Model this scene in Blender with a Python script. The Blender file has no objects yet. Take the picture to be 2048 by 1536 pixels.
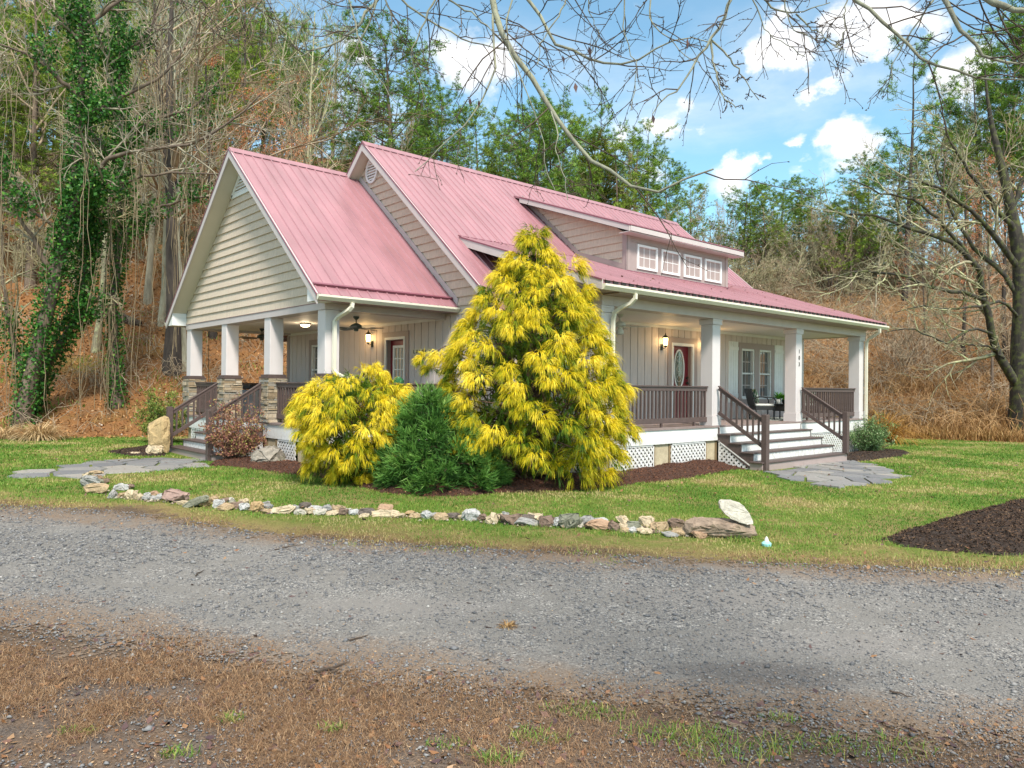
import bpy, bmesh, math, random
import numpy as np
from mathutils import Vector, Matrix
R = math.radians
rng = np.random.default_rng(11)
random.seed(5)
SC = bpy.context.scene
COL = SC.collection

# ------------------------------------------------------------------ camera
CAM = np.array([-7.063, -13.442, 0.824])
YAW, PITCH, ROLL, FPX = 0.840, 0.005, 0.009, 1486.2
RT = np.array([math.sin(YAW), -math.cos(YAW), 0.0])
FW = np.array([math.cos(YAW), math.sin(YAW), 0.0])
UP = np.array([0.0, 0.0, 1.0])
F2 = FW * math.cos(PITCH) + UP * math.sin(PITCH)
U2 = UP * math.cos(PITCH) - FW * math.sin(PITCH)
R3 = RT * math.cos(ROLL) + U2 * math.sin(ROLL)
U3 = U2 * math.cos(ROLL) - RT * math.sin(ROLL)
cd = bpy.data.cameras.new("camera")
cam = bpy.data.objects.new("camera", cd)
COL.objects.link(cam)
cd.sensor_width = 36.0
cd.lens = FPX * 36.0 / 2048.0
cd.clip_start = 0.05
cd.clip_end = 2000.0
cam.matrix_world = Matrix(((R3[0], U3[0], -F2[0], CAM[0]), (R3[1], U3[1], -F2[1], CAM[1]),
                           (R3[2], U3[2], -F2[2], CAM[2]), (0, 0, 0, 1)))
SC.camera = cam
SC.view_settings.view_transform = 'Standard'
SC.view_settings.look = 'None'
SC.view_settings.gamma = 1.0
SC.view_settings.exposure = 1.12
SC.cycles.max_bounces = 6
SC.cycles.diffuse_bounces = 3
SC.cycles.glossy_bounces = 3
SC.cycles.transparent_max_bounces = 8
SC.cycles.sample_clamp_indirect = 6.0

# ------------------------------------------------------------------ node helper
class NT:
    def __init__(s, tree):
        s.t = tree; s.n = tree.nodes; s.l = tree.links
    def node(s, typ, **kw):
        n = s.n.new(typ)
        for k, v in kw.items():
            setattr(n, k, v)
        return n
    def put(s, sock, v):
        if isinstance(v, bpy.types.NodeSocket): s.l.new(v, sock)
        elif v is not None:
            if hasattr(sock.default_value, '__len__'):
                n = len(sock.default_value)
                v = tuple(v) if hasattr(v, '__len__') else (v,) * n
                if len(v) == 3 and n == 4: v = v + (1.0,)
                sock.default_value = v[:n]
            else: sock.default_value = v
    def math(s, op, a, b=None, c=None, clamp=False):
        n = s.node('ShaderNodeMath', operation=op); n.use_clamp = clamp
        for i, v in enumerate((a, b, c)):
            if v is not None: s.put(n.inputs[i], v)
        return n.outputs[0]
    def vmath(s, op, a, b=None, scale=None):
        n = s.node('ShaderNodeVectorMath', operation=op)
        s.put(n.inputs[0], a)
        if b is not None: s.put(n.inputs[1], b)
        if scale is not None: s.put(n.inputs[3], scale)
        return n.outputs['Value'] if op in ('LENGTH', 'DISTANCE', 'DOT_PRODUCT') else n.outputs[0]
    def mix(s, f, a, b, blend='MIX'):
        n = s.node('ShaderNodeMix', data_type='RGBA', blend_type=blend)
        s.put(n.inputs[0], f); s.put(n.inputs[6], a); s.put(n.inputs[7], b)
        return n.outputs[2]
    def noise(s, vec, scale, detail=4, rough=0.5, dist=0.0):
        n = s.node('ShaderNodeTexNoise')
        if vec is not None: s.put(n.inputs['Vector'], vec)
        n.inputs['Scale'].default_value = scale; n.inputs['Detail'].default_value = detail
        n.inputs['Roughness'].default_value = rough; n.inputs['Distortion'].default_value = dist
        return n.outputs['Fac']
    def voro(s, vec, scale, feature='F1', out='Distance'):
        n = s.node('ShaderNodeTexVoronoi', feature=feature)
        if vec is not None: s.put(n.inputs['Vector'], vec)
        n.inputs['Scale'].default_value = scale
        return n.outputs[out]
    def ramp(s, fac, stops, interp='LINEAR'):
        n = s.node('ShaderNodeValToRGB'); cr = n.color_ramp; cr.interpolation = interp
        while len(cr.elements) < len(stops): cr.elements.new(0.5)
        for e, (p, c) in zip(cr.elements, stops):
            e.position = p; e.color = tuple(c) + (1.0,) if len(c) == 3 else c
        s.put(n.inputs[0], fac)
        return n.outputs[0]
    def rng(s, v, a, b, c=0.0, d=1.0, smooth=False):
        n = s.node('ShaderNodeMapRange'); n.interpolation_type = 'SMOOTHSTEP' if smooth else 'LINEAR'
        s.put(n.inputs[0], v)
        for i, x in enumerate((a, b, c, d)): n.inputs[i + 1].default_value = x
        return n.outputs[0]
    def mapping(s, vec, scale=(1, 1, 1), rot=(0, 0, 0)):
        n = s.node('ShaderNodeMapping'); s.put(n.inputs[0], vec)
        n.inputs[3].default_value = scale; n.inputs[2].default_value = rot
        return n.outputs[0]
    def sep(s, v):
        n = s.node('ShaderNodeSeparateXYZ'); s.put(n.inputs[0], v); return n.outputs
    def comb(s, x, y, z):
        n = s.node('ShaderNodeCombineXYZ')
        for i, v in enumerate((x, y, z)): s.put(n.inputs[i], v)
        return n.outputs[0]
    def attr(s, name, out='Fac'):
        n = s.node('ShaderNodeAttribute', attribute_name=name); return n.outputs[out]
    def bump(s, h, strength=0.3, dist=0.02, normal=None):
        n = s.node('ShaderNodeBump'); n.inputs['Strength'].default_value = strength
        n.inputs['Distance'].default_value = dist; s.put(n.inputs['Height'], h)
        if normal is not None: s.put(n.inputs['Normal'], normal)
        return n.outputs[0]

# ------------------------------------------------------------------ sky, sun
SUN_DIR = np.array([-0.35, -0.75, 0.95]); SUN_DIR /= np.linalg.norm(SUN_DIR)
W = bpy.data.worlds.new("World"); SC.world = W; W.use_nodes = True
w = NT(W.node_tree); w.n.clear()
sky = w.node('ShaderNodeTexSky', sky_type='NISHITA'); sky.sun_disc = False
sky.sun_elevation = math.asin(SUN_DIR[2]); sky.sun_rotation = math.atan2(SUN_DIR[0], SUN_DIR[1])
sky.altitude = 300; sky.air_density = 1.0; sky.dust_density = 0.6; sky.ozone_density = 2.0
dirv = w.node('ShaderNodeTexCoord').outputs['Generated']
z = w.sep(dirv)[2]
zz = w.math('MAXIMUM', z, 0.02)
flat = w.vmath('SCALE', dirv, scale=w.math('DIVIDE', 1.0, w.math('ADD', zz, 0.12)))
n1 = w.noise(w.mapping(flat, (1, 1, 0.3)), 1.3, 7, 0.55, 0.3)
n2 = w.noise(w.mapping(dirv, (1, 1, 2.6)), 9.0, 8, 0.62, 0.2)
n3 = w.noise(w.mapping(dirv, (1, 1, 1.6)), 26.0, 5, 0.6, 0.0)
def pxdir(px, py):
    v = F2 + R3 * (px - 1024) / FPX + U3 * (768 - py) / FPX
    return v / np.linalg.norm(v)
# cumulus puffs: direction in the sky, radius (radians)
puffs = [(1345,245,.021),(1318,262,.016),(1368,205,.013),(1300,255,.014),(1400,250,.016),(1640,185,.018),(1605,205,.018),(1670,160,.015),
         (1690,255,.022),(1655,270,.016),(1600,278,.010),(1592,290,.008),(1460,325,.013),(1490,335,.020),(1520,320,.012),(1560,100,.030),(1520,110,.022),(1600,110,.024),
         (1730,40,.038),(1790,20,.035),(1700,80,.030),(1660,40,.02),(1930,150,.034),(1960,125,.03),(1890,160,.02),(900,110,.036),(950,140,.045),(1000,115,.03),
         (1540,45,.014),(1680,305,.03),(1740,295,.03),(700,95,.02),(740,120,.02),(1570,45,.02),(1310,335,.02),(640,330,.03),(1460,365,.03),
         (560,60,.02),(1870,50,.016),(1830,45,.012),(1610,330,.010),(1590,345,.012),(1240,270,.02)]
n4 = w.noise(w.mapping(dirv, (1, 1, 1.2)), 17.0, 8, 0.66, 0.0)
wob = w.vmath('SCALE', w.comb(w.math('SUBTRACT', n2, 0.5), w.math('SUBTRACT', n3, 0.5), w.math('SUBTRACT', n4, 0.5)), scale=0.060)
dirw = w.vmath('ADD', dirv, wob)
acc = None
for (px, py, r_) in puffs:
    dd = w.vmath('DISTANCE', dirw, tuple(pxdir(px, py)))
    v = w.rng(dd, 0.0, r_ * 1.32, 1.0, 0.0)
    acc = v if acc is None else w.math('ADD', acc, v)
acc = w.math('ADD', acc, w.math('MULTIPLY', w.math('ADD', w.math('SUBTRACT', n4, 0.5), w.math('MULTIPLY', w.math('SUBTRACT', n3, 0.5), 0.5)), 1.3))
puff = w.rng(acc, 0.10, 1.15, 0.0, 0.98, True)
veil = w.rng(n1, 0.42, 0.70, 0.05, 0.45, True)
# high in the sky (out of the frame) closed cloud cover is added to whiten and soften the light
over = w.math('MULTIPLY', w.rng(z, 0.50, 0.72, 0.0, 1.0, True), w.rng(n1, 0.30, 0.50, 0.55, 1.0))
cov = w.math('MAXIMUM', w.math('MAXIMUM', puff, veil), over)
low = w.rng(z, 0.0, 0.28, 0.45, 0.0, True)
cov = w.math('MAXIMUM', cov, low)
cb = w.mix(w.rng(n2, 0.35, 0.6), (5.2, 5.5, 5.9), (7.4, 7.2, 7.0))
skyc = w.mix(1.0, sky.outputs[0], (1.05, 1.42, 1.28), 'MULTIPLY')
colr = w.mix(cov, skyc, cb)
bg = w.node('ShaderNodeBackground'); w.put(bg.inputs[0], colr); bg.inputs[1].default_value = 0.088
out = w.node('ShaderNodeOutputWorld'); w.l.new(bg.outputs[0], out.inputs[0])
sl = bpy.data.lights.new("sun", 'SUN'); sl.energy = 2.6; sl.angle = R(11); sl.color = (1.0, 0.94, 0.85)
sun = bpy.data.objects.new("sun", sl); COL.objects.link(sun)
sun.rotation_euler = Vector(-SUN_DIR).to_track_quat('-Z', 'Y').to_euler()
sun.location = (0, 0, 30)

# ------------------------------------------------------------------ materials
MATS = {}
def new_mat(name):
    m = bpy.data.materials.new(name); m.use_nodes = True
    t = NT(m.node_tree); t.n.clear()
    b = t.node('ShaderNodeBsdfPrincipled'); o = t.node('ShaderNodeOutputMaterial')
    t.l.new(b.outputs[0], o.inputs[0]); MATS[name] = m
    return m, t, b
def paint(name, c, rough=0.55, var=0.10, scale=6.0, stretch=(1, 1, 1), bump=0.08, dirt=0.0, metal=0.0, spec=0.4):
    m, t, b = new_mat(name)
    oc = t.node('ShaderNodeTexCoord').outputs['Object']
    v = t.mapping(oc, stretch)
    n = t.noise(v, scale, 6, 0.6)
    n_b = t.noise(v, scale * 9, 4, 0.6)
    hi = tuple(min(1, x * (1 + var)) for x in c); lo = tuple(x * (1 - var) for x in c)
    colr = t.mix(t.rng(n, 0.3, 0.7), lo, hi)
    if dirt:
        d = t.noise(oc, 1.7, 6, 0.7)
        colr = t.mix(t.math('MULTIPLY', t.rng(d, 0.5, 0.75), dirt), colr, (0.16, 0.13, 0.08))
    if name in ('column_paint', 'board_siding', 'white_trim', 'stucco_foundation'):
        hz = t.sep(oc)[2]; gr = t.noise(oc, 11.0, 5, 0.7)
        f_ = t.math('MULTIPLY', t.rng(t.math('ADD', hz, t.math('MULTIPLY', gr, 0.5)), 0.45, 1.35, 0.38, 0.0, True), t.rng(gr, 0.40, 0.62))
        colr = t.mix(f_, colr, (0.20, 0.15, 0.10))
    t.put(b.inputs['Base Color'], colr)
    b.inputs['Roughness'].default_value = rough; b.inputs['Metallic'].default_value = metal
    b.inputs['Specular IOR Level'].default_value = spec
    if bump: t.put(b.inputs['Normal'], t.bump(n_b, bump, 0.01))
    return m
M_board = paint('board_siding', (0.60, 0.515, 0.485), 0.6, 0.08, 3.0, (9, 9, 0.7), 0.25)
M_shake = paint('shake_siding', (0.585, 0.48, 0.375), 0.7, 0.13, 3.0, (12, 12, 0.6), 0.5)
M_taupe = paint('taupe_trim', (0.36, 0.28, 0.26), 0.5, 0.05, 4.0, (1, 1, 1), 0.05, 0.05)
M_light = paint('pale_trim', (0.52, 0.46, 0.44), 0.5, 0.05, 4.0, (1, 1, 1), 0.05, 0.08)
M_col = paint('column_paint', (0.62, 0.57, 0.56), 0.5, 0.03, 4.0, (1, 1, 1), 0.04, 0.03)
M_white = paint('white_trim', (0.76, 0.75, 0.73), 0.45, 0.04, 5.0, (1, 1, 1), 0.03, 0.12)
M_gutter = paint('gutter_metal', (0.72, 0.68, 0.55), 0.35, 0.04, 3.0, (1, 1, 1), 0.02, 0.15)
M_roof = paint('roof_metal', (0.325, 0.153, 0.172), 0.38, 0.16, 1.1, (2.5, .6, .6), 0.05, 0.10, 0.0, 0.75)
M_ridge = paint('roof_trim_metal', (0.22, 0.075, 0.10), 0.35, 0.06, 3.0)
M_brown = paint('deck_stain', (0.098, 0.068, 0.062), 0.5, 0.15, 5.0, (3, 3, 3), 0.12, 0.1)
M_deck = paint('deck_boards', (0.26, 0.20, 0.185), 0.55, 0.2, 4.0, (1, 6, 1), 0.15, 0.1)
M_ceil = paint('porch_ceiling', (0.80, 0.77, 0.72), 0.6, 0.02, 2.0)
M_conc = paint('stucco_foundation', (0.50, 0.42, 0.28), 0.85, 0.14, 4.0, (1, 1, 1), 0.3, 0.25)
M_soffit = paint('soffit_vinyl', (0.58, 0.52, 0.42), 0.6, 0.03, 3.0)
M_door = paint('red_door', (0.20, 0.018, 0.028), 0.35, 0.08, 5.0)
M_black = paint('black_wicker', (0.018, 0.018, 0.018), 0.5, 0.2, 60.0, (1, 1, 1), 0.3)
M_iron = paint('bronze_metal', (0.035, 0.04, 0.03), 0.4, 0.2, 20.0)
M_fan = paint('fan_green_metal', (0.075, 0.10, 0.085), 0.4, 0.1, 20.0)
M_lead = paint('caming', (0.6, 0.6, 0.58), 0.3, 0.1, 20.0)
M_dark = paint('painted_void_shade', (0.03, 0.028, 0.026), 0.9, 0.1, 3.0)  # near-black colour standing in for the shade inside openings
M_grey = paint('grey_vinyl', (0.30, 0.30, 0.31), 0.6, 0.05, 5.0)
M_cloth = paint('cushion_cloth', (0.62, 0.61, 0.56), 0.9, 0.04, 30.0)
M_teal = paint('teal_plastic', (0.30, 0.62, 0.62), 0.3, 0.05, 5.0)
M_pink = paint('pink_ribbon', (0.75, 0.08, 0.16), 0.6, 0.05, 5.0)
M_ink = paint('black_lettering', (0.03, 0.03, 0.03), 0.5, 0.0, 5.0)

def glass_mat(name, base, curtain=None, rough=0.04):
    m, t, b = new_mat(name)
    oc = t.node('ShaderNodeTexCoord').outputs['Object']
    if curtain:
        wv = t.noise(t.mapping(oc, (14, 14, 0.4)), 2.0, 3, 0.5)
        c = t.mix(t.rng(wv, 0.35, 0.65), tuple(x * 0.75 for x in curtain), curtain)
    else:
        c = base
    t.put(b.inputs['Base Color'], c); b.inputs['Roughness'].default_value = rough
    b.inputs['Specular IOR Level'].default_value = 0.9
    b.inputs['Coat Weight'].default_value = 1.0; b.inputs['Coat Roughness'].default_value = 0.02
    return m
M_glass = glass_mat('window_glass', (0.03, 0.035, 0.035))
M_glassc = glass_mat('curtained_glass', None, (0.13, 0.13, 0.13))
M_glassw = glass_mat('dormer_glass', (0.07, 0.075, 0.075))
M_glassg = glass_mat('green_oval_glass', (0.05, 0.09, 0.07))
M_glassd = glass_mat('lace_glass', None, (0.42, 0.42, 0.36))

def lamp_mat(name, c, s):
    m, t, b = new_mat(name)
    b.inputs['Base Color'].default_value = c + (1,); b.inputs['Emission Color'].default_value = c + (1,)
    b.inputs['Emission Strength'].default_value = s
    return m
M_lamp = lamp_mat('lit_lamp_glass', (1.0, 0.72, 0.32), 5.0)
M_lamp2 = lamp_mat('lit_dome_glass', (1.0, 0.80, 0.50), 3.0)

def stone_mat(name, stops, scale=5.0, rough=0.85, bump=0.6, island=True):
    """rock with veins; colour differs from stone to stone"""
    m, t, b = new_mat(name)
    oc = t.node('ShaderNodeTexCoord').outputs['Object']
    geo = t.node('ShaderNodeNewGeometry'); oi = t.node('ShaderNodeObjectInfo')
    rnd = geo.outputs['Random Per Island'] if island else oi.outputs['Random']
    n = t.noise(oc, scale, 7, 0.65, 0.6); n2 = t.noise(oc, scale * 6, 5, 0.7)
    f = t.math('ADD', t.math('MULTIPLY', rnd, 0.75 if island else 0.0), t.math('MULTIPLY', n, 0.35))
    c = t.ramp(f, stops)
    c = t.mix(t.rng(n2, 0.35, 0.75, 0.0, 0.45), c, tuple(x * 0.45 for x in stops[0][1]))
    t.put(b.inputs['Base Color'], c); b.inputs['Roughness'].default_value = rough
    t.put(b.inputs['Normal'], t.bump(t.math('ADD', n, t.math('MULTIPLY', n2, 0.5)), bump, 0.03))
    return m
M_pier = stone_mat('stacked_stone', [(0.0, (0.20, 0.14, 0.08)), (0.35, (0.36, 0.27, 0.17)), (0.6, (0.30, 0.29, 0.26)), (0.8, (0.48, 0.38, 0.25)), (1.0, (0.52, 0.47, 0.40))])
def rock_mat(name, c, moss=0.15, var=0.35):
    m, t, b = new_mat(name)
    oc = t.node('ShaderNodeTexCoord').outputs['Object']
    n = t.noise(oc, 7.0, 8, 0.66, 0.8); n2 = t.noise(oc, 34.0, 5, 0.7); n3 = t.noise(oc, 3.1, 5, 0.6)
    lo = tuple(x * (1 - var) for x in c); hi = tuple(min(0.9, x * (1 + var * 0.6)) for x in c)
    k = t.mix(t.rng(n, 0.32, 0.68), lo, hi)
    k = t.mix(t.rng(n2, 0.5, 0.72, 0.0, 0.6), k, tuple(x * 0.4 for x in c))
    k = t.mix(t.rng(n3, 0.56, 0.70, 0.0, moss), k, (0.10, 0.11, 0.04))
    t.put(b.inputs['Base Color'], k); b.inputs['Roughness'].default_value = 0.85
    t.put(b.inputs['Normal'], t.bump(t.math('ADD', n, t.math('MULTIPLY', n2, 0.5)), 0.7, 0.03))
    return m
ROCK = dict(white=rock_mat('white_rock', (0.52, 0.48, 0.40), 0.15, 0.4), cream=rock_mat('cream_rock', (0.56, 0.45, 0.30), 0.1),
            tan=rock_mat('tan_rock', (0.44, 0.32, 0.19)), gold=rock_mat('gold_rock', (0.44, 0.30, 0.15)),
            orange=rock_mat('orange_rock', (0.42, 0.27, 0.17)), grey=rock_mat('grey_rock', (0.34, 0.33, 0.31), 0.3),
            pale=rock_mat('pale_grey_rock', (0.50, 0.49, 0.47), 0.2), brown=rock_mat('brown_rock', (0.22, 0.15, 0.11), 0.3),
            dark=rock_mat('dark_rock', (0.15, 0.12, 0.10), 0.3), mossy=rock_mat('mossy_rock', (0.22, 0.22, 0.16), 0.8),
            pink=rock_mat('pinkish_rock', (0.34, 0.23, 0.19), 0.1))

def leaf_mat(name, stops, rough=0.6, trans=0.25, tint='tint'):
    """foliage: colour from a per-leaf attribute"""
    m, t, b = new_mat(name)
    c = t.ramp(t.attr(tint), stops)
    t.put(b.inputs['Base Color'], c); b.inputs['Roughness'].default_value = rough
    b.inputs['Specular IOR Level'].default_value = 0.25
    if trans:
        tr = t.node('ShaderNodeBsdfTranslucent'); t.put(tr.inputs[0], c)
        mx = t.node('ShaderNodeMixShader'); mx.inputs[0].default_value = trans
        t.l.new(b.outputs[0], mx.inputs[1]); t.l.new(tr.outputs[0], mx.inputs[2])
        o = [n for n in t.n if n.type == 'OUTPUT_MATERIAL'][0]; t.l.new(mx.outputs[0], o.inputs[0])
    return m
def bark_mat(name, c, c2, scale=8.0, stretch=(1, 1, 0.25), lichen=None):
    m, t, b = new_mat(name)
    oc = t.node('ShaderNodeTexCoord').outputs['Object']
    n = t.noise(t.mapping(oc, stretch), scale, 6, 0.65, 0.4)
    k = t.mix(t.rng(n, 0.35, 0.65), c, c2)
    if lichen:
        n3 = t.noise(oc, 5.0, 5, 0.6)
        k = t.mix(t.rng(n3, 0.48, 0.62, 0.0, 0.8), k, lichen)
    t.put(b.inputs['Base Color'], k); b.inputs['Roughness'].default_value = 0.9
    t.put(b.inputs['Normal'], t.bump(n, 0.5, 0.03))
    return m

# ------------------------------------------------------------------ mesh builders
ORG = {}
def setp(o, label=None, cat=None, group=None, kind=None):
    if label: o['label'] = label
    if cat: o['category'] = cat
    if group: o['group'] = group
    if kind: o['kind'] = kind
    return o
def empty(name, loc, label=None, cat=None, group=None):
    o = bpy.data.objects.new(name, None); COL.objects.link(o); o.location = loc
    o.empty_display_size = 0.2
    ORG[o.name] = np.array(loc, float)
    return setp(o, label, cat, group)
def link_mesh(name, me, parent=None, origin=None):
    o = bpy.data.objects.new(name, me); COL.objects.link(o)
    if parent is not None:
        o.parent = parent; ORG[o.name] = ORG[parent.name]
    else:
        og = np.array(origin if origin is not None else (0, 0, 0), float)
        o.location = og; ORG[o.name] = og
    return o
def npmesh(name, V, F, mats, parent=None, origin=None, mi=None, tint=None, smooth=False):
    """V (n,3) world coords, F (m,k) ints, one k for all faces"""
    V = np.asarray(V, np.float32); F = np.asarray(F, np.int32)
    og = ORG[parent.name] if parent is not None else (np.array(origin, float) if origin is not None else np.zeros(3))
    V = V - og.astype(np.float32)
    me = bpy.data.meshes.new(name)
    me.vertices.add(len(V)); me.vertices.foreach_set('co', V.ravel())
    k = F.shape[1]; m = len(F)
    me.loops.add(m * k); me.loops.foreach_set('vertex_index', F.ravel())
    me.polygons.add(m); me.polygons.foreach_set('loop_start', np.arange(0, m * k, k, dtype=np.int32))
    me.polygons.foreach_set('loop_total', np.full(m, k, np.int32))
    if smooth: me.polygons.foreach_set('use_smooth', np.ones(m, bool))
    for x in (mats if isinstance(mats, (list, tuple)) else [mats]): me.materials.append(x)
    if mi is not None: me.polygons.foreach_set('material_index', np.asarray(mi, np.int32))
    if tint is not None:
        a = me.attributes.new('tint', 'FLOAT', 'POINT'); a.data.foreach_set('value', np.asarray(tint, np.float32))
    me.update(calc_edges=True)
    return link_mesh(name, me, parent, origin)

class MB:
    def __init__(s): s.v = []; s.f = []; s.m = []
    def poly(s, pts, mi=0):
        n = len(s.v); s.v += [tuple(map(float, p)) for p in pts]; s.f.append(tuple(range(n, n + len(pts)))); s.m.append(mi)
    def hexa(s, p, mi=0):
        """p: 8 points, bottom 0-3 counter-clockwise, top 4-7"""
        n = len(s.v); s.v += [tuple(map(float, q)) for q in p]
        for q in ((3, 2, 1, 0), (4, 5, 6, 7), (0, 1, 5, 4), (1, 2, 6, 5), (2, 3, 7, 6), (3, 0, 4, 7)):
            s.f.append(tuple(n + i for i in q)); s.m.append(mi)
    def box(s, x0, x1, y0, y1, z0, z1, mi=0):
        x0, x1 = min(x0, x1), max(x0, x1); y0, y1 = min(y0, y1), max(y0, y1); z0, z1 = min(z0, z1), max(z0, z1)
        s.hexa([(x0, y0, z0), (x1, y0, z0), (x1, y1, z0), (x0, y1, z0), (x0, y0, z1), (x1, y0, z1), (x1, y1, z1), (x0, y1, z1)], mi)
    def mbox(s, M, a0, a1, d0, d1, z0, z1, mi=0):
        p = M(a0, d0, z0); q = M(a1, d1, z1)
        s.box(p[0], q[0], p[1], q[1], p[2], q[2], mi)
    def prism(s, poly, off, mi=0):
        """extrude polygon by vector off"""
        n = len(s.v); k = len(poly); o = np.array(off)
        s.v += [tuple(map(float, p)) for p in poly] + [tuple(map(float, np.array(p) + o)) for p in poly]
        s.f.append(tuple(range(n + k - 1, n - 1, -1))); s.m.append(mi)
        s.f.append(tuple(range(n + k, n + 2 * k))); s.m.append(mi)
        for i in range(k):
            j = (i + 1) % k
            s.f.append((n + i, n + j, n + k + j, n + k + i)); s.m.append(mi)
    def bar(s, a, b, w, h, mi=0, up=(0, 0, 1)):
        a = np.array(a, float); b = np.array(b, float); d = b - a; d /= np.linalg.norm(d)
        u = np.array(up, float); sd = np.cross(d, u); sd /= np.linalg.norm(sd); u = np.cross(sd, d)
        sd *= w / 2; u *= h / 2
        s.hexa([a - sd - u, a + sd - u, b + sd - u, b - sd - u, a - sd + u, a + sd + u, b + sd + u, b - sd + u], mi)
    def tube(s, pts, rad, n=8, mi=0):
        P = np.array(pts, float); Rr = np.full(len(P), rad) if np.isscalar(rad) else np.array(rad, float)
        base = len(s.v); ref = None
        for i in range(len(P)):
            t = P[min(i + 1, len(P) - 1)] - P[max(i - 1, 0)]; t /= np.linalg.norm(t)
            if ref is None:
                ref = np.array([0, 0, 1.0]) if abs(t[2]) < 0.9 else np.array([1.0, 0, 0])
            sd = np.cross(t, ref); sd /= np.linalg.norm(sd); ref = np.cross(sd, t)
            for j in range(n):
                a = 2 * math.pi * (j + 0.5) / n
                s.v.append(tuple(P[i] + (sd * math.cos(a) + ref * math.sin(a)) * Rr[i]))
        for i in range(len(P) - 1):
            for j in range(n):
                k = (j + 1) % n
                s.f.append((base + i * n + j, base + i * n + k, base + (i + 1) * n + k, base + (i + 1) * n + j)); s.m.append(mi)
        s.f.append(tuple(base + j for j in range(n))); s.m.append(mi)
        s.f.append(tuple(base + (len(P) - 1) * n + n - 1 - j for j in range(n))); s.m.append(mi)
    def lathe(s, prof, c, n=16, mi=0):
        """prof [(r,z)]; c centre"""
        base = len(s.v); k = len(prof)
        for (r_, zz_) in prof:
            for j in range(n):
                a = 2 * math.pi * j / n
                s.v.append((c[0] + r_ * math.cos(a), c[1] + r_ * math.sin(a), c[2] + zz_))
        for i in range(k - 1):
            for j in range(n):
                q = (j + 1) % n
                s.f.append((base + i * n + j, base + i * n + q, base + (i + 1) * n + q, base + (i + 1) * n + j)); s.m.append(mi)
        s.f.append(tuple(base + n - 1 - j for j in range(n))); s.m.append(mi)
        s.f.append(tuple(base + (k - 1) * n + j for j in range(n))); s.m.append(mi)
    def build(s, name, mats, parent=None, origin=None, bevel=0.0, smooth=False, label=None):
        og = ORG[parent.name] if parent is not None else (np.array(origin, float) if origin is not None else np.zeros(3))
        me = bpy.data.meshes.new(name)
        me.from_pydata([tuple(np.array(v) - og) for v in s.v], [], s.f)
        for x in (mats if isinstance(mats, (list, tuple)) else [mats]): me.materials.append(x)
        me.polygons.foreach_set('material_index', s.m)
        bm = bmesh.new(); bm.from_mesh(me); bmesh.ops.recalc_face_normals(bm, faces=bm.faces[:]); bm.to_mesh(me); bm.free()
        if smooth:
            me.polygons.foreach_set('use_smooth', [True] * len(me.polygons))
            try: me.set_sharp_from_angle(angle=R(35))
            except Exception: pass
        o = link_mesh(name, me, parent, origin)
        if bevel:
            b = o.modifiers.new('bevel', 'BEVEL'); b.width = bevel; b.segments = 1; b.limit_method = 'ANGLE'
        if label: o['label'] = label
        return o

def build_each(mb, name, mats, parent):
    """every separate piece in the builder becomes an object of its own"""
    par = list(range(len(mb.v)))
    def fd_(a):
        while par[a] != a: par[a] = par[par[a]]; a = par[a]
        return a
    for f_ in mb.f:
        for q_ in f_[1:]: par[fd_(q_)] = fd_(f_[0])
    gr = {}
    for f_, m_ in zip(mb.f, mb.m): gr.setdefault(fd_(f_[0]), []).append((f_, m_))
    for fs in gr.values():
        n_ = MB(); mp = {}
        for f_, m_ in fs:
            for q_ in f_:
                if q_ not in mp: mp[q_] = len(n_.v); n_.v.append(mb.v[q_])
            n_.f.append(tuple(mp[q_] for q_ in f_)); n_.m.append(m_)
        n_.build(name, mats, parent)

# ------------------------------------------------------------------ terrain
EU = np.array([-60, -40, -20, -13, -9, -5, 0, 4, 12, 16, 25, 60.0])
ED = np.array([16, 18, 20.5, 21.8, 23.5, 29, 34, 35, 32, 28.5, 25, 20.0])
TS = np.array([.50, .54, .56, .56, .52, .46, .42, .42, .38, .34, .34, .34])
HM = np.array([40, 40, 38, 34, 30, 27, 23, 21, 19.5, 19, 21, 22.0])
def cam_ud(x, y):
    dx = np.asarray(x, float) - CAM[0]; dy = np.asarray(y, float) - CAM[1]
    return dx * RT[0] + dy * RT[1], dx * FW[0] + dy * FW[1]
def ud_xy(u, d):
    return CAM[0] + np.asarray(u) * RT[0] + np.asarray(d) * FW[0], CAM[1] + np.asarray(u) * RT[1] + np.asarray(d) * FW[1]
def wave(x, y, s, k):
    return (np.sin(x * s + k) * np.cos(y * s * 1.3 + 2.1 * k) + 0.5 * np.sin(x * s * 2.3 + y * s * 1.7 + 3 * k))
def H(x, y):
    u, d = cam_ud(x, y)
    e = np.interp(u, EU, ED); s = np.maximum(d - e, 0)
    t = np.interp(u, EU, TS); hm = np.interp(u, EU, HM)
    raw = t * (np.sqrt(s * s + 6.0) - math.sqrt(6.0))
    hill = hm * np.tanh(raw / hm) + np.clip(s / 12, 0, 1) * 0.30 * wave(x, y, 0.35, 1.0)
    base = -0.885 - 0.0098 * np.clip(u, -12, 14)
    return base + hill + 0.012 * wave(x, y, 0.9, 0.3)
def Hf(x, y): return float(H(x, y))
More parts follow.
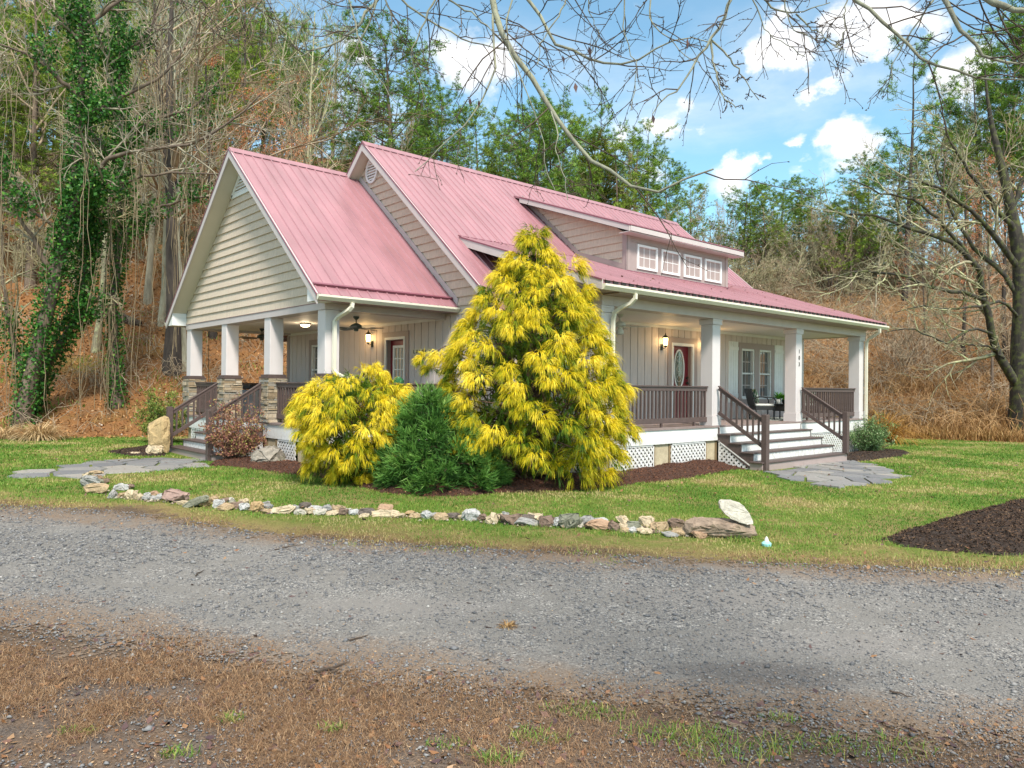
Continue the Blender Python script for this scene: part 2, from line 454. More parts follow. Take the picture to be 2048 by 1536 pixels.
def gp(px, py):
    """ground point seen at a photo pixel (2048 x 1536)"""
    r_ = F2 + R3 * (px - 1024) / FPX + U3 * (768 - py) / FPX
    t = np.linspace(2.0, 140, 6000)
    P = CAM[None] + r_[None] * t[:, None]
    below = P[:, 2] < H(P[:, 0], P[:, 1])
    i = int(np.argmax(below)) if below.any() else len(t) - 1
    a, b = t[max(i - 1, 0)], t[i]
    for _ in range(20):
        m_ = (a + b) / 2; q = CAM + r_ * m_
        if q[2] < Hf(q[0], q[1]): b = m_
        else: a = m_
    q = CAM + r_ * b
    return np.array([q[0], q[1], Hf(q[0], q[1])]), b
def at_d(px, d):
    """ground point in the direction of photo column px at depth d"""
    x, y = ud_xy((px - 1024) / FPX * d, d)
    return np.array([x, y, Hf(x, y)])
def point(px, py, d):
    return CAM + (F2 + R3 * (px - 1024) / FPX + U3 * (768 - py) / FPX) * d
# ================================================================== HOUSE
house = empty('house', (3.0, 0.0, -0.9), 'grey-beige cottage with pink metal roof, wraparound porches and a long front dormer', 'house')
MY = lambda Y0: (lambda a, d, z: (a, Y0 - d, z))
MX = lambda X0: (lambda a, d, z: (X0 - d, a, z))
XG, YF, XR, YB = 2.984, -1.85, 15.55, 8.1

def wallslab(mb, M, a0, a1, z0, z1, d0, d1, ops, mi=0):
    cuts = sorted({a0, a1, *[min(max(o[i], a0), a1) for o in ops for i in (0, 1)]})
    for p, q in zip(cuts, cuts[1:]):
        if q - p < 1e-4: continue
        c = (p + q) / 2; sp = [(z0, z1)]
        for o in ops:
            if o[0] < c < o[1]:
                ns = []
                for (u, v) in sp:
                    if o[2] > u: ns.append((u, min(o[2], v)))
                    if o[3] < v: ns.append((max(o[3], u), v))
                sp = [x for x in ns if x[1] - x[0] > 1e-4]
        for (u, v) in sp: mb.mbox(M, p, q, d0, d1, u, v, mi)
def boards(mb, M, a0, a1, z0, z1, ops, pitch=0.28, gap=0.02, d1=0.025):
    k = a0
    while k < a1 - 0.01:
        e = min(k + pitch - gap, a1)
        wallslab(mb, M, k, e, z0, z1, 0.0, d1, ops, 0)
        k += pitch

# ---- foundation and walls
f = MB()
f.box(XG + .02, XR, YF + .02, YB, -1.3, -.06)
f.box(0.06, XG + .02, 0.04, 0.16, -1.3, -.36); f.box(0.05, 0.17, 0.02, 1.24, -1.3, -.36)
f.box(0.06, 0.4, 7.6, 8.0, -1.3, -.36)
f.build('foundation', M_conc, house)
v = MB(); v.mbox(MX(XG + .02), -1.54, -1.10, .0, .03, -.73, -.50)
fv = v.build('foundation_vent', M_dark, house)
v = MB()
for i in range(9): v.mbox(MX(XG + .02), -1.52 + i * .05, -1.505 + i * .05, .03, .045, -.72, -.51)
v.mbox(MX(XG + .02), -1.55, -1.09, .03, .05, -.505, -.485); v.mbox(MX(XG + .02), -1.55, -1.09, .03, .05, -.745, -.725)
v.build('vent_grille', M_grey, fv)

OPF = [(8.89, 9.74, 0.0, 1.95), (12.24, 12.84, .63, 1.97), (13.22, 13.82, .63, 1.97)]
OPG = [(1.65, 2.42, 0.0, 1.97), (5.62, 6.38, .62, 1.95)]
wm = MB()
boards(wm, MY(YF), XG, XR, 0.0, 2.46, OPF); wm.build('front_wall', M_board, house, bevel=0.004)
wb = MB(); wallslab(wb, MY(YF), XG, XR, -.05, 2.8, -.22, -.002, OPF)
wb.box(XG + .02, XR, YB - .1, YB, -.05, 2.6); wb.box(XR - .1, XR, YF + .23, YB - .1, -.05, 2.6)
wallslab(wb, MX(XG), YF + .23, YB - .1, -.05, 2.6, -.22, -.002, OPG)
wb.build('wall_backing', M_taupe, house)
wm = MB(); boards(wm, MX(XG), YF, 7.93, 0.0, 2.42, OPG)
wm.mbox(MX(XG), YF - .02, YF + .1, .025, .04, -.05, 2.4); wm.build('side_wall', M_board, house, bevel=0.004)
# near-black panels painting the shade of unlit rooms behind the glass
ir = MB(); ir.box(XG + .24, XR - .12, YF + .24, YF + .30, 0, 2.6); ir.box(XG + .24, XG + .3, YF + .3, 7.5, 0, 2.6); ir.build('room_shade_panel', M_dark, house)
# band board below the wall, crown trim at the ceilings
for _f in (lambda t: t.mbox(MX(XG), YF - .03, .0, .0, .05, -.34, -.03), lambda t: t.box(XG - .05, 3.78, YF - .05, YF - .031, -.34, -.03)):
    t = MB(); _f(t); t.build('skirt_board', M_white, house)
t = MB()
t.mbox(MX(XG), 0.0, 7.9, .03, .055, 2.33, 2.40); t.mbox(MY(YF), 3.9, 15.4, .03, .055, 2.38, 2.45)
t.build('trim_board', M_white, house)
t = MB(); t.mbox(MX(XG), 7.86, 8.0, .026, .05, 0, 2.33); t.build('corner_board', M_taupe, house)

# ---- siding
def lap(mb, X, z0, z1, yr, e=0.195, dr=1):
    z = z0
    while z < z1 - .02:
        zt = min(z + e, z1)
        a0, a1 = yr(z); b0, b1 = yr(zt)
        if a1 - a0 > .02:
            if b1 - b0 < .02: b0 = b1 = (b0 + b1) / 2
            db, dt = .036 * dr, .004 * dr
            mb.poly([(X - db, a0, z), (X - db, a1, z), (X - dt, b1, zt), (X - dt, b0, zt)])
            mb.poly([(X, a0, z), (X, a1, z), (X - db, a1, z), (X - db, a0, z)])
        z += e
LR = lambda y: 6.378 - .849 * abs(y - 4.0)          # left porch roof top
s = MB(); lap(s, 0.0, 2.50, 6.2, lambda z: (max(4 - (6.22 - z) / .849, -.0), min(4 + (6.22 - z) / .849, 8.02)))
s.prism([(.01, 0, 2.5), (.01, 8.02, 2.5), (.01, 4, 6.23)], (.05, 0, 0)); s.build('porch_gable_siding', M_shake, house)
MRf = lambda y: 7.02 - .862 * abs(y - 3.166)        # main roof top
s = MB(); lap(s, XG, 2.42, 6.88, lambda z: (max(3.166 - (6.86 - z) / .862, YF - .0), min(3.166 + (6.86 - z) / .862, 7.9)))
s.prism([(XG + .01, YF, 2.4), (XG + .01, 8.1, 2.4), (XG + .01, 3.166, 6.87)], (.05, 0, 0)); s.build('gable_siding', M_shake, house)
DR = lambda y: 4.80 + .352 * (y + 1.958)            # dormer roof top
PR = lambda y: 4.255 + .327 * (y + .042)            # porch roof top
def cheek_y(z):
    yr = (z - 4.255) / .862 - .042 if z > 4.255 else (z - 4.255) / .327 - .042
    ya = max(-1.60, (z + .17 - 4.80) / .352 - 1.958)
    return (ya, max(ya, yr + .1))
s = MB(); lap(s, 7.333, 3.70, 6.1, cheek_y)
s.prism([(7.343, -1.6, 3.6), (7.343, -.04, 4.1), (7.343, 2.4, 6.2), (7.343, 2.0, 6.0), (7.343, -1.6, 4.72)], (.05, 0, 0)); s.build('dormer_cheek', M_shake, house)
s = MB(); s.prism([(11.75, -1.6, 3.6), (11.75, -.04, 4.1), (11.75, 2.4, 6.2), (11.75, 2.0, 6.0), (11.75, -1.6, 4.72)], (.046, 0, 0)); s.build('dormer_cheek', M_shake, house)

# gable vent (triangle) and round vent
g = MB(); zt = 6.16
for (p, q) in (((4 - .80, 5.44), (4 + .80, 5.44)), ((4 - .80, 5.44), (4, zt)), ((4 + .80, 5.44), (4, zt))):
    g.bar((-.035, p[0], p[1]), (-.035, q[0], q[1]), .03, .085, up=(0, -(q[1] - p[1]), q[0] - p[0]))
z = 5.52
while z < 6.05:
    hw = (6.16 - z) / .849 - .06
    g.hexa([(-.012, 4 - hw, z), (-.045, 4 - hw, z - .03), (-.045, 4 + hw, z - .03), (-.012, 4 + hw, z),
            (-.012, 4 - hw, z + .035), (-.04, 4 - hw, z), (-.04, 4 + hw, z), (-.012, 4 + hw, z + .035)]); z += .075
g.build('gable_vent', M_white, house)
g = MB(); cy, cz = 3.19, 6.36
ring = [(cy + .285 * math.cos(a), cz + .32 * math.sin(a)) for a in np.linspace(0, 2 * math.pi, 29)[:-1]]
rin = [(cy + .225 * math.cos(a), cz + .26 * math.sin(a)) for a in np.linspace(0, 2 * math.pi, 29)[:-1]]
for i in range(28):
    j = (i + 1) % 28
    g.hexa([(2.955, *ring[i]), (2.955, *ring[j]), (2.955, *rin[j]), (2.955, *rin[i]), (2.92, *ring[i]), (2.92, *ring[j]), (2.92, *rin[j]), (2.92, *rin[i])])
for k in range(7):
    z = cz - .21 + k * .07; hw = .225 * math.sqrt(max(0, 1 - ((z - cz) / .26) ** 2))
    g.hexa([(2.955, cy - hw, z), (2.93, cy - hw, z - .022), (2.93, cy + hw, z - .022), (2.955, cy + hw, z), (2.955, cy - hw, z + .03), (2.93, cy - hw, z + .008), (2.93, cy + hw, z + .008), (2.955, cy + hw, z + .03)])
g.build('round_vent', M_white, house)

# ---- roofs
def roof(name, x0, x1, yr, zr, ye, ze, th=.14, ribs=.23, lip=True, x_off=0.0, cap=True, parent=None, shade_blocks=False):
    mb = MB()
    mb.hexa([(x0, yr, zr - th), (x1, yr, zr - th), (x1, ye, ze - th), (x0, ye, ze - th), (x0, yr, zr), (x1, yr, zr), (x1, ye, ze), (x0, ye, ze)], 0)
    L = np.array([0, ye - yr, ze - zr]); L /= np.linalg.norm(L); N = np.array([0, -L[2], L[1]]); N *= np.sign(N[2])
    a0 = np.array([0, yr, zr]); a1 = np.array([0, ye, ze]) + L * .035
    x = x0 + .03
    while x < x1:
        for (hw, ht, xx) in ((.022, .02, x),):
            p = [np.array([xx - hw, 0, 0]) + a0, np.array([xx + hw, 0, 0]) + a0, np.array([xx + hw, 0, 0]) + a1, np.array([xx - hw, 0, 0]) + a1]
            q = [np.array([xx - hw * .45, 0, 0]) + a0 + N * ht, np.array([xx + hw * .45, 0, 0]) + a0 + N * ht, np.array([xx + hw * .45, 0, 0]) + a1 + N * ht, np.array([xx - hw * .45, 0, 0]) + a1 + N * ht]
            mb.hexa(p + q, 0)
        x += ribs
    if shade_blocks:      # dark blocks painting the shade of rib openings under the sheet edge
        x = x0 + .05
        while x < x1 - .15:
            p0 = a1 - np.array([0, 0, .028]) ; mb.hexa([(x, p0[1] + .01, p0[2] - .02), (x + .13, p0[1] + .01, p0[2] - .02), (x + .13, p0[1] + .04, p0[2] - .02), (x, p0[1] + .04, p0[2] - .02), (x, p0[1] + .01, p0[2] + .022), (x + .13, p0[1] + .01, p0[2] + .022), (x + .13, p0[1] + .04, p0[2] + .022), (x, p0[1] + .04, p0[2] + .022)], 2); x += ribs
    # sheet edge past the fascia
    e0 = np.array([0, ye, ze]); o = L * .035
    X = lambda v: np.array([v, 0, 0])
    mb.hexa([X(x0) + e0 - N * .004, X(x1) + e0 - N * .004, X(x1) + e0 + o - N * .004, X(x0) + e0 + o - N * .004, X(x0) + e0, X(x1) + e0, X(x1) + e0 + o, X(x0) + e0 + o], 0)
    ob = mb.build(name, [M_roof, M_ridge, M_dark], parent or house)
    return ob, L, N
def under(name, x0, x1, y0, y1, zfun, th, mat, parent=None):
    """soffit sheet just below a roof"""
    mb = MB(); a, b = zfun(y0) - th, zfun(y1) - th
    mb.hexa([(x0, y0, a - .02), (x1, y0, a - .02), (x1, y1, b - .02), (x0, y1, b - .02), (x0, y0, a - .002), (x1, y0, a - .002), (x1, y1, b - .002), (x0, y1, b - .002)])
    mb.build(name, mat, parent or house)
rl, L, N = roof('porch_gable_roof', -.40, 2.96, 4.0, 6.378, -.46, LR(-.46))
mb = MB()
c0 = np.array([-.40, -.46, LR(-.46)]) - L * .27 + N * .03; c1 = c0 + np.array([3.36, 0, 0])
mb.bar(c0, c1, .05, .05, up=N); mb.build('snow_guard', M_ridge, rl)
roof('porch_gable_roof', -.40, 2.96, 4.0, 6.378, 8.46, LR(8.46))
roof('main_roof', 2.663, 4.6, 3.166, 7.02, -2.35, MRf(-2.35))
mr, Lm, Nm = roof('main_roof', 4.603, 16.02, 3.166, 7.02, -.9, MRf(-.9))
roof('main_roof', 2.663, 16.02, 3.166, 7.02, 8.6, MRf(8.6))
pr, Lp, Np = roof('front_porch_roof', 3.286, 16.02, -.042, 4.262, -4.38, PR(-4.38), .11, shade_blocks=True)
dm = empty('dormer', (3.0, 0, -.9)); 
bpy.data.objects.remove(dm)
dr_, Ld, Nd = roof('dormer_roof', 7.02, 12.11, 2.273, DR(2.273), -1.958, 4.80, .05, shade_blocks=True)
# ridge caps
mb = MB()
for (x0, x1, y, z, sl) in ((-.42, 2.75, 4.0, 6.378, .849), (2.64, 16.04, 3.166, 7.02, .862)):
    for sg in (-1, 1):
        mb.hexa([(x0, y, z + .022), (x1, y, z + .022), (x1, y + sg * .14, z + .024 - .14 * sl), (x0, y + sg * .14, z + .024 - .14 * sl),
                 (x0, y, z + .045), (x1, y, z + .045), (x1, y + sg * .14, z + .034 - .14 * sl), (x0, y + sg * .14, z + .034 - .14 * sl)])
mb.build('ridge_cap', M_roof, house)
# valley flashing where the upper roof meets the porch roof
mb = MB(); mb.bar((3.29, -.05, 4.275), (7.3, -.05, 4.275), .12, .012, up=Np); mb.bar((11.83, -.05, 4.275), (16.02, -.05, 4.275), .12, .012, up=Np)
mb.bar((7.0, -1.97, 4.797), (12.13, -1.97, 4.797), .03, .03)
mb.build('roof_flashing', M_ridge, house)

# rake boards, fascias
def rake(mb, x, pts, h=.2, th=.03, dn=1.0, mi=0):
    """board hanging from the roof edge along pts [(y,z)...] on plane x"""
    for (p, q) in zip(pts, pts[1:]):
        mb.hexa([(x - th, p[0], p[1] - h), (x, p[0], p[1] - h), (x, q[0], q[1] - h), (x - th, q[0], q[1] - h),
                 (x - th, p[0], p[1] + .004), (x, p[0], p[1] + .004), (x, q[0], q[1] + .004), (x - th, q[0], q[1] + .004)], mi)
_rk = MB
def rk(name, mat, x, pts, h=.2, th=.03):
    mb = MB(); rake(mb, x, pts, h, th); mb.build(name, mat, house)
rk('rake_board', M_light, -.40, [(-.46, LR(-.46)), (4.0, 6.378), (8.46, LR(8.46))], .20)
rk('rake_board', M_light, 2.663, [(-2.35, MRf(-2.35)), (3.166, 7.02), (8.6, MRf(8.6))], .21)
rk('rake_board', M_light, 3.286, [(-4.38, PR(-4.38)), (-.1, PR(-.1))], .19)
rk('rake_board', M_light, 16.05, [(-4.38, PR(-4.38)), (-.042, PR(-.042)), (3.166, 7.02), (8.6, MRf(8.6))], .19)
rk('rake_board', M_light, 7.02, [(-1.958, 4.785), (2.0, DR(2.0) - .015)], .14)
rk('rake_flashing', M_ridge, 6.99, [(-1.97, 4.80), (2.0, DR(2.0) + .004)], .028, .012)
rk('rake_flashing', M_ridge, 3.256, [(-4.39, PR(-4.39) + .006), (-.1, PR(-.1) + .006)], .026, .012)
rk('rake_board', M_light, 12.14, [(-1.958, 4.80), (2.0, DR(2.0))], .17)
rk('rake_flashing', M_ridge, -.428, [(-.48, LR(-.48)), (4.0, 6.384), (8.48, LR(8.48))], .03, .014)
rk('rake_flashing', M_ridge, 2.635, [(-2.36, MRf(-2.36)), (3.166, 7.026), (8.62, MRf(8.62))], .03, .014)
# flashing board on the gable wall just above the porch roof
mb = MB(); rake(mb, 2.962, [(-.46, LR(-.46) + .18), (4.0, 6.378 + .16)], .15, .02); mb.build('step_flashing', M_light, house)
# corner boards of the cheek along the roof
mb = MB(); rake(mb, 7.31, [(-1.6, PR(-1.6) + .16), (-.042, PR(-.042) + .16), (2.2, MRf(2.2) + .14)], .13, .02); mb.build('step_flashing', M_taupe, house)
# soffits
under('soffit', -.40, -.02, -.40, 4.0, LR, .15, M_soffit); under('soffit', -.40, -.02, 4.0, 8.4, LR, .15, M_soffit)
under('soffit', 2.665, 2.96, -2.3, 3.166, MRf, .15, M_soffit); under('soffit', 2.665, 2.96, 3.166, 8.4, MRf, .15, M_soffit)
under('soffit', 7.0, 12.1, -1.95, -1.63, lambda y: 4.70, .05, M_light)
mb = MB(); mb.box(-.38, 2.95, -.42, -.03, 2.47, 2.49); mb.box(3.80, 15.70, -4.34, -3.925, 2.63, 2.65); mb.box(3.3, 3.785, -4.34, -1.9, 2.66, 2.68)
mb.box(15.71, 16.0, -4.34, -1.9, 2.66, 2.68)
mb.build('eave_soffit', M_taupe, house)
mb = MB()
for (a, b) in ((0.0, -.44), (8.02, 8.44)):
    zt = LR(b) - .15; za = LR(a) - .16
    mb.prism([(-.39, a, 2.46), (-.39, b, 2.46), (-.39, b, max(zt, 2.48)), (-.39, a, za)], (.37, 0, 0))
build_each(mb, 'eave_return', M_white, house)
# dormer front fascia, frieze and front wall
mb = MB(); mb.box(7.02, 12.11, -1.985, -1.955, 4.655, 4.77); mb.build('dormer_fascia', M_light, house)
mb = MB(); mb.box(7.30, 11.80, -1.63, -1.55, 3.60, 4.70)
mb.box(7.27, 7.42, -1.65, -1.631, 3.6, 4.70); mb.box(7.285, 7.30, -1.65, -1.50, 3.7, 4.72); mb.box(11.70, 11.82, -1.65, -1.631, 3.6, 4.70)
mb.box(7.43, 11.69, -1.645, -1.631, 4.50, 4.52); mb.box(7.43, 11.69, -1.65, -1.632, 4.58, 4.70)
mb.build('dormer_front', M_taupe, house)
mb = MB(); mb.box(7.26, 11.84, -1.70, -1.63, PR(-1.66) - .01, PR(-1.66) + .03); mb.build('roof_flashing', M_ridge, house)
# porch side panel above the left beam
mb = MB(); mb.prism([(3.83, -3.9, 2.5), (3.83, -1.86, 2.5), (3.83, -1.86, PR(-1.86) - .13), (3.83, -3.9, PR(-3.9) - .13)], (.03, 0, 0))
mb.prism([(15.62, -3.9, 2.5), (15.62, -1.86, 2.5), (15.62, -1.86, PR(-1.86) - .13), (15.62, -3.9, PR(-3.9) - .13)], (.03, 0, 0))
mb.prism([(15.55, YF, 2.4), (15.55, YB, 2.4), (15.55, YB, 2.7), (15.55, 3.166, 6.85), (15.55, YF, 2.65)], (.03, 0, 0))
build_each(mb, 'side_panel', M_taupe, house)

# ---- beams and ceilings
mb = MB(); mb.box(-.022, .30, -.03, 8.03, 2.348, 2.498); mb.box(.302, 2.94, -.03, .29, 2.348, 2.498); mb.box(.302, 2.94, 7.74, 8.03, 2.348, 2.498)
mb.box(3.785, 4.12, -3.925, -1.9, 2.442, 2.74); mb.box(4.122, 15.36, -3.925, -3.60, 2.442, 2.74); mb.box(15.362, 15.70, -3.925, -1.9, 2.442, 2.74)
mb.build('porch_beam', M_light, house)
mb = MB(); mb.box(-.035, -.023, -.03, 8.03, 2.49, 2.503); mb.build('beam_flashing', M_ridge, house)
mb = MB(); mb.box(.302, XG - .03, .292, 7.738, 2.40, 2.43); mb.box(4.122, 15.36, -3.598, YF - .03, 2.452, 2.48); mb.build('porch_ceiling', M_ceil, house)

# ---- gutters and downspouts
def gutter(x0, x1, y, z, sg, nm='gutter'):
    """back at y, projects sg*0.12"""
    s = sg * .12
    pr_ = [(y, z), (y, z - .10), (y + s * .55, z - .105), (y + s, z - .04), (y + s, z), (y + s * .9, z), (y + s * .88, z - .035), (y + s * .5, z - .09), (y + s * .08, z - .09), (y + s * .08, z)]
    mb = MB(); n = len(pr_)
    for i in range(n):
        p, q = pr_[i], pr_[(i + 1) % n]
        mb.poly([(x0, *p), (x1, *p), (x1, *q), (x0, *q)])
    for x in (x0, x1):
        mb.poly([(x, y, z), (x, y, z - .10), (x, y + s * .55, z - .105), (x, y + s, z - .04), (x, y + s, z)])
    return mb.build(nm, M_gutter, house)
gutter(-.43, 2.95, -.435, 2.567, -1); gutter(-.43, 2.95, 8.435, 2.567, 1); gutter(3.26, 16.05, -4.345, 2.752, -1)
def spout(pts, w=.075, d=.06):
    P = [np.array(p, float) for p in pts]; mb = MB()
    mb.tube(P, [w * .62] * len(P), 4)
    o = mb.build('downspout', M_gutter, house, smooth=False); return o
def curve(p, q, n=7, sag=(0, 0, 0)):
    return [np.array(p) * (1 - t) + np.array(q) * t + np.array(sag) * math.sin(math.pi * t) for t in np.linspace(0, 1, n)]
spout([(.32, -.49, 2.46), (.31, -.49, 2.38), (.27, -.45, 2.32), (.20, -.16, 2.20), (.16, -.09, 2.12), (.155, -.08, 1.15), (.17, -.12, 1.08), (.30, -.40, .95), (.31, -.42, .85), (.31, -.42, -.7)])
spout([(4.20, -4.40, 2.65), (4.20, -4.40, 2.56), (4.18, -4.30, 2.47), (4.12, -4.08, 2.38), (4.08, -3.99, 2.30), (4.07, -3.96, 2.15), (4.07, -3.96, -.75)])
spout([(15.50, -4.40, 2.65), (15.52, -4.40, 2.55), (15.56, -4.25, 2.46), (15.60, -4.05, 2.36), (15.62, -3.98, 2.26), (15.62, -3.98, -.85)])

# ---- columns
CY = [0.0, 2.567, 5.142, 7.709]
prg = random.Random(3)
for y in CY:
    mb = MB(); mb.box(0, .316, y, y + .316, 1.07, 2.346)
    c = mb.build('column', M_col, house, bevel=.006)
    mb = MB(); mb.box(-.085, .40, y - .085, y + .40, .985, 1.02); mb.box(-.05, .366, y - .05, y + .366, 1.021, 1.072)
    mb.build('pier_cap', M_brown, c, bevel=.004)
    mb = MB(); mb.box(-.035, .35, y - .035, y + .35, -.02, .98)
    z = 0.0
    while z < .975:
        h = min(prg.choice((.035, .045, .055, .07, .1)), .985 - z)
        for side in range(4):
            a = 0.0
            while a < .44:
                wd = min(prg.uniform(.1, .3), .44 - a)
                if .44 - a - wd < .05: wd = .44 - a
                p = prg.uniform(.005, .035); g_ = .004
                A0, A1 = a + g_, a + wd - g_
                j = lambda: prg.uniform(-.006, .006)
                def q(aa, dd, zz):
                    aa += j(); dd += j(); zz += j() * .6
                    if side == 0: return (-.06 - dd, y - .06 + aa, zz)
                    if side == 1: return (-.06 + aa, y - .06 - dd, zz)
                    if side == 2: return (.376 + dd, y - .06 + aa, zz)
                    return (-.06 + aa, y + .376 + dd, zz)
                mb.hexa([q(A0, -.03, z + g_), q(A1, -.03, z + g_), q(A1, p, z + g_), q(A0, p, z + g_), q(A0, -.03, z + h - g_), q(A1, -.03, z + h - g_), q(A1, p * .9, z + h - g_), q(A0, p * .9, z + h - g_)])
                a += wd
        z += h
    mb.build('stone_pier', M_pier, c)
CX = [3.81, 7.63, 11.519, 15.356]
for x in CX:
    y = -3.886; mb = MB(); mb.box(x, x + .316, y, y + .316, .22, 2.31)
    c = mb.build('column', M_col, house, bevel=.006)
    mb = MB(); mb.box(x - .025, x + .341, y - .025, y + .341, 2.312, 2.44); mb.box(x - .035, x + .351, y - .035, y + .351, 2.40, 2.425); mb.build('column_cap', M_col, c)
    mb = MB(); mb.box(x - .02, x + .336, y - .02, y + .336, 0.0, .218); mb.build('column_base', M_col, c, bevel=.004)
    if abs(x - 11.519) < .01: colC = c
x = 3.81; mb = MB(); mb.box(x + .06, x + .3, YF - .16, YF - .03, 0, 2.44); mb.build('half_column', M_col, house)
mb = MB(); mb.box(15.36, 15.66, YF - .16, YF - .03, 0, 2.44); mb.build('half_column', M_col, house)

# ---- decks
mb = MB()
y = -.03
k = -.04
while k < 2.95:
    mb.box(k, min(k + .135, 2.955), -.05, 8.06, -.04, 0.0); k += .14
mb.build('side_porch_floor', M_deck, house)
mb = MB(); k = -3.935
while k < YF - .04:
    mb.box(3.78, 15.72, k, min(k + .135, YF - .03), -.04, 0.0); k += .14
mb.build('front_porch_floor', M_deck, house)
mb = MB()
mb.box(-.012, .02, 0.0, 2.86, -.345, -.042); mb.box(-.012, .02, 5.5, 8.03, -.345, -.042); mb.box(.021, 2.94, -.02, .012, -.345, -.042)
mb.box(3.80, 3.832, -3.91, -1.91, -.335, -.042); mb.box(3.833, 7.83, -3.91, -3.88, -.335, -.042); mb.box(11.72, 15.68, -3.91, -3.88, -.335, -.042); mb.box(15.65, 15.68, -3.87, -1.9, -.335, -.042)
build_each(mb, 'skirt_board', M_white, house)
# piers and posts beneath
mb = MB(); mb.box(5.57, 6.02, -3.86, -3.5, -1.2, -.34); mb.box(7.46, 7.78, -3.86, -3.5, -1.2, -.34); mb.box(11.75, 12.0, -3.86, -3.5, -1.2, -.34); mb.box(15.3, 15.6, -3.86, -3.5, -1.2, -.34)
mb.box(3.9, 4.15, -3.86, -3.5, -1.2, -.34); mb.box(.02, .3, 2.30, 2.66, -1.2, -.35); build_each(mb, 'deck_pier', M_conc, house)
M_wood = paint('pressure_treated_wood', (0.24, 0.17, 0.09), 0.7, .2, 6.0, (6, 6, 1), .3)
mb = MB()
for x in (5.50, 6.035, 7.39, 7.80): mb.box(x, x + .055, -3.87, -3.80, -1.2, -.335)
for y in (2.14, 2.70): mb.box(0.0, .06, y, y + .10, -1.2, -.345)
mb.build('deck_post', M_wood, house)

def clip_poly(poly, region):
    """clip 2D polygon to convex counter-clockwise region"""
    outp = poly
    for i in range(len(region)):
        a, b = region[i], region[(i + 1) % len(region)]
        inp, outp = outp, []
        if not inp: break
        f_ = lambda p: (b[0] - a[0]) * (p[1] - a[1]) - (b[1] - a[1]) * (p[0] - a[0])
        for j in range(len(inp)):
            p, q = inp[j], inp[(j + 1) % len(inp)]; fp, fq = f_(p), f_(q)
            if fp >= 0: outp.append(p)
            if (fp >= 0) != (fq >= 0):
                t_ = fp / (fp - fq); outp.append((p[0] + (q[0] - p[0]) * t_, p[1] + (q[1] - p[1]) * t_))
    return outp
def lattice(M, region, name='lattice_panel', mat=M_white, pitch=.125, w=.045, diag=True, parent=None):
    mb = MB(); xs = [p[0] for p in region]; zs = [p[1] for p in region]
    x0, x1, z0, z1 = min(xs), max(xs), min(zs), max(zs)
    for dr, dd in ((1, 0.0), (-1, .008)):
        if diag:
            n0 = int(((z1 - z0) + (x1 - x0)) / pitch) + 2
            for k in range(-1, n0 + 1):
                c = x0 + k * pitch if dr == 1 else x0 + k * pitch
                h = z1 - z0 + .2; ww = w * .7071
                if dr == 1: poly = [(c - ww - (h), z0 - .1), (c + ww - (h), z0 - .1), (c + ww, z0 - .1 + h), (c - ww, z0 - .1 + h)]
                else: poly = [(c - ww, z0 - .1), (c + ww, z0 - .1), (c + ww - h, z0 - .1 + h), (c - ww - h, z0 - .1 + h)]
                poly = clip_poly(poly, region)
                if len(poly) > 2: mb.prism([M(p[0], .008 + dd, p[1]) for p in poly], np.array(M(0, .007, 0)) - np.array(M(0, 0, 0)))
        else:
            lo, hi = (x0, x1) if dr == 1 else (z0, z1)
            k = lo
            while k < hi:
                poly = [(k, z0), (k + w, z0), (k + w, z1), (k, z1)] if dr == 1 else [(x0, k), (x1, k), (x1, k + w), (x0, k + w)]
                poly = clip_poly(poly, region)
                if len(poly) > 2: mb.prism([M(p[0], .008 + dd, p[1]) for p in poly], np.array(M(0, .007, 0)) - np.array(M(0, 0, 0)))
                k += pitch
    # frame
    for i in range(len(region)):
        a, b = np.array(region[i], float), np.array(region[(i + 1) % len(region)], float)
        if np.linalg.norm(b - a) < .05: continue
        d = (b - a) / np.linalg.norm(b - a); nrm = np.array([-d[1], d[0]]) * .03
        mb.prism([M(a[0], .028, a[1]), M(b[0], .028, b[1]), M(b[0] + nrm[0], .028, b[1] + nrm[1]), M(a[0] + nrm[0], .028, a[1] + nrm[1])], np.array(M(0, .006, 0)) - np.array(M(0, 0, 0)))
    return mb.build(name, mat, parent or house)
rect = lambda a0, a1, z0, z1: [(a0, z0), (a1, z0), (a1, z1), (a0, z1)]
lattice(MY(-3.86), rect(4.16, 5.49, -1.05, -.34)); lattice(MY(-3.86), rect(6.09, 7.38, -1.0, -.34))
lattice(MY(-3.86), rect(12.1, 15.3, -1.05, -.34)); lattice(MX(3.86), rect(-3.8, -1.95, -1.05, -.34))
lattice(MX(0.03), rect(1.27, 2.13, -1.0, -.35)); lattice(MX(0.03), rect(5.5, 7.6, -1.0, -.35))
mb = MB(); mb.box(.3, 2.9, .3, 7.9, -1.0, -.4) ; 

